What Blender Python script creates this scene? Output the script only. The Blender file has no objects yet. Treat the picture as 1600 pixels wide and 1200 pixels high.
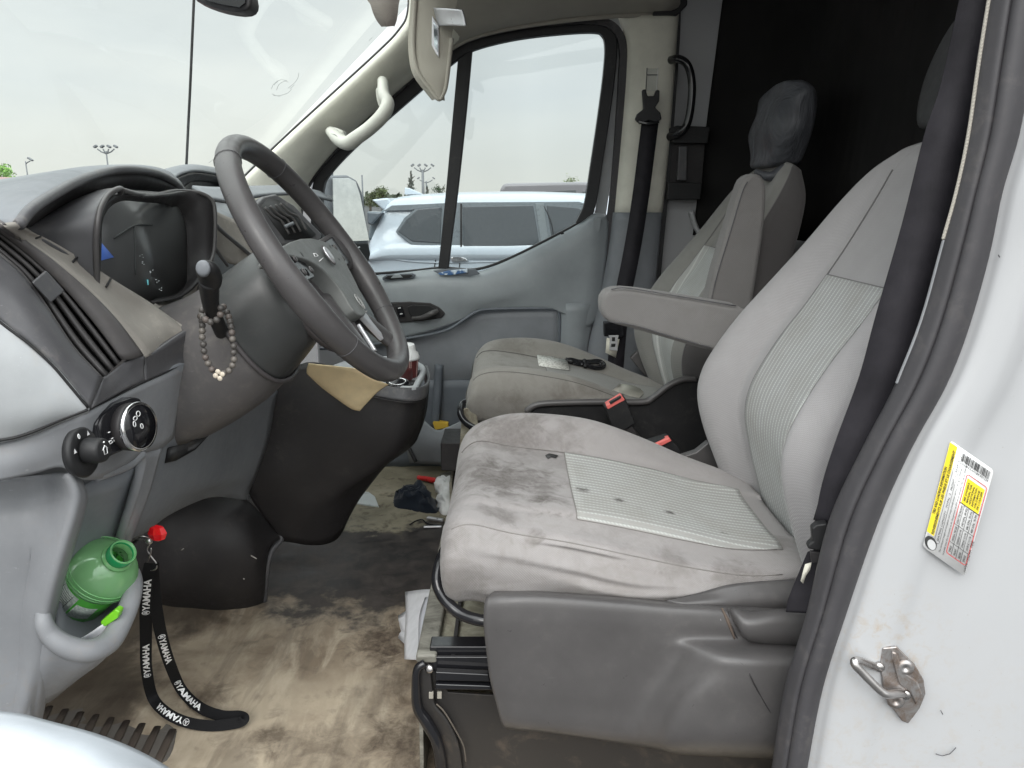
import bpy, bmesh, math, random
from math import radians, sin, cos, tan, pi, sqrt
from mathutils import Vector, Matrix, noise
random.seed(7)
scene = bpy.context.scene
# ------------------------------------------------------------------ camera
PITCH = radians(13.6); CZ = 1.6
cam = bpy.data.cameras.new('camera'); cam.sensor_width = 36; cam.lens = 27; cam.clip_start = 0.02; cam.clip_end = 3000
camo = bpy.data.objects.new('camera', cam); scene.collection.objects.link(camo)
camo.location = (0, 0, CZ); camo.rotation_euler = (pi/2-PITCH, 0, 0)
scene.camera = camo
# ------------------------------------------------------------------ sky
W = bpy.data.worlds.new("World"); scene.world = W; W.use_nodes = True
SUN_EL, SUN_AZ = radians(34), radians(-168)   # azimuth measured from +Y, clockwise
def build_world():
    nt = W.node_tree; N = nt.nodes; L = nt.links; N.clear()
    out = N.new('ShaderNodeOutputWorld'); bg = N.new('ShaderNodeBackground'); L.new(bg.outputs[0], out.inputs[0])
    sky = N.new('ShaderNodeTexSky'); sky.sky_type = 'NISHITA'; sky.sun_disc = False
    sky.sun_elevation = SUN_EL; sky.sun_rotation = SUN_AZ; sky.dust_density = 3
    sc = N.new('ShaderNodeVectorMath'); sc.operation = 'SCALE'; sc.inputs[3].default_value = 1.0
    L.new(sky.outputs[0], sc.inputs[0])
    tc = N.new('ShaderNodeTexCoord')
    mp = N.new('ShaderNodeMapping'); mp.inputs[3].default_value = (1.2, 1.2, 5.0); L.new(tc.outputs[0], mp.inputs[0])
    nz = N.new('ShaderNodeTexNoise'); nz.inputs['Scale'].default_value = 1.6; nz.inputs['Detail'].default_value = 7; nz.inputs['Roughness'].default_value = .55
    L.new(mp.outputs[0], nz.inputs['Vector'])
    cr = N.new('ShaderNodeValToRGB'); cr.color_ramp.elements[0].position = .32; cr.color_ramp.elements[1].position = .68
    cr.color_ramp.elements[0].color = (8.2, 8.6, 8.8, 1); cr.color_ramp.elements[1].color = (9.9, 10.1, 9.95, 1)
    L.new(nz.outputs[0], cr.inputs[0])
    # thin warm light under the cloud deck near the horizon
    sep = N.new('ShaderNodeSeparateXYZ'); L.new(tc.outputs[0], sep.inputs[0])
    mr = N.new('ShaderNodeMapRange'); mr.inputs[1].default_value = 0.0; mr.inputs[2].default_value = .12; mr.inputs[3].default_value = .6; mr.inputs[4].default_value = 0
    L.new(sep.outputs[2], mr.inputs[0])
    mx = N.new('ShaderNodeMix'); mx.data_type = 'RGBA'; L.new(mr.outputs[0], mx.inputs[0]); L.new(cr.outputs[0], mx.inputs[6]); mx.inputs[7].default_value = (10.0, 9.7, 8.6, 1)
    # the deck is brighter round the veiled sun
    vd = N.new('ShaderNodeVectorMath'); vd.operation = 'DOT_PRODUCT'; L.new(tc.outputs[0], vd.inputs[0])
    vd.inputs[1].default_value = (sin(SUN_AZ)*cos(SUN_EL), cos(SUN_AZ)*cos(SUN_EL), sin(SUN_EL))
    m2 = N.new('ShaderNodeMapRange'); m2.inputs[1].default_value = .0; m2.inputs[2].default_value = 1.; m2.inputs[3].default_value = 1; m2.inputs[4].default_value = 1.55
    L.new(vd.outputs['Value'], m2.inputs[0])
    # an overcast deck is brightest overhead
    mz = N.new('ShaderNodeMapRange'); mz.inputs[1].default_value = .22; mz.inputs[2].default_value = .9; mz.inputs[3].default_value = 1; mz.inputs[4].default_value = 3.0
    L.new(sep.outputs[2], mz.inputs[0]); mm = N.new('ShaderNodeMath'); mm.operation = 'MULTIPLY'; L.new(m2.outputs[0], mm.inputs[0]); L.new(mz.outputs[0], mm.inputs[1])
    s2 = N.new('ShaderNodeVectorMath'); s2.operation = 'SCALE'; L.new(mx.outputs[2], s2.inputs[0]); L.new(mm.outputs[0], s2.inputs[3])
    m3 = N.new('ShaderNodeMix'); m3.data_type = 'RGBA'; m3.inputs[0].default_value = .93
    L.new(sc.outputs[0], m3.inputs[6]); L.new(s2.outputs[0], m3.inputs[7])
    L.new(m3.outputs[2], bg.inputs[0]); bg.inputs[1].default_value = 0.112
build_world()
sun = bpy.data.lights.new('sun', 'SUN'); sun.energy = 1.0; sun.angle = radians(25); sun.color = (1, .97, .93)
suno = bpy.data.objects.new('sun', sun); scene.collection.objects.link(suno); suno.location = (0, -5, 8)
sd = Vector((sin(SUN_AZ)*cos(SUN_EL), cos(SUN_AZ)*cos(SUN_EL), sin(SUN_EL)))
suno.rotation_euler = sd.to_track_quat('Z', 'Y').to_euler()
scene.view_settings.view_transform = 'Standard'; scene.view_settings.look = 'None'; scene.view_settings.gamma = 1
scene.view_settings.exposure = 0.1
try:
    scene.cycles.max_bounces = 10; scene.cycles.transparent_max_bounces = 16; scene.cycles.diffuse_bounces = 5
except Exception: pass
# ------------------------------------------------------------------ helpers
def ray(u, v):
    a = (u-800)/1200; b = -(v-600)/1200
    return Vector((a, cos(PITCH)+b*sin(PITCH), -sin(PITCH)+b*cos(PITCH)))
C0 = Vector((0, 0, CZ))
def U(u, v, Y): r = ray(u, v); return C0 + r*(Y/r.y)
def UP(u, v, P, n, off=0.):
    n = Vector(n).normalized(); r = ray(u, v); Q = Vector(P)+n*off; return C0+r*((Q-C0).dot(n)/r.dot(n))
def UX(u, v, X): r = ray(u, v); return C0 + r*(X/r.x)
def UZ(u, v, Z): r = ray(u, v); return C0 + r*((Z-CZ)/r.z)
def T(p): return U(*p) if not isinstance(p, Vector) else p
def thing(name, label, cat, loc, group=None):
    o = bpy.data.objects.new(name, None); o.empty_display_size = .1; scene.collection.objects.link(o)
    o.location = loc; o['label'] = label; o['category'] = cat
    if group: o['group'] = group
    return o
def wloc(o):
    v = Vector((0, 0, 0))
    while o: v += o.location; o = o.parent
    return v
def mesh(name, verts, faces, mat, parent=None, smooth=True, bevel=0, sub=0, solid=0, segs=3, mi=None, label=None, soff=0, origin=True):
    """verts in world space; the object's origin is put at the bottom centre of its shape"""
    verts = [Vector(v) for v in verts]
    me = bpy.data.meshes.new(name)
    c = Vector((0, 0, 0))
    if origin:
        xs = [v.x for v in verts]; ys = [v.y for v in verts]; zs = [v.z for v in verts]
        c = Vector(((min(xs)+max(xs))/2, (min(ys)+max(ys))/2, min(zs)))
    me.from_pydata([v-c for v in verts], [], faces)
    bm = bmesh.new(); bm.from_mesh(me); bmesh.ops.recalc_face_normals(bm, faces=bm.faces); bm.to_mesh(me); bm.free()
    o = bpy.data.objects.new(name, me); scene.collection.objects.link(o)
    mats = mat if isinstance(mat, (list, tuple)) else [mat]
    for m in mats: me.materials.append(m)
    if mi:
        for p, k in zip(me.polygons, mi): p.material_index = k
    for p in me.polygons: p.use_smooth = smooth
    if parent: o.parent = parent; o.location = c - wloc(parent)
    else: o.location = c
    if solid:
        m = o.modifiers.new('solid', 'SOLIDIFY'); m.thickness = solid; m.offset = soff
    if bevel:
        m = o.modifiers.new('bevel', 'BEVEL'); m.width = bevel; m.segments = segs; m.limit_method = 'ANGLE'; m.angle_limit = radians(35)
        if smooth:
            try: m.harden_normals = True
            except Exception: pass
    if sub:
        m = o.modifiers.new('sub', 'SUBSURF'); m.levels = sub; m.render_levels = sub
    if label: o['label'] = label
    return o
def tag(o, label=None, cat=None, group=None, kind=None):
    if label: o['label'] = label
    if cat: o['category'] = cat
    if group: o['group'] = group
    if kind: o['kind'] = kind
    return o
def cat1(p, n, closed=False):
    p = [Vector(q) for q in p]; m = len(p)
    if m < 3 and not closed:
        return [p[0].lerp(p[-1], i/n) for i in range(n+1)]
    out = []; segs = m if closed else m-1
    for i in range(segs):
        if closed: a, b, c, d = p[(i-1) % m], p[i], p[(i+1) % m], p[(i+2) % m]
        else:
            b, c = p[i], p[i+1]; a = p[i-1] if i > 0 else b*2-c; d = p[i+2] if i+2 < m else c*2-b
        for k in range(n):
            t = k/n
            out.append(.5*((2*b)+(c-a)*t+(2*a-5*b+4*c-d)*t*t+(3*b-a-3*c+d)*t**3))
    if not closed: out.append(p[-1])
    return out
def grid_interp(rows, n1, n2, closed=False):
    R = [cat1([T(p) for p in r], n2, closed) for r in rows]
    cols = list(zip(*R))
    C = [cat1(list(c), n1) for c in cols]
    return [list(r) for r in zip(*C)]
def gridfaces(nr, nc, closed=False, base=0):
    f = []
    for i in range(nr-1):
        for j in range(nc if closed else nc-1):
            a = base+i*nc+j; b = base+i*nc+(j+1) % nc
            f.append((a, b, b+nc, a+nc))
    return f
def patch(name, rows, mat, parent=None, n=(5, 5), solid=.004, **k):
    G = grid_interp(rows, n[0], n[1]); nr, nc = len(G), len(G[0])
    return mesh(name, [v for r in G for v in r], gridfaces(nr, nc), mat, parent, solid=solid, **k)
def loft(name, secs, mat, parent=None, n=(4, 3), caps=True, interp=True, **k):
    """secs: rings of points (closed)"""
    G = grid_interp(secs, n[0], n[1], True) if interp else [[T(p) for p in s] for s in secs]
    nr, nc = len(G), len(G[0]); vs = [v for r in G for v in r]; f = gridfaces(nr, nc, True)
    if caps:
        for r, rev in ((0, 1), (nr-1, 0)):
            c = sum((v for v in G[r]), Vector())/nc; ci = len(vs); vs.append(c)
            for j in range(nc):
                a = r*nc+j; b = r*nc+(j+1) % nc
                f.append((ci, b, a) if rev else (ci, a, b))
    return mesh(name, vs, f, mat, parent, **k)
def slab(name, pts, mat, parent=None, Y=None, thick=.02, dirv=(0, 1, 0), bevel=.003, smooth=True, rnd=0, **k):
    """polygon given in pixels at depth Y, extruded by real thickness"""
    P = [T((p[0], p[1], p[2] if len(p) > 2 else Y)) if not isinstance(p, Vector) else p for p in pts]
    for _ in range(rnd):
        q = []
        for i in range(len(P)):
            a, b = P[i], P[(i+1) % len(P)]; q += [a.lerp(b, .25), a.lerp(b, .75)]
        P = q
    d = Vector(dirv)*thick; n = len(P); vs = P+[p+d for p in P]
    f = [tuple(range(n)), tuple(range(2*n-1, n-1, -1))]+[(i, (i+1) % n, (i+1) % n+n, i+n) for i in range(n)]
    return mesh(name, vs, f, mat, parent, bevel=bevel, smooth=smooth, **k)
def frames(path, closed=False, upv=None):
    m = len(path); ts = []
    for i in range(m):
        a = path[(i-1) % m] if closed or i > 0 else path[i]; b = path[(i+1) % m] if closed or i < m-1 else path[i]
        ts.append((b-a).normalized())
    N = []; up = Vector(upv) if upv else (Vector((0, 1, 0)) if abs(ts[0].y) < .9 else Vector((1, 0, 0)))
    nrm = (up-ts[0]*up.dot(ts[0])).normalized()
    for t in ts:
        if upv: nrm = (up-t*up.dot(t)).normalized()
        else: nrm = (nrm-t*nrm.dot(t)).normalized()
        N.append((nrm, t.cross(nrm)))
    return ts, N
def tubev(path, r, sides=10, closed=False, upv=None, flat=1.0, vs=None, f=None):
    """append a swept tube; r may be a list; flat scales the second axis"""
    vs = [] if vs is None else vs; f = [] if f is None else f; base = len(vs)
    ts, N = frames(path, closed, upv); m = len(path)
    for i, p in enumerate(path):
        rr = r[i] if isinstance(r, (list, tuple)) else r
        a, b = N[i]
        for j in range(sides):
            an = 2*pi*j/sides; vs.append(p+a*(cos(an)*rr)+b*(sin(an)*rr*flat))
    for i in range(m if closed else m-1):
        for j in range(sides):
            i2 = (i+1) % m; j2 = (j+1) % sides
            f.append((base+i*sides+j, base+i*sides+j2, base+i2*sides+j2, base+i2*sides+j))
    if not closed:
        f.append(tuple(base+j for j in range(sides))[::-1]); f.append(tuple(base+(m-1)*sides+j for j in range(sides)))
    return vs, f
def tube(name, pts, r, mat, parent=None, n=6, sides=10, closed=False, interp=True, upv=None, flat=1., **k):
    P = [T(p) for p in pts]
    if interp:
        if isinstance(r, (list, tuple)):
            R = cat1([Vector((q, 0, 0)) for q in r], n, closed); r = [max(q.x, 1e-4) for q in R]
        P = cat1(P, n, closed)
    vs, f = tubev(P, r, sides, closed, upv, flat)
    return mesh(name, vs, f, mat, parent, **k)
def band(name, pts, w, depth, mat, parent=None, closed=False, n=5, Y=None, bevel=.002, interp=True, face=(0, 1, 0), **k):
    """rectangular section swept along a path; w lies across the path as seen along `face`, depth goes along face"""
    P = [T((p[0], p[1], p[2] if len(p) > 2 else Y)) if not isinstance(p, Vector) else p for p in pts]
    if isinstance(w, (list, tuple)):
        Wd = [q.x for q in cat1([Vector((q, 0, 0)) for q in w], n, closed)] if interp else list(w)
    if interp: P = cat1(P, n, closed)
    if not isinstance(w, (list, tuple)): Wd = [w]*len(P)
    F = Vector(face).normalized(); vs = []; m = len(P)
    for i, p in enumerate(P):
        a = P[(i-1) % m] if closed or i > 0 else p; b = P[(i+1) % m] if closed or i < m-1 else p
        t = (b-a).normalized(); s = t.cross(F).normalized()*(Wd[i]/2)
        vs += [p-s, p+s, p+s+F*depth, p-s+F*depth]
    f = []
    for i in range(m if closed else m-1):
        i2 = (i+1) % m
        for j in range(4): f.append((i*4+j, i*4+(j+1) % 4, i2*4+(j+1) % 4, i2*4+j))
    if not closed: f += [(0, 1, 2, 3), tuple((m-1)*4+j for j in (3, 2, 1, 0))]
    return mesh(name, vs, f, mat, parent, bevel=bevel, **k)
def boxv(c, s, R=None, vs=None, f=None):
    vs = [] if vs is None else vs; f = [] if f is None else f; b = len(vs); c = Vector(c)
    for dz in (-1, 1):
        for dx, dy in ((-1, -1), (1, -1), (1, 1), (-1, 1)):
            q = Vector((dx*s[0]/2, dy*s[1]/2, dz*s[2]/2))
            vs.append(c+(R @ q if R else q))
    for q in ((3, 2, 1, 0), (4, 5, 6, 7), (0, 1, 5, 4), (1, 2, 6, 5), (2, 3, 7, 6), (3, 0, 4, 7)): f.append(tuple(b+i for i in q))
    return vs, f
def box(name, c, s, mat, parent=None, R=None, bevel=.003, **k):
    vs, f = boxv(c, s, R); return mesh(name, vs, f, mat, parent, bevel=bevel, **k)
def frame3(axis, hint=(0, 0, 1)):
    z = Vector(axis).normalized(); h = Vector(hint)
    if abs(z.dot(h)) > .98: h = Vector((1, 0, 0))
    x = h.cross(z).normalized(); y = z.cross(x)
    return Matrix((x, y, z)).transposed()
def lathev(prof, o, axis, sides=24, sx=1, sy=1, hint=(0, 0, 1), vs=None, f=None, caps=True):
    vs = [] if vs is None else vs; f = [] if f is None else f; b = len(vs); R = frame3(axis, hint); o = Vector(o)
    for r, h in prof:
        for j in range(sides):
            a = 2*pi*j/sides; vs.append(o+R @ Vector((cos(a)*r*sx, sin(a)*r*sy, h)))
    for i in range(len(prof)-1):
        for j in range(sides):
            j2 = (j+1) % sides; f.append((b+i*sides+j, b+i*sides+j2, b+(i+1)*sides+j2, b+(i+1)*sides+j))
    if caps:
        f.append(tuple(b+j for j in range(sides))[::-1]); f.append(tuple(b+(len(prof)-1)*sides+j for j in range(sides)))
    return vs, f
def lathe(name, prof, o, axis, mat, parent=None, sides=24, sx=1, sy=1, hint=(0, 0, 1), caps=True, **k):
    vs, f = lathev(prof, o, axis, sides, sx, sy, hint, caps=caps); return mesh(name, vs, f, mat, parent, **k)
def textvf(body, size=1., align='LEFT', off=.0, extrude=0.):
    cu = bpy.data.curves.new('t', 'FONT'); cu.body = body; cu.size = size; cu.align_x = align; cu.offset = off; cu.extrude = extrude; cu.resolution_u = 3
    ob = bpy.data.objects.new('t', cu); scene.collection.objects.link(ob)
    dg = bpy.context.evaluated_depsgraph_get(); dg.update()
    me = bpy.data.meshes.new_from_object(ob.evaluated_get(dg))
    vs = [v.co.copy() for v in me.vertices]; f = [tuple(p.vertices) for p in me.polygons]
    bpy.data.objects.remove(ob); bpy.data.curves.remove(cu); bpy.data.meshes.remove(me)
    return vs, f
def sphv(c, r, vs, f, seg=8, rings=6, sc=(1, 1, 1)):
    b = len(vs); c = Vector(c)
    for i in range(rings+1):
        th = pi*i/rings
        for j in range(seg):
            a = 2*pi*j/seg; vs.append(c+Vector((sin(th)*cos(a)*r*sc[0], sin(th)*sin(a)*r*sc[1], cos(th)*r*sc[2])))
    for i in range(rings):
        for j in range(seg): f.append((b+i*seg+j, b+i*seg+(j+1) % seg, b+(i+1)*seg+(j+1) % seg, b+(i+1)*seg+j))
    return vs, f
# ------------------------------------------------------------------ materials
class NT:
    def __init__(s, name):
        s.m = bpy.data.materials.new(name); s.m.use_nodes = True; s.nt = s.m.node_tree; s.N = s.nt.nodes; s.L = s.nt.links
        s.b = s.N['Principled BSDF']; s.out = s.N['Material Output']
        s.pos = s.N.new('ShaderNodeNewGeometry').outputs['Position']
    def lnk(s, v, inp):
        if isinstance(v, bpy.types.NodeSocket): s.L.new(v, inp)
        else: inp.default_value = v
    def noise(s, scale, detail=4, rough=.55, vec=None, dist=0, stretch=None):
        v = vec or s.pos
        if stretch:
            mp = s.N.new('ShaderNodeMapping'); mp.inputs[3].default_value = stretch; s.L.new(v, mp.inputs[0]); v = mp.outputs[0]
        n = s.N.new('ShaderNodeTexNoise'); n.inputs['Scale'].default_value = scale; n.inputs['Detail'].default_value = detail
        n.inputs['Roughness'].default_value = rough; n.inputs['Distortion'].default_value = dist; s.L.new(v, n.inputs['Vector']); return n.outputs[0]
    def mr(s, v, a, b, c=0, d=1, smooth=False):
        n = s.N.new('ShaderNodeMapRange')
        if smooth: n.interpolation_type = 'SMOOTHSTEP'
        s.lnk(v, n.inputs[0])
        for i, q in enumerate((a, b, c, d)): n.inputs[i+1].default_value = q
        return n.outputs[0]
    def math(s, op, a, b=0.5, c=None):
        n = s.N.new('ShaderNodeMath'); n.operation = op; s.lnk(a, n.inputs[0]); s.lnk(b, n.inputs[1])
        if c is not None: s.lnk(c, n.inputs[2])
        return n.outputs[0]
    def mix(s, fac, a, b):
        n = s.N.new('ShaderNodeMix'); n.data_type = 'RGBA'; s.lnk(fac, n.inputs[0])
        for v, i in ((a, 6), (b, 7)):
            if isinstance(v, (tuple, list)): n.inputs[i].default_value = (*v[:3], 1)
            else: s.L.new(v, n.inputs[i])
        return n.outputs[2]
    def sep(s, v=None):
        n = s.N.new('ShaderNodeSeparateXYZ'); s.L.new(v or s.pos, n.inputs[0]); return n.outputs
    def uv(s):
        return s.N.new('ShaderNodeTexCoord').outputs['UV']
    def dist(s, p, sc=(1, 1, 1)):
        a = s.N.new('ShaderNodeVectorMath'); a.operation = 'SUBTRACT'; s.L.new(s.pos, a.inputs[0]); a.inputs[1].default_value = p
        b = s.N.new('ShaderNodeVectorMath'); b.operation = 'MULTIPLY'; s.L.new(a.outputs[0], b.inputs[0]); b.inputs[1].default_value = sc
        c = s.N.new('ShaderNodeVectorMath'); c.operation = 'LENGTH'; s.L.new(b.outputs[0], c.inputs[0]); return c.outputs['Value']
    def bump(s, h, strength=.3, dist=.001, prev=None):
        n = s.N.new('ShaderNodeBump'); n.inputs['Strength'].default_value = strength; n.inputs['Distance'].default_value = dist; s.L.new(h, n.inputs['Height'])
        if prev: s.L.new(prev, n.inputs['Normal'])
        return n.outputs[0]
    def done(s, col=None, rough=None, nrm=None, metal=None, spec=None, **k):
        if col is not None:
            if isinstance(col, (tuple, list)): s.b.inputs['Base Color'].default_value = (*col[:3], 1)
            else: s.L.new(col, s.b.inputs['Base Color'])
        if rough is not None: s.lnk(rough, s.b.inputs['Roughness'])
        if nrm is not None: s.L.new(nrm, s.b.inputs['Normal'])
        if metal is not None: s.lnk(metal, s.b.inputs['Metallic'])
        if spec is not None: s.lnk(spec, s.b.inputs['Specular IOR Level'])
        for q, v in k.items(): s.lnk(v, s.b.inputs[q.replace('_', ' ')])
        return s.m
def stainmask(m, stains, nscale=28, det=6):
    """stains: (centre, radius, amount); organic blotches on a surface"""
    n = m.noise(nscale, det, .65, dist=.6); tot = None
    for c, r, amt in stains:
        d = m.dist(c); e = m.math('ADD', m.math('DIVIDE', d, r), m.mr(n, .3, .7, -.55, .55))
        k = m.mr(e, .15, 1.15, amt, 0, True)
        tot = k if tot is None else m.math('MAXIMUM', tot, k)
    return m.math('MULTIPLY', tot, m.mr(m.noise(nscale*4, 4, .7), .3, .62, .68, 1.1))
def plastic(name, col, rough=.5, grain=.25, dust=.15, dustcol=(.42, .38, .33), gscale=1400, spec=.4, var=.12):
    m = NT(name)
    n = m.noise(9, 6, .6); n2 = m.noise(60, 5, .7, dist=.4)
    c = m.mix(m.mr(n, .3, .7), tuple(x*(1-var) for x in col), tuple(x*(1+var) for x in col))
    c = m.mix(m.math('MULTIPLY', m.mr(n2, .5, .8), m.mr(n, .42, .7, 0, dust)), c, dustcol)
    sc = m.mr(m.noise(160, 3, .8, stretch=(.15, 1, 1)), .68, .76, 0, .5*dust)
    c = m.mix(sc, c, tuple(min(1, x*2+.15) for x in col))
    g = m.noise(gscale, 2, .5)
    r = m.mr(n2, .3, .75, rough-.07, rough+.12)
    return m.done(c, r, m.bump(g, grain, .0004), spec=spec)
def fabric(name, col, stains=(), stcol=(.06, .05, .045), weave=900, rough=.95, stamt=.8, grime=.25, wr=None):
    m = NT(name)
    n = m.noise(6, 6, .6); n3 = m.noise(35, 6, .7, dist=.5)
    c = m.mix(m.mr(n, .3, .7), tuple(x*.9 for x in col), tuple(x*1.08 for x in col))
    c = m.mix(m.math('MULTIPLY', m.mr(n3, .45, .75), m.mr(n, .35, .75, 0, grime)), c, tuple(x*y for x, y in zip(col, (.5, .45, .38))))
    if stains:
        k = m.math('MULTIPLY', stainmask(m, stains), stamt); c = m.mix(k, c, stcol)
    wv = m.noise(weave, 1, .4)
    # fine knit
    s = m.sep(); a = m.math('SINE', m.math('MULTIPLY', s[0], 1700.)); b = m.math('SINE', m.math('MULTIPLY', m.math('ADD', s[1], s[2]), 1700.))
    h = m.math('ADD', m.math('MULTIPLY', a, b), wv)
    c = m.mix(m.mr(h, -.6, 1.6, .0, .45), c, tuple(x*.62 for x in col))
    nb = m.bump(h, .35, .0006)
    if wr:
        w = m.noise(wr[0], 3, .5, dist=.8, stretch=wr[1]); nb = m.bump(w, wr[2], .012, nb)
    return m.done(c, rough, nb, spec=.2, Sheen_Weight=.15)
def simple(name, col, rough=.5, metal=0, **k):
    m = NT(name); n = m.noise(40, 4, .6)
    c = m.mix(m.mr(n, .3, .7), tuple(x*.92 for x in col), tuple(min(1, x*1.06) for x in col))
    return m.done(c, m.mr(n, .3, .7, max(.02, rough-.05), rough+.06), metal=metal, **k)
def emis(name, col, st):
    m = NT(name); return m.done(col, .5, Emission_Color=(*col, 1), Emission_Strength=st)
def glass(name, tint=(.8, .83, .81), refl=1.0, smear=.03):
    m = NT(name); N, L = m.N, m.L; N.remove(m.b)
    tr = N.new('ShaderNodeBsdfTransparent'); gl = N.new('ShaderNodeBsdfGlossy'); gl.inputs['Roughness'].default_value = .02
    n = m.noise(3, 3, .5, dist=.6, stretch=(1, 1, .3)); col = m.mix(m.mr(n, .35, .75), tint, tuple(x*(1-smear) for x in tint)); L.new(col, tr.inputs[0])
    ge = N.new('ShaderNodeNewGeometry'); dt = N.new('ShaderNodeVectorMath'); dt.operation = 'DOT_PRODUCT'; L.new(ge.outputs['Normal'], dt.inputs[0]); L.new(ge.outputs['Incoming'], dt.inputs[1])
    k = m.math('POWER', m.math('SUBTRACT', 1., m.math('ABSOLUTE', dt.outputs['Value'])), 5.)
    mx = N.new('ShaderNodeMixShader'); L.new(m.math('MULTIPLY_ADD', k, .55*refl, .035*refl), mx.inputs[0]); L.new(tr.outputs[0], mx.inputs[1]); L.new(gl.outputs[0], mx.inputs[2])
    L.new(mx.outputs[0], m.out.inputs[0]); return m.m
M = {}
M['dash'] = plastic('dash_dark', (.085, .084, .089), .36, .3, .5)
M['dashtop'] = plastic('dash_top', (.17, .18, .195), .55, .3, .3)
M['dashmid'] = plastic('dash_brown', (.10, .094, .094), .48, .3, .3)
M['ledge'] = plastic('dash_dusty', (.27, .25, .225), .7, .35, 1.3, (.46, .42, .36))
M['grey'] = plastic('trim_grey', (.245, .252, .266), .46, .3, .6, (.30, .25, .20))
M['greylight'] = plastic('trim_light', (.37, .385, .395), .5, .3, .6, (.42, .37, .30))
M['greyblue'] = plastic('trim_greyblue', (.205, .218, .236), .46, .25, .2)
M['door'] = plastic('door_grey', (.26, .283, .298), .42, .25, .15)
M['doordark'] = plastic('door_dark_grey', (.12, .135, .155), .55, .25, .15)
M['black'] = plastic('black_plastic', (.018, .018, .019), .45, .3, .1, spec=.3)
M['blackm'] = plastic('black_matte', (.027, .025, .026), .5, .35, .3, (.16, .14, .12), spec=.35)
M['gloss'] = simple('gloss_black', (.012, .012, .014), .12)
M['char'] = plastic('charcoal_plastic', (.078, .074, .074), .34, .35, .08, gscale=900)
M['beige'] = plastic('beige_trim', (.68, .665, .585), .65, .3, .12)
M['handle'] = plastic('handle_beige', (.55, .55, .50), .5, .15, .05)
M['liner'] = fabric('headliner', (.40, .375, .33), grime=.15)
M['visor'] = fabric('visor_vinyl', (.42, .395, .34), grime=.2)
M['visordk'] = fabric('visor_brown', (.25, .225, .20), grime=.2)
M['wheel'] = plastic('wheel_leather', (.070, .066, .067), .33, .3, .1, gscale=700)
M['hub'] = plastic('wheel_pad', (.15, .155, .15), .42, .3, .12)
M['hubdk'] = plastic('wheel_pad_dark', (.075, .068, .07), .45, .3, .12)
M['rubber'] = plastic('rubber_seal', (.050, .048, .052), .5, .2, .2, spec=.35)
M['rubberb'] = plastic('rubber_black', (.018, .018, .02), .5, .2, .1)
M['chrome'] = simple('chrome', (.75, .75, .76), .15, 1)
M['steel'] = simple('steel', (.55, .53, .52), .28, 1)
M['silver'] = simple('silver_paint', (.62, .62, .64), .32, .6)
M['white'] = simple('white_plastic', (.8, .8, .79), .4)
M['mark'] = simple('white_print', (.82, .82, .82), .5)
M['paper'] = simple('paper', (.78, .79, .82), .8)
M['red'] = simple('red_plastic', (.62, .03, .03), .3)
M['redbk'] = simple('red_button', (.75, .16, .14), .4)
M['manila'] = simple('manila_paper', (.80, .64, .39), .8)
M['print'] = simple('black_print', (.03, .03, .03), .6)
M['belt'] = None
def beltmat():
    m = NT('belt_webbing'); s = m.sep(); n = m.noise(1200, 2, .5); w = m.noise(20, 4, .6)
    c = m.mix(m.mr(w, .3, .7), (.016, .015, .018), (.03, .028, .033))
    return m.done(c, .6, m.bump(n, .5, .0006), spec=.15)
M['belt'] = beltmat()
def vanpaint():
    m = NT('van_white_paint'); n = m.noise(5, 5, .6); n2 = m.noise(70, 6, .75, dist=.5)
    c = m.mix(m.mr(n, .35, .75, 0, .5), (.42, .425, .435), (.37, .375, .385))
    d = m.dist(UJ(1385, 1010)); halo = m.mr(d, .02, .10, .8, 0, True)
    low = m.mr(m.sep()[2], .9, 1.15, .55, 0)
    k = m.math('MULTIPLY', m.mr(n2, .5, .72), m.math('MAXIMUM', halo, low)); c = m.mix(k, c, (.38, .31, .24))
    sp = m.math('MULTIPLY', m.mr(m.noise(240, 2, .9), .74, .77), .6); c = m.mix(sp, c, (.25, .2, .17))
    return m.done(c, .3, spec=.5, Coat_Weight=.3)
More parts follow.
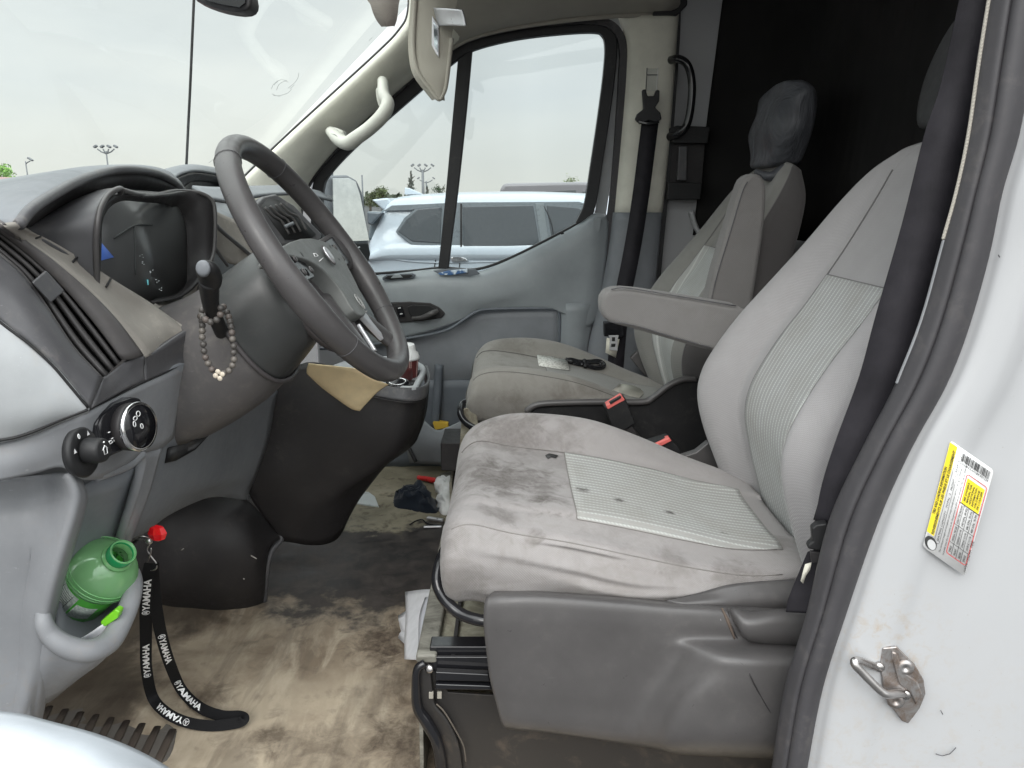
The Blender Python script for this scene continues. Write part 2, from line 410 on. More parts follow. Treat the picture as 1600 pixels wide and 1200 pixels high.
# jamb plane of the near B pillar
JN = Vector((-.22, -1, .05)).normalized(); JP = Vector((.42, .80, 1.2))
def UJ(u, v, off=0.):
    r = ray(u, v); t = (JP+JN*off-C0).dot(JN)/r.dot(JN); return C0+r*t
M['paint'] = vanpaint()
def floormat():
    m = NT('dirty_floor'); s = m.sep(); n = m.noise(6, 6, .6, dist=.25); n2 = m.noise(22, 5, .6, dist=.35); n3 = m.noise(3.2, 3, .5)
    tan_ = m.mix(m.mr(n, .36, .66), (.25, .195, .14), (.50, .42, .315))
    st = m.noise(13, 6, .65, dist=.5, stretch=(1.6, .45, 1)); tan_ = m.mix(m.mr(st, .50, .66, 0, .6), tan_, (.58, .50, .385))
    tan_ = m.mix(m.mr(n2, .56, .76, 0, .6), tan_, (.11, .088, .07))
    rib = m.mr(m.math('SINE', m.math('MULTIPLY', m.math('ADD', s[0], m.math('MULTIPLY', s[1], .25)), 125.)), .55, .95, 0, .45)
    box_ = m.math('MULTIPLY', m.mr(m.dist((-.40, 1.24, .715), (1, 1.4, 1)), .10, .19, 1, 0), m.mr(n, .4, .6))
    sm_ = m.noise(5, 6, .65, dist=.6, stretch=(2.4, .6, 1)); tan_ = m.mix(m.mr(sm_, .50, .62, 0, .5), tan_, (.16, .13, .10))
    tan_ = m.mix(m.math('MULTIPLY', rib, box_), tan_, (.42, .35, .26))
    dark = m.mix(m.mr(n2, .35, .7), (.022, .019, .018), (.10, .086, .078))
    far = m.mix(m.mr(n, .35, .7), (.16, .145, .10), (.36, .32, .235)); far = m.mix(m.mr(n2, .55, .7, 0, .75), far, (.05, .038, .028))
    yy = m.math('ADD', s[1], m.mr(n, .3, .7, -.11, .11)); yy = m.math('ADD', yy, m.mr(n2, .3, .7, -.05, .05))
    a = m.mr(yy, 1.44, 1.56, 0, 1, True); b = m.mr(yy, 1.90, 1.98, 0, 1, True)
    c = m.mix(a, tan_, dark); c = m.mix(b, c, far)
    stn = stainmask(m, [((-.16, 1.09, .715), .12, .75), ((-.30, 1.08, .715), .07, .5), ((-.25, 1.38, .715), .10, .8), ((-.40, 1.08, .715), .05, .7), ((-.2, 1.25, .715), .06, .6), ((-.55, 1.2, .715), .06, .6)], 22)
    c = m.mix(stn, c, (.045, .028, .02))
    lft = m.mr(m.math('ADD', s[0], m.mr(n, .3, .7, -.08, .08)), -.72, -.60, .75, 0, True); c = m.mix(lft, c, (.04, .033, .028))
    h = m.math('ADD', n2, m.math('MULTIPLY', rib, -.3))
    return m.done(c, m.mr(n2, .3, .7, .42, .7), m.bump(m.math('ADD', m.math('MULTIPLY', n2, .35), m.math('ADD', n, m.math('MULTIPLY', rib, .25))), .35, .004), spec=.3)
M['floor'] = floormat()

# ================================================================== VAN BODY
van = thing('van_body', 'white painted van cab shell with beige pillar trim, seen from its open driver door', 'van', (0, 1.6, .7))
# --- far side body, pillars
Yd = 2.42
# A pillar trim (beige) inner/outer edges
pil_out = [(330, 330), (362, 300), (400, 262), (450, 214), (520, 150), (590, 86), (625, 50), (640, 18), (640, -60)]
pil_mid = [(420, 340), (425, 318), (455, 268), (500, 215), (560, 160), (622, 104), (665, 60), (690, 10), (700, -60)]
pil_in = [(470, 350), (472, 315), (490, 275), (535, 222), (590, 170), (650, 118), (700, 78), (740, 40), (760, -60)]
patch('pillar_trim', [[(u, v, 2.24) for u, v in pil_out], [(u+6, v+4, 2.215) for u, v in pil_out],
      [(u, v, 2.26) for u, v in pil_mid], [(u-8, v-4, 2.33) for u, v in pil_in], [(u, v, 2.40) for u, v in pil_in]], M['beige'], van, solid=.006)
tube('pillar_gap', [(u-2, v-2, 2.25) for u, v in pil_out], .004, M['rubberb'], van)
# roof rail and headliner above the door
patch('headliner', [[(640, -40, 2.20), (700, -60, 2.1), (800, -90, 2.0), (950, -110, 1.9), (1062, -130, 1.9)],
      [(690, 30, 2.28), (740, 20, 2.26), (820, 0, 2.22), (930, -18, 2.2), (1060, -26, 2.2)],
      [(705, 62, 2.34), (750, 46, 2.33), (820, 28, 2.31), (930, 12, 2.3), (1060, 8, 2.3)],
      [(690, 82, 2.40), (740, 56, 2.40), (820, 38, 2.39), (930, 26, 2.38), (1020, 21, 2.38)]], M['liner'], van, solid=.01)
tube('headliner_edge', [(690, 84, 2.37), (740, 58, 2.37), (820, 40, 2.36), (930, 27, 2.35), (1000, 23, 2.35), (1050, 22, 2.35)], .007, M['liner'], van)
# roof skin over the cab
ra = U(640, -60, 2.3)
rv = [Vector((-.25, .80, 2.22)), Vector((1.0, .80, 2.52)), Vector((1.0, 2.45, 2.52)), Vector((-.25, 2.42, 2.20))]
mesh('roof', rv, [(0, 1, 2, 3)], [M['paint']], van, solid=.03, smooth=False)
# black sweep of the door aperture seal
ap = [(458, 420), (462, 350), (470, 306), (487, 272), (535, 219), (590, 167), (650, 113), (702, 74), (745, 54), (815, 38), (880, 31), (935, 32), (962, 44), (974, 72), (973, 120), (968, 200), (962, 280), (955, 340), (946, 420), (930, 500), (915, 560), (905, 640)]
band('door_aperture_seal', [(u, v, 2.385) for u, v in ap], .022, .03, M['rubber'], van)
# far B pillar
patch('pillar_trim_beige', [[(966, 24, 2.40), (976, 60, 2.40), (976, 120, 2.40), (966, 240, 2.40), (958, 334, 2.40)],
      [(985, 24, 2.36), (992, 60, 2.36), (990, 120, 2.36), (980, 240, 2.36), (970, 334, 2.36)],
      [(1020, 24, 2.34), (1020, 60, 2.34), (1016, 120, 2.34), (1008, 240, 2.34), (998, 334, 2.34)],
      [(1056, 22, 2.345), (1053, 60, 2.345), (1049, 120, 2.345), (1040, 240, 2.345), (1030, 334, 2.345)],
      [(1059, 22, 2.40), (1056, 60, 2.40), (1052, 120, 2.40), (1043, 240, 2.40), (1034, 334, 2.40)]], M['beige'], van, solid=.006)
patch('pillar_trim_grey', [[(957, 332, 2.40), (948, 400, 2.40), (930, 480, 2.40), (912, 560, 2.40), (905, 640, 2.40)],
      [(966, 332, 2.355), (958, 400, 2.355), (945, 480, 2.355), (930, 560, 2.355), (925, 640, 2.355)],
      [(992, 332, 2.335), (985, 400, 2.335), (975, 480, 2.335), (965, 560, 2.335), (960, 640, 2.335)],
      [(1030, 332, 2.34), (1024, 400, 2.34), (1016, 480, 2.34), (1008, 560, 2.34), (1004, 640, 2.34)],
      [(1034, 332, 2.40), (1028, 400, 2.40), (1020, 480, 2.40), (1012, 560, 2.40), (1008, 640, 2.40)]], M['greyblue'], van, solid=.006)
band('pillar_gap_strip', [(1058, 0, 2.36), (1056, 60, 2.36), (1050, 150, 2.36), (1042, 260, 2.36), (1034, 350, 2.36), (1026, 440, 2.36), (1020, 560, 2.36)], .024, .03, M['rubberb'], van)
# white body metal behind the pillar
slab('body_side_panel', [(1056, -80), (1230, -80), (1210, 0), (1190, 60), (1170, 190), (1140, 320), (1130, 370), (1120, 700), (1010, 700), (1034, 350)], M['paint'], van, Y=2.40, thick=.03)
slab('header_corner', [(1018, -60), (1078, -60), (1074, 8), (1058, 24), (1020, 24), (1024, 4)], M['black'], van, Y=2.33, thick=.03)
tube('body_side_bead', [(1080, 330, 2.385), (1086, 352, 2.385), (1096, 372, 2.385), (1112, 420, 2.385)], .008, M['paint'], van)
tube('rear_grab_handle', [(1048, 94, 2.34), (1060, 92, 2.31), (1073, 100, 2.30), (1080, 120, 2.30), (1081, 150, 2.30), (1075, 190, 2.30), (1062, 208, 2.31), (1044, 214, 2.35)], .0115, M['gloss'], van, sides=12)
slab('latch_bracket', [(1046, 200), (1058, 196), (1110, 198), (1106, 224), (1052, 224)], M['black'], van, Y=2.33, thick=.05)
slab('latch_bracket', [(1044, 284), (1098, 286), (1094, 312), (1042, 312)], M['black'], van, Y=2.33, thick=.05)
slab('latch_plate', [(1052, 200), (1104, 200), (1096, 306), (1044, 306)], M['blackm'], van, Y=2.36, thick=.03)
slab('latch_bar', [(1061, 228), (1074, 228), (1073, 282), (1058, 282)], M['dash'], van, Y=2.335, thick=.02)
# belt height adjuster on the pillar
slab('adjuster_slot', [(1011, 107), (1028, 107), (1026, 142), (1009, 142)], M['handle'], van, Y=2.333, thick=.012, bevel=.001)
tube('adjuster_edge', [(1011, 106, 2.332), (1009, 142, 2.332)], .0012, M['dash'], van)
tube('adjuster_edge', [(1028, 106, 2.332), (1026, 142, 2.332)], .0012, M['white'], van)
tube('adjuster_edge', [(1011, 117, 2.332), (1028, 117, 2.332)], .0012, M['dash'], van)
# beige grab handle on the A pillar
gh = thing('grab_handle', 'beige plastic assist handle on the far windshield pillar', 'grab handle', U(560, 190, 2.25))
tube('grip', [(598, 128, 2.22), (600, 150, 2.17), (606, 162, 2.15), (598, 180, 2.13), (578, 200, 2.13), (556, 216, 2.13), (543, 224, 2.14), (530, 218, 2.17), (518, 206, 2.22)],
     [.018, .020, .0215, .0215, .021, .0215, .0225, .022, .018], M['handle'], gh, sides=14, flat=.8)
slab('end_cap', [(586, 138), (596, 132), (606, 140), (610, 156), (602, 170), (592, 168), (588, 156)], M['handle'], gh, Y=2.20, thick=.05, bevel=.006)
slab('end_cap', [(512, 204), (522, 198), (536, 204), (540, 218), (530, 226), (516, 220)], M['handle'], gh, Y=2.20, thick=.05, bevel=.006)
tube('seam', [(516, 209, 2.175), (524, 211, 2.15), (533, 219, 2.13), (544, 223, 2.118)], .0009, M['dash'], gh)
# --- windshield
wpts = [U(300, 360, 2.24), U(640, 8, 2.24)]
wb = U(330, 330, 2.24); wt = U(640, 5, 2.24)
wdir = (wt-wb).normalized()
lo = wb-wdir*.25; hi = wt+wdir*.05
def wp(s, y):   # s 0..1 up the glass, y across; slightly crowned
    p = lo.lerp(hi, s); k = 1-((y-1.53)/.72)**2
    return Vector((p.x-.06*k, y, p.z))
rows = [[wp(i/8, .82+(2.245-.82)*j/14) for j in range(15)] for i in range(9)]
g = patch('windshield', rows, glass('windshield_glass', (.80, .835, .81)), van, n=(1, 1), solid=0)
tube('windshield_frame', [wp(1, .82+(2.245-.82)*j/14)+Vector((.01, 0, .01)) for j in range(15)], .015, M['rubberb'], van)
slab('header_trim', [wp(1, .82)+Vector((0, 0, .0)), wp(1, 2.25), Vector((-.1, 2.25, 2.2)), Vector((-.1, .82, 2.2))], M['liner'], van, dirv=(0, 0, 1), thick=.03)
# near A pillar, outside the frame
tube('near_windshield_pillar', [wp(0, .80)+Vector((0, -.02, 0)), wp(.5, .80)+Vector((0, -.02, 0)), wp(1, .80)+Vector((0, -.02, .02)), Vector((.1, .79, 2.24)), Vector((.5, .79, 2.3))], .035, M['paint'], van)
# star crack in the windshield
cp = UX(437, 130, -.42)
def wglass(u, v):   # point on the glass along a pixel ray, by marching
    r = ray(u, v); best = None
    for k in range(60, 700):
        t = k*.004; p = C0+r*t
        s = (p.z-lo.z)/(hi.z-lo.z); kk = 1-((p.y-1.53)/.72)**2; x = lo.x+(hi.x-lo.x)*s-.06*kk
        if best is None or abs(p.x-x) < best[0]: best = (abs(p.x-x), p)
    return best[1]
vs, f = [], []
for c in ([(420, 136), (424, 128), (434, 122), (444, 123)], [(421, 144), (430, 147), (445, 143), (452, 136)], [(423, 146), (434, 148)], [(446, 135), (455, 128), (461, 120), (463, 111)], [(424, 130), (430, 124)], [(428, 138), (432, 129), (441, 124), (447, 126)], [(449, 136), (456, 130)], [(573, 61), (578, 56)], [(322, 252), (331, 245)], [(556, 104), (558, 106)]):
    tubev(cat1([wglass(*q)+Vector((.006, 0, -.004)) for q in c], 3), .0004, 5, vs=vs, f=f)
mesh('glass_chip', vs, f, simple('crack', (.25, .28, .28), .3), van)
# rear view mirror
rm = thing('rear_view_mirror', 'black rear view mirror at the top of the windshield', 'mirror', U(345, 0, 1.5))
slab('housing', [(290, -40), (300, -2), (322, 8), (350, 16), (378, 19), (391, 12), (393, -4), (380, -45)], M['rubber'], rm, Y=1.46, thick=.05, bevel=.008, rnd=1)
slab('glass', [(305, -30), (318, 0), (350, 8), (374, 12), (383, 5), (384, -4), (376, -35)], M['gloss'], rm, Y=1.455, thick=.004, bevel=.001)
tube('stem', [U(340, -40, 1.5), U(330, -120, 1.5)+Vector((-.03, 0, 0))], .012, M['black'], rm)
# sun visors
sv = thing('sun_visor', 'beige passenger sun visor folded down with its vanity mirror flap open', 'sun visor', U(680, 40, 2.0), 'sun visors')
patch('panel', [[(648, -40, 1.99), (647, 0, 1.99), (643, 60, 1.99), (644, 92, 1.985), (650, 115, 1.98), (668, 138, 1.98), (680, 152, 1.98)],
     [(662, -40, 1.975), (661, 0, 1.975), (656, 60, 1.975), (658, 96, 1.97), (663, 118, 1.965), (676, 140, 1.965), (684, 153, 1.965)],
     [(690, -40, 1.97), (690, 0, 1.97), (685, 60, 1.97), (683, 100, 1.97), (684, 125, 1.965), (686, 142, 1.965), (687, 156, 1.965)],
     [(716, -40, 1.975), (714, 0, 1.975), (705, 60, 1.975), (700, 100, 1.97), (696, 128, 1.97), (692, 146, 1.97), (689, 156, 1.97)]], M['visor'], sv, solid=.022, bevel=.008)
tube('piping', [(650, -30, 1.965), (649, 0, 1.965), (646, 60, 1.965), (648, 94, 1.96), (655, 116, 1.955), (672, 140, 1.955), (685, 155, 1.955), (692, 148, 1.96), (698, 128, 1.96), (706, 60, 1.96)], .005, M['visor'], sv)
slab('mirror_frame', [(675, 24), (686, 40), (686, 90), (681, 84), (674, 70)], M['silver'], sv, Y=1.955, thick=.01, bevel=.002)
slab('vanity_mirror', [(677, 32), (684, 43), (684, 82), (678, 70)], simple('mirror_glass', (.5, .55, .58), .05, 1), sv, Y=1.952, thick=.004, bevel=.0005)
patch('flap', [[(678, 12, 1.95), (700, 13, 1.90), (722, 15, 1.86)], [(682, 27, 1.95), (704, 27, 1.90), (726, 28, 1.86)], [(686, 40, 1.95), (706, 40, 1.90), (728, 41, 1.86)]], M['silver'], sv, solid=.004)
sv2 = thing('sun_visor', 'brown driver sun visor hanging at the top of the windshield', 'sun visor', U(600, 0, 1.3), 'sun visors')
patch('panel', [[(576, -60, 1.28), (578, -4, 1.28), (586, 14, 1.27), (594, 28, 1.27), (602, 37, 1.27)], [(598, -60, 1.265), (600, -4, 1.265), (602, 14, 1.26), (604, 28, 1.26), (606, 38, 1.265)], [(626, -60, 1.275), (622, -4, 1.275), (618, 16, 1.27), (614, 30, 1.27), (610, 38, 1.27)]], M['visordk'], sv2, solid=.016, bevel=.006)

# --- partition behind the seats
part = thing('partition', 'black cargo partition standing behind the two front seats', 'partition', (.8, 1.6, .7))
cur = NT('partition_black'); nn = cur.noise(500, 2, .6); cur.done(cur.mix(cur.mr(cur.noise(3, 3), .3, .7), (.011, .011, .011), (.022, .021, .021)), .9, cur.bump(cur.noise(4, 3, .5, stretch=(1, 1, .2)), .6, .05), spec=.1)
xs = [(.555, 2.395), (.60, 2.36), (.68, 2.30), (.74, 2.2), (.77, 2.0), (.78, 1.6), (.78, 1.2), (.78, .84)]
patch('curtain', [[Vector((x+.012*sin(k*2.1), y, 1.49)) for k, (x, y) in enumerate(xs)], [Vector((x+.03, y, 1.9)) for x, y in xs], [Vector((x+.08, y, 2.53)) for x, y in xs]], cur.m, part, solid=.01)
patch('lower_panel', [[Vector((x+.02, y, .72)) for x, y in xs], [Vector((x+.02, y, 1.1)) for x, y in xs], [Vector((x+.02, y, 1.5)) for x, y in xs]], M['char'], part, solid=.01)
# --- near B pillar
sealL = [(1592, -320), (1560, -60), (1548, 0), (1532, 100), (1516, 210), (1497, 300), (1476, 375), (1441, 500), (1402, 600), (1350, 700), (1297, 815), (1262, 960), (1228, 1075), (1208, 1200), (1196, 1290)]
sealR = [(1676, -320), (1632, -60), (1624, 0), (1608, 100), (1588, 210), (1562, 300), (1541, 400), (1510, 510), (1475, 600), (1420, 700), (1368, 815), (1318, 960), (1282, 1075), (1258, 1200), (1245, 1290)]
def lerp2(a, b, t): return (a[0]+(b[0]-a[0])*t, a[1]+(b[1]-a[1])*t)
rows = [[UJ(*lerp2(l, r, t), off) for l, r in zip(sealL, sealR)] for t, off in ((0, -.03), (.03, -.012), (.2, -.002), (.36, .004), (.44, .001), (.55, .010), (.8, .011), (1., .002), (1.02, -.01))]
patch('door_seal', rows, M['rubber'], van, n=(3, 5), solid=.004)
rows = [[UJ(*l, -.034)+Vector((-.0, .0, 0)) for l in sealL[:8]], [UJ(l[0]-2, l[1], -.03) for l in sealL[:8]], [UJ(l[0]-7, l[1], -.038) for l in sealL[:8]]]
band('pillar_trim_edge', [UJ(l[0]-1, l[1], -.010) for l in sealL[:7]], .0035, .004, M['liner'], van)
band('pillar_trim_edge', [UJ(l[0]-0, l[1], -.010) for l in sealL[6:9]], .002, .004, M['grey'], van)
rows = []
for du, off in ((-12, -.012), (12, -.006), (30, .002), (70, .004), (90, .002), (110, -.002), (150, -.003), (190, -.003), (300, .004), (480, .012)):
    rows.append([UJ(r[0]+du*(1.0), r[1], off+(.012*math.exp(-((du-75)/30.)**2)-.010*math.exp(-((du-190)/50.)**2))*max(0, min(1, (700-r[1])/400.))) for r in sealR])
patch('pillar_jamb', rows, M['paint'], van, n=(4, 5), solid=.004)
# back side of the pillar (seen from inside)
patch('pillar_inner', [[UJ(l[0]+20, l[1], -.036) for l in sealL], [UJ(l[0]+90, l[1], -.12) for l in sealL], [UJ(l[0]+260, l[1], -.14) for l in sealL]], M['greyblue'], van, n=(2, 3), solid=.006)
mesh('cargo_side', [Vector((.62, .70, .5)), Vector((2.2, .70, .5)), Vector((2.2, .70, 2.5)), Vector((.70, .70, 2.5))], [(0, 1, 2, 3)], M['paint'], van, solid=.03, smooth=False)
# striker
st = thing('door_striker', 'steel striker plate with a wire loop bolted on the white door pillar', 'striker', UJ(1400, 1130)) 
sp = [(1378, 1010), (1400, 1008), (1428, 1036), (1442, 1060), (1445, 1082), (1436, 1104), (1418, 1128), (1408, 1124), (1390, 1100), (1380, 1080), (1374, 1040)]
smat = NT('worn_steel'); q = smat.noise(60, 6, .7, dist=.6); smat.done(smat.mix(smat.mr(q, .4, .62), (.42, .41, .41), (.24, .19, .16)), smat.mr(q, .3, .7, .28, .55), metal=.85)
spl = slab('plate', [UJ(u, v, .004) for u, v in sp], smat.m, st, dirv=JN, thick=.004, bevel=.0015)
slab('ridge', [UJ(u, v, .008) for u, v in [(1392, 1016), (1400, 1018), (1412, 1048), (1432, 1062), (1440, 1082), (1430, 1100), (1420, 1078), (1404, 1066), (1396, 1040)]], smat.m, st, dirv=JN, thick=.004, bevel=.003)
tube('loop', [UJ(1374, 1042, .006), UJ(1362, 1040, .012), UJ(1340, 1032, .03), UJ(1336, 1038, .036), UJ(1352, 1056, .035), UJ(1374, 1078, .033), UJ(1386, 1085, .03), UJ(1400, 1084, .018), UJ(1415, 1084, .006)], .0048, M['steel'], st, sides=12)
for (u, v) in ((1414, 1042), (1399, 1094)):
    b = lathe('bolt', [(.0095, 0), (.0095, .002), (.0065, .004), (.003, .004), (.0025, .002)], UJ(u, v, .009), JN, smat.m, spl)
for (u, v) in ((1373, 1041), (1414, 1084)):
    lathe('collar', [(.006, 0), (.006, .003), (.0045, .005)], UJ(u, v, .007), JN, M['steel'], st)
# tyre label
lb = thing('tire_label', 'white and yellow tire and loading sticker on the white door pillar', 'sticker', UJ(1500, 880))
LO, LX, LD = UJ(1441.5, 854, .007), UJ(1485, 688, .007), UJ(1507, 900, .007)
ex = LX-LO; ey = LO-LD
def LP(s, t, o=0.): return LO+ex*s-ey*t+JN*o        # s along text, t downward
def lquad(name, s0, t0, s1, t1, mat, o, rad=0): 
    return slab(name, [LP(s0, t0, o), LP(s1, t0, o), LP(s1, t1, o), LP(s0, t1, o)], mat, lb, dirv=JN, thick=.0002, bevel=0, smooth=False)
def rrect(s0, t0, s1, t1, r, asp):
    P = []
    for cx, cy, a0 in ((s1-r, t0+r*asp, -90), (s1-r, t1-r*asp, 0), (s0+r, t1-r*asp, 90), (s0+r, t0+r*asp, 180)):
        for k in range(5):
            a = radians(a0+k*22.5); P.append((cx+r*cos(a), cy+r*asp*sin(a)))
    return P
ASP = ex.length/ey.length
bk_ = slab('backing', [LP(s, t, 0) for s, t in rrect(0, 0, 1, 1, .03, ASP)], simple('label_white', (.82, .82, .82), .45), lb, dirv=JN, thick=.0004, bevel=0)
yel = simple('label_yellow', (.78, .62, .03), .5)
vs, f = [], []
def addq(s0, t0, s1, t1, o=.0008):
    b = len(vs); vs.extend([LP(s0, t0, o), LP(s1, t0, o), LP(s1, t1, o), LP(s0, t1, o)]); f.append((b, b+1, b+2, b+3))
addq(.15, .0, .985, .17, .0006); addq(.57, .53, .80, .93, .0006)
mesh('yellow_field', vs, f, yel, lb, smooth=False)
vs, f = [], []
# red frame and table lines
def lline(p, q, w): 
    d = (LP(*q)-LP(*p)).normalized(); n = d.cross(JN)*w/2; b = len(vs)
    vs.extend([LP(*p, .001)-n, LP(*p, .001)+n, LP(*q, .001)+n, LP(*q, .001)-n]); f.append((b, b+1, b+2, b+3))
rr = rrect(.09, .50, .83, .96, .02, ASP)
for i in range(len(rr)): lline(rr[i], rr[(i+1) % len(rr)], .0007)
mesh('red_frame', vs, f, simple('label_red', (.6, .05, .05), .5), lb, smooth=False)
vs, f = [], []
for s in (.20, .37, .57): lline((s, .50), (s, .96), .0004)
for t in (.61, .72, .83): lline((.09, t), (.57, t), .0004)
lline((.57, .50), (.57, .96), .0008)
rr = rrect(.11, .20, .93, .31, .02, ASP)
for i in range(len(rr)): lline(rr[i], rr[(i+1) % len(rr)], .0003)
random.seed(3); t = .30
while t < .95:
    w = random.choice((.006, .012, .018)); addq(.90, t, .97, t+w, .001); t += w+random.choice((.006, .01, .014))
for i in range(24):     # logo roundel: a dark tilted oval with a light tyre
    pass
def ltext(body, s, t, h, ls=None, off=.0):
    V, F = textvf(body, 1., 'LEFT', off); b = len(vs)
    wd = max(v.x for v in V) or 1; k = (ls/wd) if ls else h/ASP
    for v in V: vs.append(LP(s+v.x*k, t-v.y*h, .0011))
    F and f.extend([tuple(b+i for i in q) for q in F])
ltext('TIRE AND LOADING INFORMATION', .33, .07, .075, .44, .03)
ltext('RENSEIGNEMENTS SUR LES PNEUS ET LE CHARGEMENT', .16, .15, .07, .78, .03)
ltext('SEATING CAPACITY   TOTAL  2   FRONT  2   REAR  0', .13, .285, .055, .76)
ltext('The combined weight of occupants and cargo should never exceed 1451 kg or 3200 lbs.', .05, .38, .05, .80)
ltext('Le poids total des occupants et du chargement ne doit jamais depasser 1451 kg ou 3200 lb.', .05, .46, .05, .84)
for i, w in enumerate(('TIRE', 'FRONT', 'REAR', 'SPARE')): ltext(w, .11, .585+i*.11, .06, .06, .01)
for i, w in enumerate(('ORIGINAL TIRE SIZE', '235/65R16C 121/119R', '235/65R16C 121/119R', '235/65R16C 121/119R')): ltext(w, .215, .585+i*.11, .055, .14, .01)
for i, w in enumerate(('COLD TIRE PRESSURE', '340 KPA, 49 PSI', '480 KPA, 70 PSI', '480 KPA, 70 PSI')): ltext(w, .385, .585+i*.11, .055, .17, .01)
for i, w in enumerate(('SEE OWNER\'S', 'MANUAL FOR', 'ADDITIONAL', 'INFORMATION', 'VOIR LE MANUEL', 'DE L\'USAGER')): ltext(w, .60, .60+i*.06, .055, .17, .02)
ltext('1FTBW2XV1BKA01234', .868, .32, .0, None)
V_, F_ = textvf('1FTBW2XV1BKA01234', 1.)
wd = max(v.x for v in V_)
b = len(vs)
for v in V_: vs.append(LP(.875-.0*v.x+v.y*.03*-1+.02, .32+v.x/wd*.62, .0011))
f.extend([tuple(b+i for i in q) for q in F_])
ltext('1W7A-1532-AA  TIRE', .03, .995, .07, .30, .01)
mesh('lettering', vs, f, M['print'], bk_, smooth=False)
vs, f = [], []
for cx, cy, r, o in ((.075, .14, .062, .0008),):
    P = [LP(cx+r*cos(a)*.95, cy+r*ASP*sin(a), o) for a in [2*pi*k/24 for k in range(24)]]; vs.extend(P); f.append(tuple(range(24)))
mesh('tire_symbol', vs, f, M['print'], lb, smooth=False)
vs, f = [], []
P = [LP(.068+.043*cos(a), .165+.043*ASP*sin(a), .0011) for a in [2*pi*k/24 for k in range(24)]]; vs.extend(P); f.append(tuple(range(24)))
mesh('tire_symbol_rim', vs, f, simple('label_grey', (.5, .5, .5), .5), lb, smooth=False)

# --- floor
nx, ny = 60, 70; vs = []; X0, X1, Y0_, Y1_ = -1.05, .75, .84, 2.46
for j in range(ny+1):
    for i in range(nx+1):
        x = X0+(X1-X0)*i/nx; y = Y0_+(Y1_-Y0_)*j/ny
        z = .715+.006*noise.noise(Vector((x*7, y*7, 0)))+.003*noise.noise(Vector((x*22, y*22, 3)))
        if x < -.62: z += (-.62-x)**1.5*.9*max(0, min(1, (y-1.35)*4))
        if x < -.55 and y > 1.9: z += 0
        vs.append((x, y, z))
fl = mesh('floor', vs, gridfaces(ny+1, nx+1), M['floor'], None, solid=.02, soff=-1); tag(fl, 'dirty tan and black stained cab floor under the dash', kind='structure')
# far door sill and floor ridge
sill = thing('door_sill', 'scuffed grey metal sill along the foot of the far door', 'sill', UZ(650, 742, .715))
sm = NT('scuffed_metal'); q = sm.noise(30, 6, .7, dist=.6, stretch=(.4, 1, 1)); sm.done(sm.mix(sm.mr(q, .38, .66), (.09, .085, .07), (.30, .29, .25)), .55, sm.bump(q, .3, .002))
M['scuff'] = sm.m
slab('tread', [Vector((-.62, 2.32, .716)), Vector((.2, 2.32, .716)), Vector((.2, 2.42, .716)), Vector((-.62, 2.42, .716))], M['scuff'], sill, dirv=(0, 0, 1), thick=.018)
tube('floor_rib', [UZ(558, 742, .74), UZ(548, 775, .735), UZ(540, 800, .73), UZ(532, 835, .725)], .012, M['scuff'], sill, sides=8)
# ribbed step mat by the near door
mt = thing('step_mat', 'ribbed rubber step pad inside the driver door opening', 'step pad', UZ(190, 1130, .72))
M['mat'] = plastic('rubber_mat_dirty', (.13, .118, .105), .7, .4, .3, (.18, .15, .12))
zq = .735
outl = [UZ(u, v, zq) for u, v in ((88, 1085), (150, 1090), (200, 1100), (262, 1125), (278, 1140), (270, 1172), (262, 1215), (60, 1260), (-60, 1200), (10, 1130))]
slab('pad', outl, M['mat'], mt, dirv=(0, 0, -1), thick=.018, bevel=.006)
vs, f = [], []
for k in range(9):
    a = UZ(78+k*24, 1104+k*4.5, zq+.001); b2 = UZ(48+k*24, 1156+k*6, zq+.001)
    tubev([a, a.lerp(b2, .33), a.lerp(b2, .66), b2], [.006, .0072, .0072, .006], 8, flat=.35, vs=vs, f=f, upv=(1, 0, 0))
mesh('ribs', vs, f, plastic('mat_rib', (.085, .068, .056), .6, .3, .5, (.2, .16, .12)), mt)

vs, f = [], []
for c in ([(1462, 1178), (1472, 1181), (1484, 1178), (1494, 1168)], [(1470, 1110), (1473, 1116)], [(1560, 398), (1562, 402)]): tubev([UJ(u, v, .006) for u, v in c], .0006, 5, vs=vs, f=f)
mesh('paint_scratches', vs, f, M['dash'], van)

vs, f = [], []; rg_ = random.Random(5)
for k in range(420):
    if k < 260: x, y = rg_.uniform(-.62, -.15), rg_.choice((rg_.uniform(1.03, 1.25), rg_.uniform(1.1, 1.6)))
    else: x, y = rg_.uniform(-.5, -.15), rg_.uniform(1.85, 2.36)
    z = .717+.006*noise.noise(Vector((x*7, y*7, 0)))+.003*noise.noise(Vector((x*22, y*22, 3))); s_ = rg_.uniform(.0008, .0024)
    boxv((x, y, z), (s_*rg_.uniform(.7, 2), s_, s_*.7), Matrix.Rotation(rg_.uniform(0, 3), 3, 'Z'), vs, f)
gr_ = mesh('floor_grit', vs, f, [simple('grit', (.16, .12, .085), .9)], None, smooth=False); tag(gr_, 'loose grit and crumbs scattered over the dirty floor', kind='stuff')
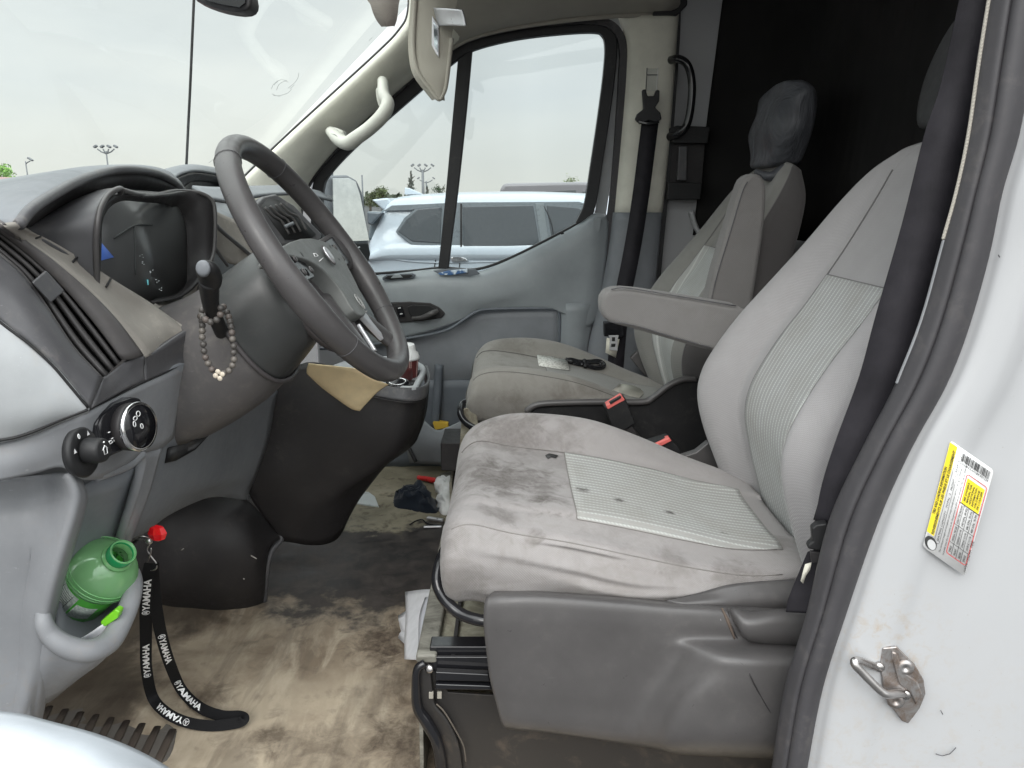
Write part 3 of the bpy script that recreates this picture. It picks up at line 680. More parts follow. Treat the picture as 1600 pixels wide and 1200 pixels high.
# ================================================================== SEATS
def insertmat(name, base, stripe, stains=()):
    m = NT(name); s = m.sep(); n = m.noise(12, 6, .6); n2 = m.noise(70, 5, .7)
    st = m.math('SINE', m.math('MULTIPLY', s[1], 2*pi/.0125)); al = m.math('SINE', m.math('MULTIPLY', m.math('ADD', s[0], s[2]), 2*pi/.0048))
    k = m.math('MULTIPLY', m.mr(st, .45, .85), m.mr(al, -.6, .5, .45, 1))
    gr = m.mr(m.math('SINE', m.math('MULTIPLY', s[1], 2*pi/.0042)), .2, .9, 0, .22)
    c = m.mix(gr, base, tuple(x*.7 for x in base)); c = m.mix(k, c, stripe)
    c = m.mix(m.mr(n, .42, .72, 0, .35), c, tuple(x*y for x, y in zip(base, (.72, .66, .58)))); c = m.mix(m.mr(n2, .62, .8, 0, .4), c, tuple(x*.5 for x in base))
    if stains: c = m.mix(stainmask(m, stains, 60), c, (.05, .045, .04))
    h = m.math('ADD', k, m.math('MULTIPLY', gr, -.8)); return m.done(c, .92, m.bump(h, .5, .0012), spec=.2, Sheen_Weight=.1)
dst = [((-.02, 1.17, 1.14), .12, .9), ((.045, 1.11, 1.14), .045, 1.0), ((-.07, 1.22, 1.14), .09, .6), ((-.08, 1.08, 1.15), .035, .4), ((0, 1.36, 1.18), .085, .6), ((-.02, 1.03, 1.15), .035, .65), ((.10, 1.38, 1.18), .03, .4), ((-.05, 1.42, 1.16), .05, .4), ((.22, 1.0, 1.10), .04, .5), ((.40, 1.1, 1.08), .04, .45), ((.32, .985, 1.08), .05, .5), ((-.10, 1.0, 1.08), .045, .4), ((-.11, .99, 1.08), .11, .5), ((.15, .97, 1.06), .12, .3), ((.05, 1.3, 1.18), .10, .4), ((.03, 1.0, 1.13), .02, .8)]
M['fabD'] = fabric('seat_fabric_driver', (.335, .315, .310), dst, (.06, .047, .038), stamt=.95, grime=.45, wr=None)
M['fabDside'] = fabric('seat_side_driver', (.33, .312, .306), dst, (.09, .075, .06), stamt=.8, grime=.5, wr=(7, (.35, 1, 2.5), .35))
M['fabB'] = fabric('seat_back_driver', (.355, .345, .348), grime=.12)
M['insD'] = insertmat('seat_insert_driver', (.335, .333, .32), (.52, .532, .518), [((.11, 1.17, 1.13), .018, .9), ((.17, 1.15, 1.13), .010, .9), ((.25, 1.14, 1.11), .010, 1.), ((.20, 1.13, 1.12), .008, .9), ((.33, 1.1, 1.1), .008, .6), ((.055, 1.12, 1.13), .04, .5)])
M['insB'] = insertmat('seat_insert_back', (.345, .348, .342), (.54, .552, .545))
pst = [((-.05, 1.80, 1.2), .06, .7), ((.02, 1.9, 1.18), .09, .7), ((-.09, 1.74, 1.12), .04, .5), ((.0, 2.1, 1.2), .08, .6), ((.0, 1.69, 1.14), .05, .6), ((.12, 1.69, 1.16), .05, .6), ((.18, 1.74, 1.18), .05, .6), ((.10, 2.05, 1.2), .05, .5)]
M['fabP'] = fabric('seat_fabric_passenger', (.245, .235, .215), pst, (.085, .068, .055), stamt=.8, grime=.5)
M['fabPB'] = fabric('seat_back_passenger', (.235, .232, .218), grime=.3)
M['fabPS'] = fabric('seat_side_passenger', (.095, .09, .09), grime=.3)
M['insP'] = insertmat('seat_insert_passenger', (.37, .38, .37), (.54, .55, .54))
M['arm'] = fabric('armrest_cloth', (.215, .208, .203), grime=.4)
def subgrid(G, i0, i1, j0, j1, off):
    R = []
    for i in range(i0, i1+1):
        r = []
        for j in range(j0, j1+1):
            a = G[min(i+1, len(G)-1)][j]-G[max(i-1, 0)][j]; b = G[i][j+1]-G[i][j-1]; n = a.cross(b).normalized()
            r.append(G[i][j]+n*off)
        R.append(r)
    return R
def seat(kind, dx, dy, mats, root):
    """frame: cushion 0.5 m wide centred on the given line"""
    D = Vector((dx, dy, 0)); fab, fside, ins, fb, fbs, insb = mats
    # ---------- cushion
    S = [(-.104, .05, .06, .045), (-.099, .012, .03, .015), (-.084, 0, .008, .0), (-.055, 0, 0, 0), (0, 0, 0, 0), (.08, 0, 0, 0), (.16, 0, 0, 0), (.25, 0, 0, 0), (.33, .006, 0, 0), (.40, .02, 0, 0), (.445, .04, .0, 0)]
    ZN = [1.11, 1.135, 1.158, 1.165, 1.152, 1.138, 1.120, 1.100, 1.085, 1.08, 1.075] if kind == 'd' else [1.13, 1.16, 1.195, 1.212, 1.215, 1.205, 1.188, 1.155, 1.12, 1.10, 1.09]
    ZC = [1.10, 1.13, 1.155, 1.168, 1.158, 1.148, 1.135, 1.115, 1.095, 1.085, 1.08] if kind == 'd' else [1.12, 1.15, 1.18, 1.19, 1.185, 1.17, 1.15, 1.125, 1.10, 1.09, 1.08]
    ZF = [1.11, 1.14, 1.165, 1.185, 1.200, 1.198, 1.185, 1.152, 1.118, 1.095, 1.08] if kind == 'd' else [1.13, 1.16, 1.185, 1.205, 1.214, 1.212, 1.195, 1.16, 1.125, 1.10, 1.08]
    yn0, yf0 = .972, 1.448
    secs = []
    for (x, ins_, cut, up), zn, zc, zf in zip(S, ZN, ZC, ZF):
        yn, yf = yn0+ins_, yf0-ins_; zb = (1.035 if kind == 'd' else 1.085)+up+(.012 if x < -.1 else 0) - (.0 if x < -.05 else .01); ym = 1.21; hn = zn-zb; hf = zf-zb
        w = .012*sin(x*30) if kind == 'd' else 0
        L = [(yn+.06, zb), (yn+.018, zb+.008), (yn+.002, zb+.3*hn), (yn-.004+w*.3, zb+.6*hn), (yn+.004, zn-.022), (yn+.020, zn-.003), (yn+.05, zn+.002), (yn+.078, zc+.45*(zn-zc)), (yn+.10, zc+.001),
             (ym-.07, zc-.003), (ym, zc-.004), (ym+.07, zc-.003),
             (yf-.115, zc+.002), (yf-.09, zc+.5*(zf-zc)), (yf-.055, zf), (yf-.022, zf-.004), (yf-.004, zf-.025), (yf+.003, zb+.6*hf), (yf, zb+.3*hf), (yf-.015, zb+.008), (yf-.06, zb), (ym, zb-.004)]
        secs.append([Vector((x, y, z))+D for y, z in L])
    n1, n2 = 5, 7
    G = grid_interp(secs, n1, n2, True); nr, nc = len(G), len(G[0])
    vs = [v for r in G for v in r]; f = gridfaces(nr, nc, True); mi = []
    jn = 5*n2
    for i in range(nr-1):
        for j in range(nc): mi.append(1 if (j < jn or j >= 16*n2) else 0)
    if kind == 'd':   # loose cover sags and creases along the near side
        for i in range(nr):
            for j in range(nc):
                v = G[i][j]
                if j < 4*n2+4 or j > nc-5:
                    t = max(0, min(1, (v.x+.10)/.2)); q = noise.noise(Vector((v.x*4.5, 0, v.z*36+v.x*8)))
                    v.y -= (.024*t)*(q+.05); z_ = v.z+.10*max(0, v.x)+.02*sin(v.x*9); v.y -= sum(am*math.exp(-((z_-zk-.012*noise.noise(Vector((v.x*5, zk*50, 0))))/.0065)**2)*max(0, sin((v.x-xa)*pi/xl)) if xa < v.x < xa+xl else 0 for zk, am, xa, xl in ((1.125, .006, -.11, .42), (1.105, .009, -.02, .40), (1.085, .008, .06, .36), (1.065, .010, .12, .32), (1.140, .005, .10, .28), (1.05, .008, -.08, .3)))
                if j < 2*n2+2 or j > nc-7: 
                    v.z += -.010*sin(max(0, (v.x-.03))*6.5)+ (.06*max(0, v.x-.22) if v.x > .22 else 0)
        vs = [v for r in G for v in r]
    for r in (0, nr-1):
        c = sum((v for v in G[r]), Vector())/nc; ci = len(vs); vs.append(c)
        for j in range(nc): f.append((ci, r*nc+(j+1) % nc, r*nc+j)); mi.append(0)
    mesh('cushion', vs, f, [fab, fside], root, mi=mi)
    i0, i1, j0, j1 = 5*n1+1, 9*n1+1, 7*n2, 12*n2
    I = subgrid(G, i0, i1, j0, j1, .0012)
    if (I[2][2]-G[i0+2][j0+2]).z < 0: I = subgrid(G, i0, i1, j0, j1, -.0012)
    mesh('cushion_insert', [v for r in I for v in r], gridfaces(len(I), len(I[0])), ins, root, solid=.0015)
    vs, f = [], []
    up = Vector((0, 0, .0012))
    tubev([G[i][jn-1]+up*.2 for i in range(2*n1, 9*n1)], .0008, 6, vs=vs, f=f)
    tubev([G[i][j0]+up for i in range(i0, i1)], .0008, 6, vs=vs, f=f)
    tubev([G[i][j1]+up for i in range(n1+3, i1)], .0010, 6, vs=vs, f=f)
    tubev([G[i0][j]+up for j in range(j0, j1+1)], .0010, 6, vs=vs, f=f)
    tubev([G[i1][j]+up for j in range(j0, j1+1)], .0010, 6, vs=vs, f=f)
    mesh('cushion_seam', vs, f, simple('seam_thread_'+kind, (.21, .195, .185) if kind == 'd' else (.09, .085, .08), .9), root)
    # ---------- backrest
    Fp = [(.44, .99), (.405, 1.08), (.368, 1.17), (.352, 1.235), (.358, 1.285), (.382, 1.335), (.418, 1.39), (.455, 1.437), (.52, 1.52), (.578, 1.598), (.615, 1.640), (.645, 1.662)]
    Bp = [(.52, .98), (.535, 1.06), (.553, 1.14), (.568, 1.20), (.582, 1.25), (.595, 1.30), (.610, 1.35), (.625, 1.40), (.648, 1.48), (.664, 1.55), (.672, 1.60), (.668, 1.645)]
    RC = [.035, .05, .062, .064, .063, .060, .055, .050, .034, .02, .006, .0]
    IN = [.0, .0, -.002, -.004, -.004, 0, .005, .01, .022, .035, .055, .095]
    secs = []
    for (fx, fz), (bx, bz), rc, i_ in zip(Fp, Bp, RC, IN):
        F_, B_ = Vector((fx, 0, fz)), Vector((bx, 0, bz)); L_ = (B_-F_).length; c = rc/max(L_, .03)
        yn, yf, ym = .972+i_, 1.448-i_, 1.21; top = max(0, (fz-1.56))*.25
        L = [(yn+.05, .99), (yn+.012, .9), (yn, .62), (yn+.002, .3), (yn+.016, .07+.4*c), (yn+.042, .38*c), (yn+.068, .55*c), (yn+.090, .82*c), (yn+.112, c),
             (ym-.07, c*1.03), (ym, c*1.06), (ym+.07, c*1.03), (yf-.112, c), (yf-.094, .75*c), (yf-.072, .25*c), (yf-.042, 0), (yf-.016, .07), (yf-.002, .3), (yf, .62), (yf-.012, .9), (yf-.05, .99), (ym+.08, 1.03), (ym-.08, 1.03)]
        sec = []
        for y, s in L:
            p = F_.lerp(B_, s); cr = top*(1-((y-ym)/.2)**2); sec.append(Vector((p.x, y, p.z+cr))+D)
        secs.append(sec)
    G = grid_interp(secs, n1, n2, True); nr, nc = len(G), len(G[0])
    vs = [v for r in G for v in r]; f = gridfaces(nr, nc, True); mi = []
    for i in range(nr-1):
        for j in range(nc): mi.append(1 if (j < 4*n2-1 or j >= 17*n2) else 0)
    for r in (0, nr-1):
        c = sum((v for v in G[r]), Vector())/nc; ci = len(vs); vs.append(c)
        for j in range(nc): f.append((ci, r*nc+(j+1) % nc, r*nc+j)); mi.append(0)
    mesh('backrest', vs, f, [fb, fbs], root, mi=mi)
    i0, i1, j0, j1 = 1, 7*n1+3, 5*n2+4, (12*n2-3 if kind == 'd' else 13*n2+1)
    I = subgrid(G, i0, i1, j0, j1, .0012)
    if (I[9][9]-G[i0+9][j0+9]).x > 0: I = subgrid(G, i0, i1, j0, j1, -.0012)
    mesh('backrest_insert', [v for r in I for v in r], gridfaces(len(I), len(I[0])), insb, root, solid=.0015)
    vs, f = [], []; up = Vector((-.0012, 0, .0006))
    tubev([G[i][j1]+up for i in range(0, 10*n1)], .0011, 6, vs=vs, f=f)
    tubev([G[i1][j]+up for j in range(j0, j1+1)], .0011, 6, vs=vs, f=f)
    if kind == 'p': tubev([G[i][4*n2-1] for i in range(4, 11*n1)], .0012, 6, vs=vs, f=f)
    mesh('backrest_seam', vs, f, simple('seam_dark_'+kind, (.17, .165, .165), .9), root)
ds = thing('driver_seat', 'stained light grey driver seat with striped centre panels, nearest the open door', 'car seat', (.15, 1.21, .715), 'front seats')
seat('d', 0, 0, (M['fabD'], M['fabDside'], M['insD'], M['fabB'], M['fabB'], M['insB']), ds)
ps = thing('passenger_seat', 'darker grey passenger seat with a raised armrest, beyond the driver seat', 'car seat', (.13, 1.95, .715), 'front seats')
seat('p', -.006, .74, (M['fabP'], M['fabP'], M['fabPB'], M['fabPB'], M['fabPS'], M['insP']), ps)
# headrests
def headrest(c, mat, root, name='headrest', lean=.30, s=1., wob=0):
    secs = []
    for k, (h, wy, wx) in enumerate([(-.095, .05, .03), (-.09, .085, .045), (-.06, .11, .052), (-.01, .125, .055), (.04, .125, .052), (.075, .112, .046), (.098, .085, .034), (.104, .04, .016)]):
        ring = []
        for j in range(12):
            a = 2*pi*j/12; ca, sa = cos(a), sin(a)
            q = 1+wob*noise.noise(Vector((k*.9, ca*1.5, sa*1.5)))
            ring.append(Vector((c[0]+h*lean+(abs(ca)**.7)*math.copysign(1, ca)*wx*s*q, c[1]+(abs(sa)**.7)*math.copysign(1, sa)*wy*s*q, c[2]+h*s)))
        secs.append(ring)
    return loft(name, secs, mat, root, n=(4, 3))
lea = NT('headrest_cover'); q = lea.noise(9, 5, .6, dist=1.5, stretch=(1, 1, .35)); q2 = lea.noise(60, 4, .6)
lea.done(lea.mix(lea.mr(q, .35, .65), (.045, .048, .055), (.105, .11, .122)), lea.mr(q2, .3, .7, .42, .6), lea.bump(q, .8, .02), spec=.4)
headrest((.650, 1.95, 1.765), lea.m, ps, wob=.22, s=.98, lean=.12)
tube('cover_tuft', [(1180, 268, 1.88), (1205, 276, 1.86), (1228, 262, 1.86), (1244, 270, 1.87)], [.006, .012, .010, .004], lea.m, ps)
headrest((.712, 1.22, 1.80), plastic('headrest_vinyl', (.035, .036, .038), .55, .2, .05), ds, s=1.0)
# armrests
def armrest(name, px, Y, root, mat, th=.06, label=None):
    P = [(u, v, Y) for u, v in px]
    return slab(name, P, mat, root, thick=th, bevel=.018, segs=5, rnd=1, label=label)
armrest('armrest', [(938, 480), (940, 462), (953, 452), (980, 450), (1060, 462), (1180, 482), (1200, 530), (1175, 562), (1110, 549), (1050, 532), (990, 514), (955, 506), (942, 496)], 1.455, ds, M['arm'])
tube('armrest_seam', [(955, 452, 1.454), (980, 450, 1.452), (1060, 463, 1.452), (1150, 478, 1.452)], .0012, M['dash'], ds)
tube('armrest_seam', [(955, 503, 1.4535), (990, 508, 1.4535), (1050, 526, 1.4535), (1110, 543, 1.4535)], .0011, M['dash'], ds)
armrest('armrest', [(1100, 500), (1112, 440), (1136, 360), (1156, 292), (1164, 276), (1180, 270), (1194, 276), (1199, 295), (1196, 350), (1184, 430), (1174, 490), (1160, 530), (1110, 540)], 1.675, ps, M['arm'], label='raised armrest')
tube('armrest_seam', [(1106, 500, 1.673), (1118, 440, 1.673), (1142, 360, 1.673), (1160, 300, 1.673), (1168, 284, 1.673)], .0012, M['dash'], ps)
# ---- driver seat trim
sv_ = [(751, 966), (756, 940), (782, 926), (850, 928), (960, 936), (1080, 944), (1140, 947), (1150, 975), (1240, 990), (1330, 1000), (1330, 1186), (1200, 1184), (1105, 1178), (1050, 1176), (992, 1160), (900, 1148), (786, 1134), (770, 1090), (758, 1040)]
cu = [(757, 758, 850, 960, 1060, 1085, 1140, 1240, 1330)]
rows = [[(772, 926, .958), (800, 926, .957), (850, 926, .956), (960, 934, .956), (1040, 941, .956), (1090, 943, .956), (1140, 946, .956), (1240, 950, .957), (1330, 955, .957)],
        [(759, 938, .936), (790, 934, .932), (850, 934, .931), (960, 942, .931), (1040, 949, .931), (1090, 952, .931), (1140, 955, .933), (1240, 966, .936), (1330, 972, .94)],
        [(756, 965, .930), (790, 962, .925), (850, 962, .924), (960, 966, .924), (1040, 970, .924), (1090, 972, .924), (1140, 975, .925), (1240, 985, .927), (1330, 990, .93)],
        [(758, 995, .929), (790, 993, .924), (850, 993, .923), (960, 995, .923), (1040, 998, .922), (1080, 999, .921), (1140, 1002, .920), (1240, 1006, .920), (1330, 1008, .92)],
        [(762, 1030, .929), (792, 1028, .924), (850, 1028, .923), (960, 1028, .923), (1050, 1020, .920), (1092, 1020, .897), (1140, 1026, .880), (1240, 1030, .880), (1330, 1032, .880)],
        [(766, 1060, .929), (795, 1058, .924), (850, 1058, .923), (950, 1058, .923), (1028, 1055, .921), (1075, 1055, .895), (1135, 1052, .872), (1240, 1052, .872), (1330, 1054, .872)],
        [(775, 1095, .930), (800, 1094, .925), (850, 1095, .924), (930, 1098, .924), (1000, 1098, .922), (1045, 1098, .897), (1095, 1098, .872), (1240, 1100, .872), (1330, 1100, .872)],
        [(784, 1128, .934), (810, 1132, .929), (850, 1136, .928), (900, 1142, .928), (975, 1150, .926), (1020, 1155, .902), (1070, 1162, .880), (1240, 1168, .880), (1330, 1172, .880)],
        [(789, 1136, .955), (812, 1139, .955), (850, 1142, .955), (905, 1149, .955), (985, 1162, .95), (1035, 1170, .94), (1075, 1178, .935), (1240, 1184, .935), (1330, 1188, .935)]]
patch('side_cover', rows, M['char'], ds, n=(5, 5), solid=.004)
patch('rear_cover', [[(1040, 940, .955), (1090, 928, .96), (1150, 912, .965), (1260, 905, .97), (1340, 900, .97)], [(1060, 944, .945), (1120, 942, .945), (1170, 940, .95), (1260, 938, .95), (1340, 938, .95)], [(1080, 952, .95), (1130, 955, .955), (1180, 960, .96), (1260, 970, .965), (1340, 975, .965)]], M['char'], ds, solid=.004)
tube('cover_split', [(1136, 950, .930), (1146, 985, .922), (1158, 1010, .917), (1170, 1050, .870), (1190, 1090, .869), (1215, 1128, .872), (1250, 1160, .876)], .0009, M['blackm'], ds)
# faint adjust mark moulded in the cover
vs, f = [], []
for c in ([(1104, 992), (1110, 994), (1114, 988), (1110, 984), (1104, 985), (1104, 992)], [(1118, 978), (1124, 984), (1118, 986), (1128, 990)], [(1126, 974), (1134, 977)], [(1130, 970), (1131, 982)]):
    tubev([U(u-4, v-3, .9245) for u, v in c], .0008, 5, vs=vs, f=f)
mesh('moulded_mark', vs, f, plastic('char_light', (.17, .165, .165), .5), ds)
loft('recliner_handle', [[(1140, 953, .93), (1150, 950, .945), (1150, 962, .945), (1144, 968, .93)], [(1150, 957, .915), (1160, 952, .945), (1165, 985, .945), (1154, 985, .915)],
     [(1170, 968, .905), (1180, 955, .945), (1185, 1000, .945), (1170, 1000, .905)], [(1230, 962, .905), (1235, 953, .945), (1235, 1006, .945), (1228, 1004, .905)], [(1330, 966, .905), (1335, 955, .945), (1335, 1010, .945), (1328, 1008, .905)]], M['char'], ds, n=(4, 3))
tube('rust_streak', [(1128, 950, .930), (1138, 972, .924), (1148, 998, .921)], [.0012, .0025, .0012], plastic('rust', (.10, .075, .06), .8), ds)
# slide bar under the cushion front
tube('slide_bar', [(700, 850, 1.06), (688, 878, 1.03), (683, 905, 1.01), (688, 925, 1.0), (702, 945, .985), (722, 960, .975), (745, 968, .965), (775, 972, .96)], .0085, M['gloss'], ds, sides=12)
# pedestal
PX = -.136
ped = thing('seat_pedestal', 'black steel pedestal with slide rails under the driver seat', 'seat base', (.2, 1.2, .715), 'seat pedestals')
rusty = NT('pedestal_paint'); q = rusty.noise(25, 6, .7, dist=.6); rusty.done(rusty.mix(rusty.mr(q, .54, .76, 0, .5), (.026, .024, .023), (.11, .085, .065)), .38, rusty.bump(q, .2, .002), spec=.45); M['ped'] = rusty.m
dirtm = NT('dirty_tray'); q = dirtm.noise(18, 7, .7, dist=.8); dirtm.done(dirtm.mix(dirtm.mr(q, .38, .64), (.13, .11, .08), (.33, .32, .25)), .75, dirtm.bump(q, .4, .004)); M['tray'] = dirtm.m
slab('side_plate', [(650, 1058), (655, 1040), (668, 1034), (700, 1082), (760, 1086), (1400, 1100), (1400, 1260), (715, 1260), (700, 1180), (688, 1145), (660, 1110), (650, 1090)], M['ped'], ped, Y=.985, thick=.004, bevel=.001, smooth=False)
tube('front_lip', [(690, 1240, .972), (689, 1195, .972), (683, 1160, .972), (668, 1130, .972), (653, 1106, .972), (650, 1075, .972), (652, 1046, .972), (664, 1036, .975)], [.009, .009, .009, .009, .008, .007, .006, .006], M['gloss'], ped, sides=10)
patch('front_lip_face', [[(654, 1042, .98), (652, 1075, .98), (655, 1102, .98), (672, 1130, .98), (688, 1160, .98), (694, 1200, .98), (694, 1250, .98)], [(672, 1040, .978), (676, 1080, .975), (680, 1100, .975), (700, 1125, .975), (716, 1160, .975), (722, 1200, .975), (724, 1250, .975)]], M['ped'], ped, solid=.006)
tube('weld_bead', [(682, 1100, .972), (694, 1112, .971), (710, 1138, .971), (724, 1165, .971), (728, 1190, .971)], .0012, plastic('weld', (.10, .085, .07), .7), ped)
top = [Vector((PX, .99, .945)), Vector((.46, .99, .945)), Vector((.46, 1.44, .945)), Vector((PX, 1.44, .945))]
slab('top_plate', top, M['tray'], ped, dirv=(0, 0, -1), thick=.006, bevel=.001)
slab('front_plate', [Vector((PX, .99, .94)), Vector((PX, 1.44, .94)), Vector((PX-.004, 1.44, .715)), Vector((PX-.004, .99, .715))], M['scuff'], ped, dirv=(1, 0, 0), thick=.006, bevel=.001)
box('front_rim', (PX+.012, 1.215, .952), (.030, .46, .014), M['scuff'], ped, bevel=.004)
box('tray_rib', (PX+.05, 1.215, .949), (.006, .45, .008), M['blackm'], ped, bevel=.001)
def rail(y, root, x0=-.12, x1=.45, z=.955):
    vs, f = boxv(((x0+x1)/2, y, z), (x1-x0, .045, .012)); boxv(((x0+x1)/2, y-.02, z+.014), (x1-x0, .006, .022), None, vs, f); boxv(((x0+x1)/2, y+.02, z+.014), (x1-x0, .006, .022), None, vs, f)
    boxv(((x0+x1)/2, y, z+.028), (x1-x0, .028, .016), None, vs, f)
    return mesh('slide_rail', vs, f, M['gloss'], root, bevel=.002, smooth=True)
rail(1.01, ped, z=.930); rail(1.38, ped)
slab('rail_end', [(680, 1050), (764, 1054), (766, 1066), (680, 1064)], M['gloss'], ped, Y=.972, thick=.012, bevel=.002)
slab('rail_end', [(680, 1069), (767, 1072), (769, 1079), (680, 1078)], M['gloss'], ped, Y=.970, thick=.012, bevel=.002)
for u in (670, 683): slab('rail_tab', [(u, 1082), (u+7, 1082), (u+7, 1092), (u, 1092)], simple('tab'+str(u), (.30, .28, .24), .5), ped, Y=.971, thick=.004, bevel=.0005)
lathe('screw', [(.006, 0), (.006, .002), (.003, .0035)], U(671, 1045, .973), (-.2, -1, .3), M['steel'], ped)
# passenger pedestal and bar
pp = thing('seat_pedestal', 'dark pedestal with worn camouflage paint under the passenger seat', 'seat base', (.2, 1.95, .715), 'seat pedestals')
box('box', (.16, 1.95, .83), (.60, .44, .23), M['ped'], pp, bevel=.004)
box('front_plate', (-.147, 1.95, .83), (.006, .44, .22), M['tray'], pp, bevel=.001)
slab('side_plate', [(722, 640), (735, 637), (745, 650), (748, 668), (1090, 680), (1090, 800), (716, 730)], M['tray'], pp, Y=1.715, thick=.01, bevel=.001)
rail(1.75, pp, z=.955); rail(2.14, pp, z=.955)
box('rail_block', (-.06, 1.80, 1.0), (.22, .12, .07), M['blackm'], pp, bevel=.003)
tube('slide_bar', [(730, 628, 1.75), (722, 632, 1.74), (720, 648, 1.70), (730, 662, 1.68), (745, 670, 1.66), (765, 672, 1.64)], .008, M['gloss'], ps, sides=12)
slab('side_cover', [(818, 648), (828, 636), (850, 630), (940, 628), (1008, 627), (1030, 614), (1055, 595), (1085, 590), (1108, 598), (1130, 640), (1130, 745), (1000, 735), (850, 690), (822, 670)], M['black'], ps, Y=1.685, thick=.025, bevel=.008)
tube('cover_rim', [(822, 643, 1.68), (835, 634, 1.68), (860, 630, 1.68), (940, 628, 1.68), (1004, 628, 1.68), (1022, 620, 1.68), (1044, 603, 1.68), (1066, 593, 1.68), (1088, 592, 1.68)], .0075, M['char'], ps)
slab('far_cover', [(985, 560), (1000, 545), (1020, 560), (1010, 590)], M['char'], ps, Y=2.17, thick=.02)
slab('near_cover', [(1060, 715), (1088, 706), (1108, 690), (1120, 720), (1140, 760), (1100, 740)], M['char'], ds, Y=1.465, thick=.02, bevel=.004)
# buckles
def buckle(root_label, corner, ax, sz, Y, grp, stalk):
    b = thing('seat_belt_buckle', root_label, 'buckle', corner, grp)
    return b
bk = thing('seat_belt_buckle', 'black seat belt buckle with red button standing between the two seats', 'buckle', U(985, 668, 1.6), 'seat belt buckles')
slab('housing', [(944, 636), (976, 620), (994, 662), (962, 682)], M['black'], bk, Y=1.60, thick=.032, bevel=.004)
slab('button', [(947, 634), (972, 619), (977, 625), (950, 640)], M['redbk'], bk, Y=1.598, thick=.03, bevel=.002)
slab('slot', [(952, 629), (970, 619), (971, 622), (954, 632)], M['black'], bk, Y=1.595, thick=.01, bevel=.0005)
slab('stalk', [(962, 676), (985, 662), (1020, 710), (1000, 730)], M['blackm'], bk, Y=1.605, thick=.02, bevel=.002)
bk = thing('seat_belt_buckle', 'low black seat belt buckle with red button tucked beside the driver cushion', 'buckle', U(1040, 720, 1.5), 'seat belt buckles')
slab('housing', [(1010, 694), (1046, 683), (1062, 700), (1080, 735), (1040, 735)], M['black'], bk, Y=1.50, thick=.032, bevel=.004)
slab('button', [(1016, 697), (1046, 684), (1050, 689), (1020, 704)], M['redbk'], bk, Y=1.494, thick=.02, bevel=.002)
# far belt anchor with tongue
sb2 = thing('seat_belt', 'passenger seat belt hanging from the far beige pillar', 'seat belt', U(990, 450, 2.3), 'seat belts')
band('webbing', [(1017, 178, 2.318), (1014, 205, 2.31), (1009, 245, 2.30), (1002, 300, 2.29), (993, 360, 2.27), (984, 410, 2.25), (974, 460, 2.24), (966, 520, 2.24), (960, 600, 2.24)], .048, .002, M['belt'], sb2, face=(.1, 1, 0), bevel=0)
slab('guide', [(1004, 140), (1009, 139), (1012, 150), (1022, 150), (1026, 140), (1031, 141), (1030, 158), (1024, 168), (1032, 176), (1034, 186), (1026, 192), (1014, 188), (1000, 194), (993, 186), (996, 178), (1006, 170), (1005, 156)], M['rubberb'], sb2, Y=2.295, thick=.02, bevel=.003)
band('guide_rim', [(998, 190, 2.285), (1014, 193, 2.283), (1030, 190, 2.285)], .008, .012, M['gloss'], sb2)
slab('buckle_box', [(944, 504), (966, 503), (975, 508), (975, 527), (944, 526)], M['gloss'], sb2, Y=2.20, thick=.03, bevel=.003)
slab('tongue', [(951, 524), (967, 524), (965, 530), (965, 548), (952, 547), (953, 530)], M['silver'], sb2, Y=2.198, thick=.003, bevel=.0005)
slab('tongue_slot', [(956, 527), (961, 527), (961, 533), (956, 533)], M['black'], sb2, Y=2.1965, thick=.001, bevel=0)
slab('tongue_slot', [(955, 537), (962, 537), (961, 542), (955, 542)], M['black'], sb2, Y=2.1965, thick=.001, bevel=0)
slab('care_label', [(948, 528), (968, 530), (962, 559), (946, 551)], simple('cream_cloth', (.6, .58, .5), .8), sb2, Y=2.203, thick=.002, bevel=0)
# near belt
sb = thing('seat_belt', 'black driver seat belt running down behind the near door pillar', 'seat belt', UJ(1330, 820, -.08), 'seat belts')
bl = [(1588, -320), (1552, -60), (1540, 0), (1509, 137), (1484, 217), (1452, 354), (1412, 500), (1384, 600), (1345, 700), (1318, 765), (1300, 822)]
band('webbing', [UJ(u, v, -.055) for u, v in bl], [.05, .05, .05, .05, .052, .056, .060, .060, .058, .05, .04], .0018, M['belt'], sb, face=-JN, bevel=0)
band('webbing_back', [UJ(u+10, v, -.075) for u, v in bl[5:]], .06, .0018, M['belt'], sb, face=-JN, bevel=0)
slab('tongue_housing', [UJ(u, v, -.04) for u, v in [(1268, 826), (1276, 820), (1292, 818), (1300, 830), (1292, 852), (1284, 862), (1262, 858), (1262, 852), (1270, 846)]], M['black'], sb, dirv=-JN, thick=.015, bevel=.003)
slab('tongue', [UJ(u, v, -.042) for u, v in [(1266, 862), (1282, 864), (1284, 880), (1268, 880)]], M['blackm'], sb, dirv=-JN, thick=.006, bevel=.001)
patch('folded_webbing', [[UJ(1262, 862, -.06), UJ(1246, 900, -.06), UJ(1232, 935, -.06), UJ(1228, 956, -.06)], [UJ(1300, 850, -.05), UJ(1285, 900, -.05), UJ(1275, 935, -.05), UJ(1262, 958, -.05)]], M['belt'], sb, solid=.002)
slab('frayed_label', [UJ(u, v, -.045) for u, v in [(1258, 882), (1268, 879), (1266, 890), (1259, 900), (1255, 912), (1251, 908), (1254, 896)]], simple('cloth_scrap', (.62, .6, .52), .9), sb, dirv=-JN, thick=.001, bevel=0)

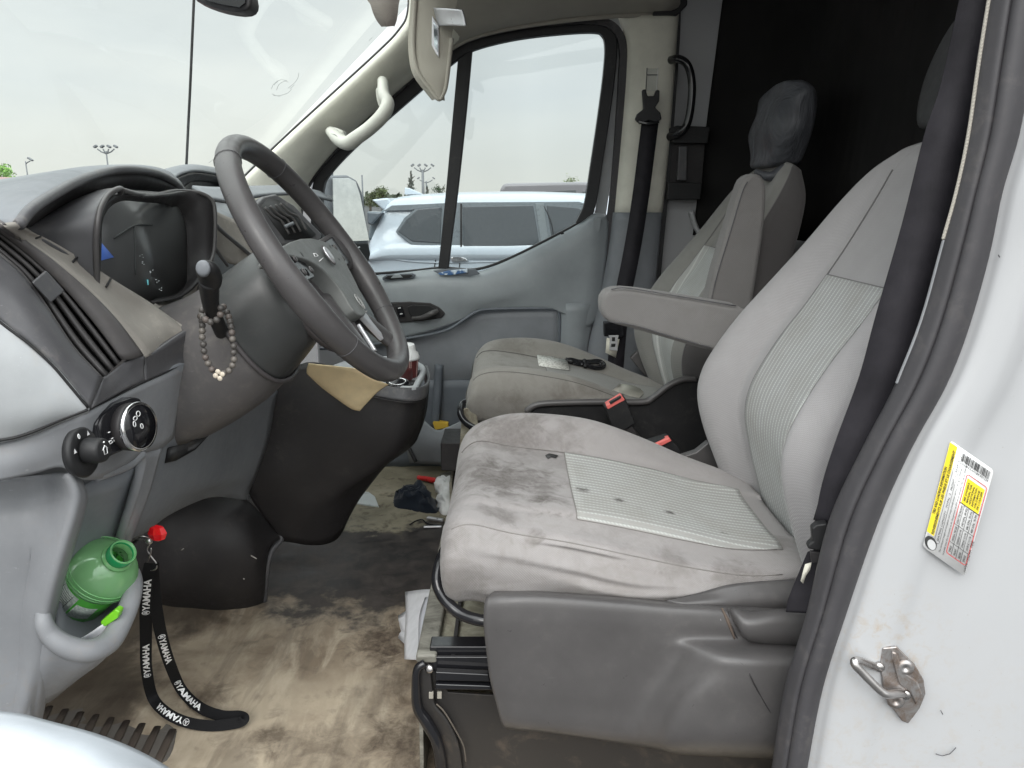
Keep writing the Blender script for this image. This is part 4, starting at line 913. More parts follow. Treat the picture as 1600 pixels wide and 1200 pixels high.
# ================================================================== STEERING WHEEL
WC = Vector((-.282, 1.1445, 1.511)); TH = .5786; RW = .192
wn = Vector((cos(TH), 0, sin(TH))); wa = Vector((-sin(TH), 0, cos(TH))); wbv = Vector((0, 1, 0))
def WP(th, r, off=0.): t = radians(th); return WC+wa*(cos(t)*r)+wbv*(sin(t)*r)+wn*off
def UWh(u, v, off=0.):
    r = ray(u, v); P0 = WC+wn*off; return C0+r*((P0-C0).dot(wn)/r.dot(wn))
sw = thing('steering_wheel', 'worn dark grey leather steering wheel on the tilted column', 'steering wheel', WC)
N_ = 96; path = [WP(360*k/N_, RW) for k in range(N_)]
rr = []
for k in range(N_):
    a = 360*k/N_; a = min(a, 360-a); rr.append(.0158+.0022*math.exp(-((a-105)/18)**2)+.0012*math.exp(-((a-160)/14)**2))
vs, f = [], []; base = 0
ts, NN = frames(path, True, wn)
for i, p in enumerate(path):
    A, B = NN[i]
    for j in range(20):
        an = 2*pi*j/20; vs.append(p+A*(cos(an)*rr[i]*1.08)+B*(sin(an)*rr[i]))
for i in range(N_):
    for j in range(20):
        i2 = (i+1) % N_; j2 = (j+1) % 20; f.append((i*20+j, i*20+j2, i2*20+j2, i2*20+j))
mesh('rim', vs, f, M['wheel'], sw)
def ringseam(th):
    c = WP(th, RW); t = (WP(th+1, RW)-WP(th-1, RW)).normalized(); b = wn.cross(t); return [c+wn*(cos(x)*.0178)+b*(sin(x)*.0166) for x in [2*pi*k/16 for k in range(16)]]
vs, f = [], []
for th in (-33, 33, 128, -128): tubev(ringseam(th), .0006, 5, True, vs=vs, f=f)
mesh('rim_seam', vs, f, M['dash'], sw)
# hub body and pad
slab('hub', [UWh(u, v, -.02) for u, v in [(450, 412), (462, 396), (480, 388), (512, 396), (540, 426), (565, 464), (578, 500), (576, 524), (562, 534), (532, 514), (500, 476), (470, 438)]], M['hubdk'], sw, dirv=-wn, thick=.045, bevel=.012, rnd=1)
pad_ = slab('horn_pad', [UWh(u, v, .004) for u, v in [(432, 396), (446, 380), (478, 370), (508, 376), (530, 391), (545, 418), (561, 450), (571, 476), (573, 492), (562, 494), (550, 482), (534, 453), (510, 425), (486, 408), (458, 400)]], M['hub'], sw, dirv=-wn, thick=.035, bevel=.007, rnd=1)
tube('pad_edge', [UWh(u, v, -.018) for u, v in [(447, 402), (470, 410), (494, 427), (516, 452), (536, 485), (553, 517), (562, 524)]], .007, M['hubdk'], sw)
# round badge boss and lower oval mark, plain as they read here
def wl(u, v, off): return UWh(u, v, off)
bc = wl(513, 399, .008)
lathe('badge_recess', [(.0175, 0), (.0175, .0006), (.0165, .0012)], bc, wn, M['hubdk'], pad_, sx=.78, sy=1.0, hint=wa)
lathe('badge', [(.0145, 0), (.0145, .002), (.012, .0035), (.004, .004)], bc, wn, M['silver'], pad_, sx=.78, sy=1.0, hint=wa)
vs, f = [], []
b0 = wl(562, 471, .006)
tubev([b0+wbv*(cos(x)*.0085)+wa*(sin(x)*.013) for x in [2*pi*k/20 for k in range(20)]], .0008, 5, True, vs=vs, f=f)
tubev([b0+wbv*(cos(x)*.006)+wa*(sin(x)*.0085) for x in [2*pi*k/20 for k in range(20)]], .0006, 5, True, vs=vs, f=f)
tubev([b0-wbv*.005, b0+wbv*.005], .0006, 5, vs=vs, f=f); tubev([b0-wa*.018-wbv*.006, b0-wa*.018+wbv*.005], .0007, 5, vs=vs, f=f)
mesh('oval_emblem', vs, f, simple('emboss', (.36, .36, .35), .4), pad_)
vs, f = [], []
for c in ([(490, 396), (494, 396), (497, 400), (492, 401), (490, 396)], [(499, 408), (505, 403)]): tubev([wl(*q, .0075) for q in c], .0007, 5, vs=vs, f=f)
mesh('pad_mark', vs, f, M['mark'], pad_)
# spokes
def spoke(th, w0, w1, mat, r0=.055, r1=RW-.008, off=-.018, name='spoke'):
    secs = []
    t = radians(th); rad = wa*cos(t)+wbv*sin(t); tan_ = -wa*sin(t)+wbv*cos(t)
    for s in (0, .3, .6, .85, 1):
        c = WC+rad*(r0+(r1-r0)*s)+wn*(off*(1-s)-.004); w = w0+(w1-w0)*s
        secs.append([c+tan_*(cos(x)*w)+wn*(sin(x)*.010) for x in [2*pi*k/12 for k in range(12)]])
    return loft(name, secs, mat, sw, n=(3, 2))
spoke(88, .030, .034, M['wheel']); spoke(-88, .030, .034, M['wheel'])
spoke(152, .016, .020, M['wheel']); spoke(-152, .016, .020, M['wheel'])
slab('spoke_trim', [WP(166, .09, -.004), WP(150, .09, -.004), WP(152, .150, -.002), WP(162, .158, -.002)], M['silver'], sw, dirv=-wn, thick=.008, bevel=.002)
slab('spoke_trim', [WP(-167, .11, .0), WP(-164.5, .11, .0), WP(-162.5, .158, .002), WP(-164.5, .160, .002)], M['silver'], sw, dirv=-wn, thick=.006, bevel=.002)
slab('switch_panel', [WP(-70, .075, -.002), WP(-105, .075, -.002), WP(-98, .155, .002), WP(-78, .155, .002)], M['gloss'], sw, dirv=-wn, thick=.014, bevel=.003)
slab('switch_panel', [WP(70, .075, -.002), WP(105, .075, -.002), WP(98, .155, .002), WP(78, .155, .002)], M['gloss'], sw, dirv=-wn, thick=.014, bevel=.003)
for s_ in (-1, 1):
    for a, r in ((-80, .085), (-96, .085), (-84, .12), (-94, .12)):
        lathe('switch_button', [(.0055, 0), (.0055, .002), (.004, .003)], WP(a*-s_, r, .001), wn, M['char'], sw, sides=14)

# ================================================================== STEERING COLUMN
col = thing('steering_column', 'dark grey steering column shroud behind the wheel', 'steering column', (-.5, 1.15, 1.2))
axc = WC-wn*.05
M['colhead'] = plastic('column_head', (.055, .057, .057), .36, .3, .1)
def csec(c, ry, rz, n=wn, up=None):
    u_ = wa if up is None else up
    return [c+wbv*(math.copysign(abs(cos(x))**.75, cos(x))*ry)+u_*(math.copysign(abs(sin(x))**.85, sin(x))*rz) for x in [2*pi*k/16 for k in range(16)]]
loft('column_head', [csec(axc-wa*.01, .05, .05), csec(axc-wn*.005-wa*.012, .082, .072), csec(axc-wn*.05-wa*.020, .094, .082), csec(axc-wn*.10-wa*.028, .098, .088)], M['colhead'], col, n=(4, 3))
c1 = axc-wn*.095-wa*.028
dz = Vector((0, 0, 1))
loft('column_shroud', [csec(c1, .096, .086), csec(c1-wn*.01, .100, .090), csec(c1-wn*.05-wa*.002, .104, .095), csec(c1-wn*.11+wa*.004, .110, .102), csec(c1-wn*.17+wa*.012, .115, .104), csec(c1-wn*.23+wa*.02, .115, .10)], M['dashmid'], col, n=(4, 3))
tube('shroud_seam', [csec(c1+wn*.002, .100, .090)[k] for k in range(16)], .0035, M['hubdk'], col, closed=True, n=3)
# lever with button
lev = tube('lever', [(352, 545, 1.10), (346, 520, 1.05), (338, 500, 1.02), (330, 478, .99), (327, 452, .965), (326, 438, .95)], [.006, .009, .0095, .0105, .012, .0125], M['black'], col, sides=16)
loft('lever_knob', [[(315+7*cos(x)+6, 452+4*sin(x), .955) for x in [2*pi*k/10 for k in range(10)]], [(330+17*cos(x), 440+16*sin(x), .95) for x in [2*pi*k/10 for k in range(10)]], [(325+19*cos(x), 424+15*sin(x), .935) for x in [2*pi*k/10 for k in range(10)]], [(320+14*cos(x), 418+12*sin(x), .925) for x in [2*pi*k/10 for k in range(10)]], [(319+8*cos(x), 416+7*sin(x), .923) for x in [2*pi*k/10 for k in range(10)]]], M['black'], col, n=(3, 2))
loft('lever_button', [[(318+11*cos(x)-3*sin(x), 420+13*sin(x)+4*cos(x), .926) for x in [2*pi*k/12 for k in range(12)]], [(317+11*cos(x)-3*sin(x), 419+12*sin(x)+4*cos(x), .921) for x in [2*pi*k/12 for k in range(12)]], [(317+8*cos(x), 419+9*sin(x), .919) for x in [2*pi*k/12 for k in range(12)]]], M['dashtop'], col, n=(2, 2))
# beads
bd = thing('bead_necklace', 'brown wooden bead loop with a small cross charm hung on the column lever', 'beads', U(340, 580, .98))
wood = [simple('bead_'+str(i), c, .45) for i, c in enumerate([(.08, .073, .068), (.12, .10, .09), (.06, .055, .052), (.15, .135, .12)])]
loop = [(316, 484), (313, 493), (316, 503), (316, 515), (316, 528), (318, 540), (319, 551), (322, 561), (327, 571), (333, 579), (341, 585), (351, 583), (359, 578), (364, 569), (366, 559), (365, 549), (365, 539), (363, 528), (362, 517), (360, 505), (357, 494), (353, 485), (347, 477)]
up_ = [(321, 499), (329, 503), (338, 500), (344, 492), (346, 483), (341, 476)]
pth = [U(u, v, .985+.03*math.exp(-((v-480)/30.)**2)) for u, v in loop]+[U(u, v, .972) for u, v in up_]
proto = None
def beadchain(pp, closed=False):
    global proto
    Q = cat1(pp, 12); L = 0; nxt = 0
    for i in range(1, len(Q)):
        L += (Q[i]-Q[i-1]).length
        if L >= nxt:
            if proto is None:
                vs, f = sphv(Q[i], .0044, [], [], 12, 8); proto = mesh('bead', vs, f, wood[0], bd)
            else:
                o = proto.copy(); scene.collection.objects.link(o); o.parent = bd; o.location = Q[i]-bd.location-Vector((0, 0, .0044))
                o.data = proto.data if random.random() < .4 else meshes_b[random.randrange(3)]
            if proto and not meshes_b:
                for w in wood[1:]:
                    d = proto.data.copy(); d.materials.clear(); d.materials.append(w); meshes_b.append(d)
            nxt += .0088
meshes_b = []
beadchain(pth[:23]); beadchain([pth[1]]+pth[23:])
tube('cord', pth[:23], .0009, M['print'], bd, n=4, sides=6)
vs, f = [], []; cc = U(342, 586, .975)
for a in range(4):
    q = Vector((cos(a*pi/2+.2), 0, sin(a*pi/2+.2)))*.0045; sphv(cc+q, .0036, vs, f, 10, 6, (1, .5, 1))
mesh('cross_charm', vs, f, simple('charm_bone', (.62, .55, .45), .4), bd)
# ================================================================== DASHBOARD
da = thing('dashboard', 'dusty dark grey dashboard running across under the windshield', 'dashboard', (-.7, 1.5, 1.0))
# top skin
r0 = [(29, 352, .80), (50, 326, .83), (85, 303, .90), (125, 282, .98), (165, 269, 1.08), (205, 265, 1.15), (245, 271, 1.25), (272, 284, 1.34), (287, 299, 1.42)]
r1 = [(-30, 352, .79), (-10, 322, .84), (40, 290, .92), (95, 271, 1.0), (140, 264, 1.1), (190, 261, 1.18), (235, 263, 1.28), (264, 272, 1.38), (282, 288, 1.46)]
r2 = [(-120, 330, .82), (-85, 316, .88), (-20, 293, .95), (50, 278, 1.05), (105, 267, 1.15), (165, 263, 1.22), (215, 264, 1.32), (250, 272, 1.42), (272, 289, 1.5)]
r3 = [(-330, 400, .84), (-290, 360, .90), (-200, 325, 1.0), (-120, 305, 1.1), (-50, 292, 1.2), (20, 286, 1.3), (90, 283, 1.4), (150, 287, 1.5), (180, 296, 1.58)]
patch('top_cover', [r0, r1, r2, r3], M['dashtop'], da, n=(4, 4), solid=.006)
ri = [(44, 353, .93), (72, 338, .97), (105, 320, 1.01), (140, 303, 1.06), (175, 293, 1.12), (212, 290, 1.2), (245, 293, 1.28), (270, 297, 1.36), (286, 304, 1.43)]
rj = [(34, 352, .83), (56, 330, .86), (90, 308, .93), (130, 290, 1.0), (168, 277, 1.09), (206, 273, 1.16), (244, 279, 1.26), (270, 290, 1.35), (286, 302, 1.42)]
patch('hood_underside', [[(a-1, b+3, c) for a, b, c in r0], rj, ri, [(52, 366, 1.06), (80, 355, 1.10), (112, 340, 1.16), (145, 325, 1.22), (178, 318, 1.3), (214, 316, 1.38), (246, 316, 1.46), (272, 318, 1.53), (292, 320, 1.6)]], M['blackm'], da, n=(4, 4), solid=.005)
tube('hood_lip', [(a, b, c) for a, b, c in r0], .006, M['dash'], da)
# cluster shroud
patch('shroud', [[(110, 428, .965), (72, 400, .93), (46, 372, .92), (38, 356, .92), (60, 342, .95), (100, 320, 1.0), (150, 300, 1.06)],
      [(140, 445, .955), (118, 410, .935), (104, 378, .93), (100, 352, .93), (112, 328, .95), (140, 308, .99), (168, 297, 1.03)],
      [(152, 462, .955), (151, 425, .95), (150, 385, .945), (152, 352, .945), (157, 326, .955), (168, 306, .98), (188, 295, 1.02)]], M['dash'], da, solid=.004)
tube('shroud_rim', [(152, 464, .955), (151, 425, .948), (150, 385, .943), (152, 352, .943), (157, 326, .953), (167, 307, .978), (180, 297, 1.0), (189, 295, 1.02), (188, 302, 1.03)], .0035, M['char'], da)
patch('shroud_inner', [[(154, 462, .96), (153, 385, .95), (156, 340, .95), (164, 316, .98), (186, 303, 1.03), (225, 306, 1.10), (262, 303, 1.22), (285, 299, 1.32), (312, 302, 1.36), (330, 314, 1.37), (336, 340, 1.37), (334, 385, 1.36), (327, 412, 1.34), (312, 438, 1.31), (285, 462, 1.26), (240, 474, 1.15)],
      [(154, 462, .975), (156, 385, .975), (158, 345, .98), (170, 322, 1.01), (192, 312, 1.06), (222, 314, 1.14), (250, 317, 1.22), (268, 324, 1.29), (280, 340, 1.32), (284, 360, 1.33), (285, 385, 1.33), (284, 410, 1.33), (283, 430, 1.33), (282, 446, 1.32), (262, 460, 1.28), (235, 472, 1.15)]], M['blackm'], da, n=(3, 4), solid=.004)
tube('shroud_rim', [(188, 296, 1.03), (215, 303, 1.08), (245, 304, 1.2), (268, 299, 1.3), (290, 299, 1.34), (314, 302, 1.36), (331, 313, 1.37), (336, 334, 1.37), (335, 385, 1.36), (329, 410, 1.34), (316, 434, 1.31)], .0035, M['char'], da)
scr = NT('instrument_glass'); scr.done((.095, .097, .098), .28, spec=.5)
slab('instrument_screen', [UX(u, v, -.555) for u, v in [(150, 478), (150, 330), (170, 300), (200, 296), (250, 300), (284, 316), (292, 350), (292, 450), (284, 468), (235, 486)]], scr.m, da, dirv=(-1, 0, 0), thick=.004, bevel=0)
# dim dial rings behind the glass
vs, f = [], []
for (cy, r) in ((1.055, .042), (1.235, .045), (1.145, .024)):
    c = Vector((-.545, cy, 1.50 if r > .03 else 1.475)); 
for c in ([(172, 398), (182, 408), (178, 420)],): pass
gm = simple('dial_grey', (.06, .065, .065), .4)
tube('gauge_divider', [UX(210, 352, -.554), UX(212, 430, -.554)], .0012, gm, da); tube('gauge_divider', [UX(178, 372, -.554), UX(211, 352, -.554), UX(238, 351, -.554)], .0012, gm, da)
vs, f = [], []
for (u, v, w, h) in ((224, 411, 5, 1.4), (236, 424, 6, 1.5), (246, 439, 6, 1.6), (250, 452, 6, 1.6), (221, 400, 2, 1)):
    for q in range(3):
        o = random.uniform(-3, 3); p = UX(u+o, v+q*2-2, -.5535); boxv(p, (.001, w*.0005, h*.0006), None, vs, f)
mesh('reflection_marks', vs, f, emis('reflection_grey', (.5, .55, .55), .25), da)  # glowing grey specks painted in for reflections on the cluster glass
vs, f = [], []; boxv(UX(231, 441, -.5535), (.001, .003, .008), None, vs, f); mesh('reflection_spot', vs, f, emis('reflection_teal', (.15, .5, .55), .35), da)  # teal glow standing in for a reflected glint, not a telltale
slab('reflection_patch', [UX(153, 374, -.5545), UX(177, 402, -.5545), UX(153, 408, -.5545)], emis('reflection_blue', (.06, .13, .42), .35), da, dirv=(1, 0, 0), thick=.001, bevel=0)  # emissive blue triangle imitating a reflection in the screen
# lower dusty ledge and its stepped joints
la = [(29, 351, .80), (63, 369, .88), (121, 403, .94), (173, 437, .98), (228, 471, 1.03), (265, 498, 1.05), (291, 516, 1.06)]
lm = [(20, 351, .79), (52, 373, .865), (108, 410, .92), (158, 449, .955), (205, 490, .99), (242, 520, 1.0), (262, 538, 1.02)]
lb_ = [(4, 352, .775), (38, 379, .83), (92, 417, .86), (142, 461, .89), (182, 503, .91), (214, 540, .925), (224, 560, .93)]
patch('lower_ledge', [la, lm, lb_], M['ledge'], da, solid=.006, n=(4, 5))
tube('ledge_lip', [(a-4, b+3, c-.004) for a, b, c in la[1:]], .003, M['dash'], da)
vs, f = [], []
for i, j in (((63, 369, .874), (52, 374, .86)), ((121, 402, .934), (110, 413, .916)), ((173, 436, .974), (166, 448, .955))): tubev([U(*i), U(*j)], .0014, 6, vs=vs, f=f)
mesh('ledge_joints', vs, f, M['black'], da)
patch('ledge_end', [[(222, 558, .93), (245, 545, .975), (270, 528, 1.02), (291, 515, 1.055)], [(222, 575, .93), (246, 570, .975), (270, 562, 1.02), (292, 548, 1.055)], [(223, 598, .925), (246, 588, .97), (270, 577, 1.01), (290, 567, 1.05)]], M['dash'], da, solid=.006)
patch('ledge_back', [[(291, 515, 1.055), (291, 516, 1.2), (262, 500, 1.3), (284, 462, 1.34), (318, 434, 1.36)], [(290, 567, 1.05), (300, 560, 1.2), (310, 540, 1.3), (320, 500, 1.34), (335, 450, 1.36)]], M['dashmid'], da, solid=.005)
patch('ledge_top_back', [[(265, 498, 1.05), (240, 476, 1.15), (262, 464, 1.28), (284, 458, 1.33), (318, 434, 1.36)], [(292, 516, 1.055), (262, 500, 1.15), (278, 480, 1.25), (296, 465, 1.33), (330, 440, 1.38)]], M['ledge'], da, solid=.005)
# right-hand ledge seen between cluster and wheel
patch('centre_ledge', [[(322, 322, 1.42), (345, 335, 1.46), (385, 352, 1.55), (420, 372, 1.62)], [(336, 350, 1.42), (352, 372, 1.46), (390, 392, 1.52), (425, 402, 1.6)], [(334, 388, 1.40), (352, 408, 1.44), (376, 415, 1.48), (410, 420, 1.5)]], M['ledge'], da, solid=.005)
tube('centre_ledge_rib', [(337, 352, 1.40), (352, 366, 1.43), (375, 385, 1.48), (395, 402, 1.52)], .004, M['dash'], da)
tube('centre_ledge_rib', [(334, 384, 1.39), (346, 402, 1.41), (356, 415, 1.43)], .003, M['dash'], da)
# side vent pod
cb = [(-66, 440, .745), (0, 503, .755), (45, 537, .762), (84, 573, .77), (112, 606, .776), (139, 638, .782)]
vl = [(-50, 356, .785), (0, 401, .792), (30, 428, .80), (63, 471, .808), (110, 542, .815), (158, 594, .822)]
vr = [(-30, 340, .79), (27, 381, .83), (71, 419, .85), (105, 453, .868), (150, 507, .885), (190, 562, .90)]
vr2 = [(-20, 335, .79), (36, 378, .826), (82, 418, .852), (120, 455, .872), (165, 506, .89), (206, 561, .91)]
patch('vent_bezel', [cb, [(a+.5*(c-a), b+.5*(d-b)-2, e+.5*(g-e)-.006) for (a, b, e), (c, d, g) in zip(cb, vl)], vl], M['dash'], da, solid=.006)
tube('bezel_edge', vl, .0035, M['char'], da)
patch('vent_bezel_inner', [vr, vr2, lb_[:1]+[(38, 379, .83), (92, 417, .86), (142, 461, .89), (182, 503, .91), (222, 556, .93)]], M['dashmid'], da, solid=.006, n=(3, 5))
patch('vent_foot', [[(157, 592, .822), (172, 583, .86), (190, 569, .90), (206, 560, .915), (224, 556, .93)], [(150, 612, .80), (168, 606, .83), (188, 592, .875), (206, 580, .91), (223, 574, .932)], [(139, 638, .782), (160, 627, .81), (184, 615, .85), (205, 604, .89), (224, 596, .928)]], M['dash'], da, solid=.006)
av = thing('x', 'x', 'x', (0, 0, 0)); bpy.data.objects.remove(av)
def Lp(A, B, t): return [tuple(a+(b-a)*t for a, b in zip(p, q)) for p, q in zip(A, B)]
def inset(p, dy): return (p[0], p[1], p[2]+dy)
vent = patch('air_vent', [[inset(p, .035) for p in vl], [inset(p, .05) for p in Lp(vl, vr, .5)], [inset(p, .035) for p in vr]], M['black'], da, solid=.003)
patch('vent_wall', [vl, [inset(p, .035) for p in vl]], M['blackm'], da, solid=.002); patch('vent_wall', [vr, [inset(p, .035) for p in vr]], M['blackm'], da, solid=.002)
for t0, t1 in ((.16, .30), (.46, .60), (.76, .88)):
    A, B = Lp(vl, vr, t0), Lp(vl, vr, t1)
    patch('slat', [[inset(p, .010) for p in A], [inset(p, .003) for p in Lp(A, B, .6)], [inset(p, .016) for p in B]], M['char'], vent, solid=.003)
slab('vent_tab', [(50, 441, .795), (72, 422, .83), (102, 455, .85), (80, 474, .815)], M['dash'], vent, dirv=(-.5, .6, 0), thick=.010, bevel=.003)
# second vent beyond the wheel, facing the cab
vP, vN = Vector((-.50, 1.66, 1.58)), Vector((1, -.45, .42))
def UV(u, v, o=0.): return UP(u, v, vP, vN, o)
slab('air_vent_frame', [UV(u, v) for u, v in [(396, 322), (412, 306), (432, 302), (460, 320), (505, 366), (500, 378), (470, 384), (440, 384), (418, 360)]], M['dash'], da, dirv=-vN.normalized(), thick=.03, bevel=.006)
vent2 = slab('air_vent', [UV(u, v, .002) for u, v in [(408, 320), (420, 311), (434, 312), (462, 332), (494, 366), (484, 374), (446, 374), (428, 350)]], M['black'], da, dirv=-vN.normalized(), thick=.003, bevel=0)
for t in range(4):
    tube('slat', [UV(414+t*8, 324-t*2, .006), UV(428+t*8, 338-t*2, .006), UV(440+t*9, 346-t*2, .006), UV(452+t*9, 366-t*2, .006)], .0028, M['char'], vent2, sides=6)
tube('slat_tab', [UV(446, 354, .01), UV(458, 349, .01)], .004, M['dashtop'], vent2, sides=8)
# second hood for the centre display
h0 = [(268, 290, 1.55), (276, 276, 1.6), (300, 268, 1.7), (325, 270, 1.8), (345, 276, 1.9), (352, 290, 1.92)]
h1 = [(255, 286, 1.6), (262, 268, 1.65), (292, 259, 1.75), (322, 261, 1.85), (345, 268, 1.95), (356, 284, 1.98)]
patch('centre_hood', [[(a, b, c) for a, b, c in h0], h1, [(230, 290, 1.7), (240, 272, 1.75), (275, 264, 1.85), (310, 264, 1.95), (340, 272, 2.05), (352, 290, 2.05)]], M['dashtop'], da, solid=.006)
patch('centre_hood_inner', [[(a+1, b+3, c) for a, b, c in h0], [(285, 296, 1.62), (290, 288, 1.68), (305, 282, 1.75), (322, 282, 1.84), (336, 286, 1.92), (345, 296, 1.95)]], M['blackm'], da, solid=.004)
patch('centre_hood_back', [[(284, 296, 1.63), (305, 281, 1.76), (345, 288, 1.96)], [(284, 312, 1.63), (308, 302, 1.76), (345, 304, 1.96)]], M['black'], da, solid=.004)
# main body of the dash across the cab
prof = [(-1.05, 1.0), (-1.05, 1.50), (-.92, 1.575), (-.75, 1.590), (-.66, 1.582), (-.600, 1.545), (-.565, 1.46), (-.575, 1.36), (-.62, 1.25), (-.70, 1.12), (-.78, .98)]
ys = [1.40, 1.44, 1.60, 1.85, 2.1, 2.28, 2.36]
secs = []
for y in ys:
    k = 0 if y < 2.2 else (y-2.2)*.4
    secs.append([Vector((x-k*.3+(-.012 if y < 1.42 else 0), y, z-k*.12)) for x, z in prof])
loft('dash_body', secs, M['dashtop'], da, n=(3, 4), interp=True)
patch('dash_top_light', [[(300, 292, 1.50), (340, 294, 1.6), (400, 292, 1.8), (460, 292, 2.0), (500, 300, 2.2)], [(330, 312, 1.46), (365, 316, 1.55), (410, 306, 1.7), (470, 304, 1.9), (520, 314, 2.15)]], M['dashtop'], da, solid=.006)
# dark firewall behind everything
fw = [Vector((-1.04, .78, .6)), Vector((-1.04, 2.45, .6)), Vector((-1.04, 2.45, 1.50)), Vector((-1.04, .78, 1.50))]
mesh('firewall', fw, [(0, 1, 2, 3)], M['black'], van, solid=.01, smooth=False)
slab('firewall_ledge', [Vector((-1.04, .80, 1.50)), Vector((-.70, .86, 1.50)), Vector((-.70, 1.5, 1.50)), Vector((-1.04, 1.5, 1.50))], M['black'], da, dirv=(0, 0, -1), thick=.01)
# end cover (light grey) facing the open door
ec = [[(-380, 330, .71), (-90, 420, .742), (0, 500, .752), (44, 535, .760), (84, 571, .768), (112, 604, .774), (139, 637, .780)],
      [(-380, 470, .70), (-90, 520, .732), (0, 560, .742), (40, 584, .748), (76, 606, .758), (108, 625, .768), (138.5, 639, .780)],
      [(-380, 640, .70), (-90, 640, .730), (0, 645, .740), (30, 646, .744), (68, 646, .753), (105, 644, .768), (138, 640, .780)],
      [(-380, 730, .71), (-90, 705, .740), (0, 689, .750), (26, 684, .754), (56, 674, .760), (98, 656, .772), (137.5, 641, .782)]]
patch('end_cover', ec, M['greylight'], da, solid=.006)
# switch panel below it
sp0 = [(-380, 734, .72), (-90, 708, .748), (0, 692, .755), (54, 678, .763), (104, 656, .776), (139, 641, .787), (182, 619, .85), (224, 598, .925), (258, 583, .99), (290, 567, 1.05)]
sp1 = [(-380, 765, .71), (-90, 735, .742), (0, 722, .750), (60, 712, .765), (104, 700, .780), (142, 690, .80), (184, 668, .86), (226, 648, .93), (256, 635, .99), (280, 620, 1.05)]
sp2 = [(-380, 800, .71), (-90, 765, .742), (0, 749, .752), (52, 738, .768), (96, 728, .780), (128, 748, .80), (176, 740, .86), (222, 708, .93), (248, 700, .985), (268, 685, 1.04)]
patch('switch_panel', [sp0, sp1, sp2], M['grey'], da, solid=.006, n=(5, 4))
# recess on the left and the large lower mass
cr_ = [(104, 740), (116, 770), (113, 798), (100, 842), (86, 888), (74, 932), (65, 975), (62, 1030), (56, 1075), (46, 1125)]
cy_ = [.792, .793, .794, .796, .798, .800, .802, .806, .815, .83]
cols_ = []
for k_, ((cu_, cv_), y) in enumerate(zip(cr_, cy_)):
    vl_ = 748+(cv_-740)*1.03; dp = .030*math.exp(-((cv_-745)/45.)**2)
    cols_.append([(-380, vl_+30, .765), (-90, vl_, .795+dp), (0, vl_, .802+dp), (45, vl_-4, .812+dp), (cu_-38, cv_+2, .812+dp), (cu_-15, cv_, .804+dp*.4), (cu_, cv_, y), (cu_+7, cv_, y+.006), (cu_+14, cv_, y+.026), (cu_+16, cv_+1, .87)])
patch('lower_side_panel', cols_, M['grey'], da, n=(4, 4), solid=.006)
low = [[(58, 992, .815), (74, 980, .805), (96, 1004, .808), (142, 1024, .83), (180, 1004, .86), (212, 944, .91)],
       [(46, 1050, .82), (66, 1040, .808), (90, 1040, .815), (125, 1048, .835), (158, 1030, .87), (190, 985, .93)],
       [(38, 1118, .85), (56, 1100, .84), (76, 1094, .86), (104, 1072, .88), (134, 1046, .92), (168, 1010, .97)]]
patch('lower_end', low, M['grey'], da, solid=.006, n=(4, 4))
rim = [(70, 935, .825), (67, 965, .802), (77, 990, .80), (104, 1010, .805), (139, 1017, .82), (170, 1003, .85), (192, 968, .885), (206, 932, .915), (208, 902, .95), (196, 872, .99)]
tube('pocket_rim', rim, [.004, .009, .011, .013, .014, .014, .013, .012, .011, .008], M['grey'], da, sides=12)
patch('pocket_back', [[(124, 760, .86), (180, 742, .90), (226, 722, .96)], [(110, 860, .90), (160, 850, .96), (200, 835, 1.0)], [(92, 950, .90), (150, 940, .96), (205, 900, 1.0)], [(85, 1000, .88), (140, 1010, .90), (200, 950, .97)]], M['greyblue'], da, solid=.006)
patch('pocket_side', [[(222, 708, .93), (206, 765, .935), (190, 820, .95), (186, 842, .97)], [(234, 704, .955), (220, 765, .96), (203, 822, .965), (195, 845, .98)], [(250, 700, .985), (232, 765, .985), (212, 818, .985), (200, 850, .99)]], M['grey'], da, solid=.006)
tube('pocket_side_edge', [(150, 745, .83), (200, 727, .895), (222, 712, .93), (213, 760, .935), (197, 810, .95), (186, 845, .97)], .006, M['grey'], da)
patch('pocket_front', [[(80, 1000, .81), (140, 1022, .83), (176, 1004, .855), (212, 935, .92)], [(90, 1010, .90), (140, 1015, .93), (190, 990, .96), (212, 935, 1.0)]], M['greyblue'], da, solid=.005)
# knee panel
kp = [[(236, 592, .96), (290, 566, 1.05), (330, 600, 1.2), (380, 620, 1.36), (432, 610, 1.5)],
      [(240, 655, .975), (272, 655, 1.05), (320, 680, 1.2), (370, 690, 1.36), (420, 680, 1.5)],
      [(236, 720, .985), (258, 735, 1.05), (310, 748, 1.2), (360, 745, 1.36), (402, 735, 1.5)],
      [(210, 800, .99), (240, 800, 1.07), (285, 780, 1.2), (335, 765, 1.36), (388, 768, 1.5)],
      [(192, 852, 1.0), (226, 830, 1.1), (268, 800, 1.22), (330, 775, 1.40), (386, 780, 1.52)]]
patch('knee_panel', kp, M['greyblue'], da, solid=.006)
slab('knee_gap', [(257, 724, 1.03), (262, 700, 1.03), (290, 694, 1.06), (330, 676, 1.12), (305, 703, 1.08), (275, 720, 1.045)], M['black'], da, dirv=(0, 1, 0), thick=.004, bevel=0)
# panel gaps
tube('panel_gap', [(a, b-1, c-.006) for a, b, c in ec[3]], .0016, M['black'], da)
tube('panel_gap', [(a-1, b-1, c-.006) for a, b, c in cb], .0015, M['black'], da)
tube('panel_gap', [(a, b-1, c-.005) for a, b, c in sp0[5:]], .0013, M['black'], da)
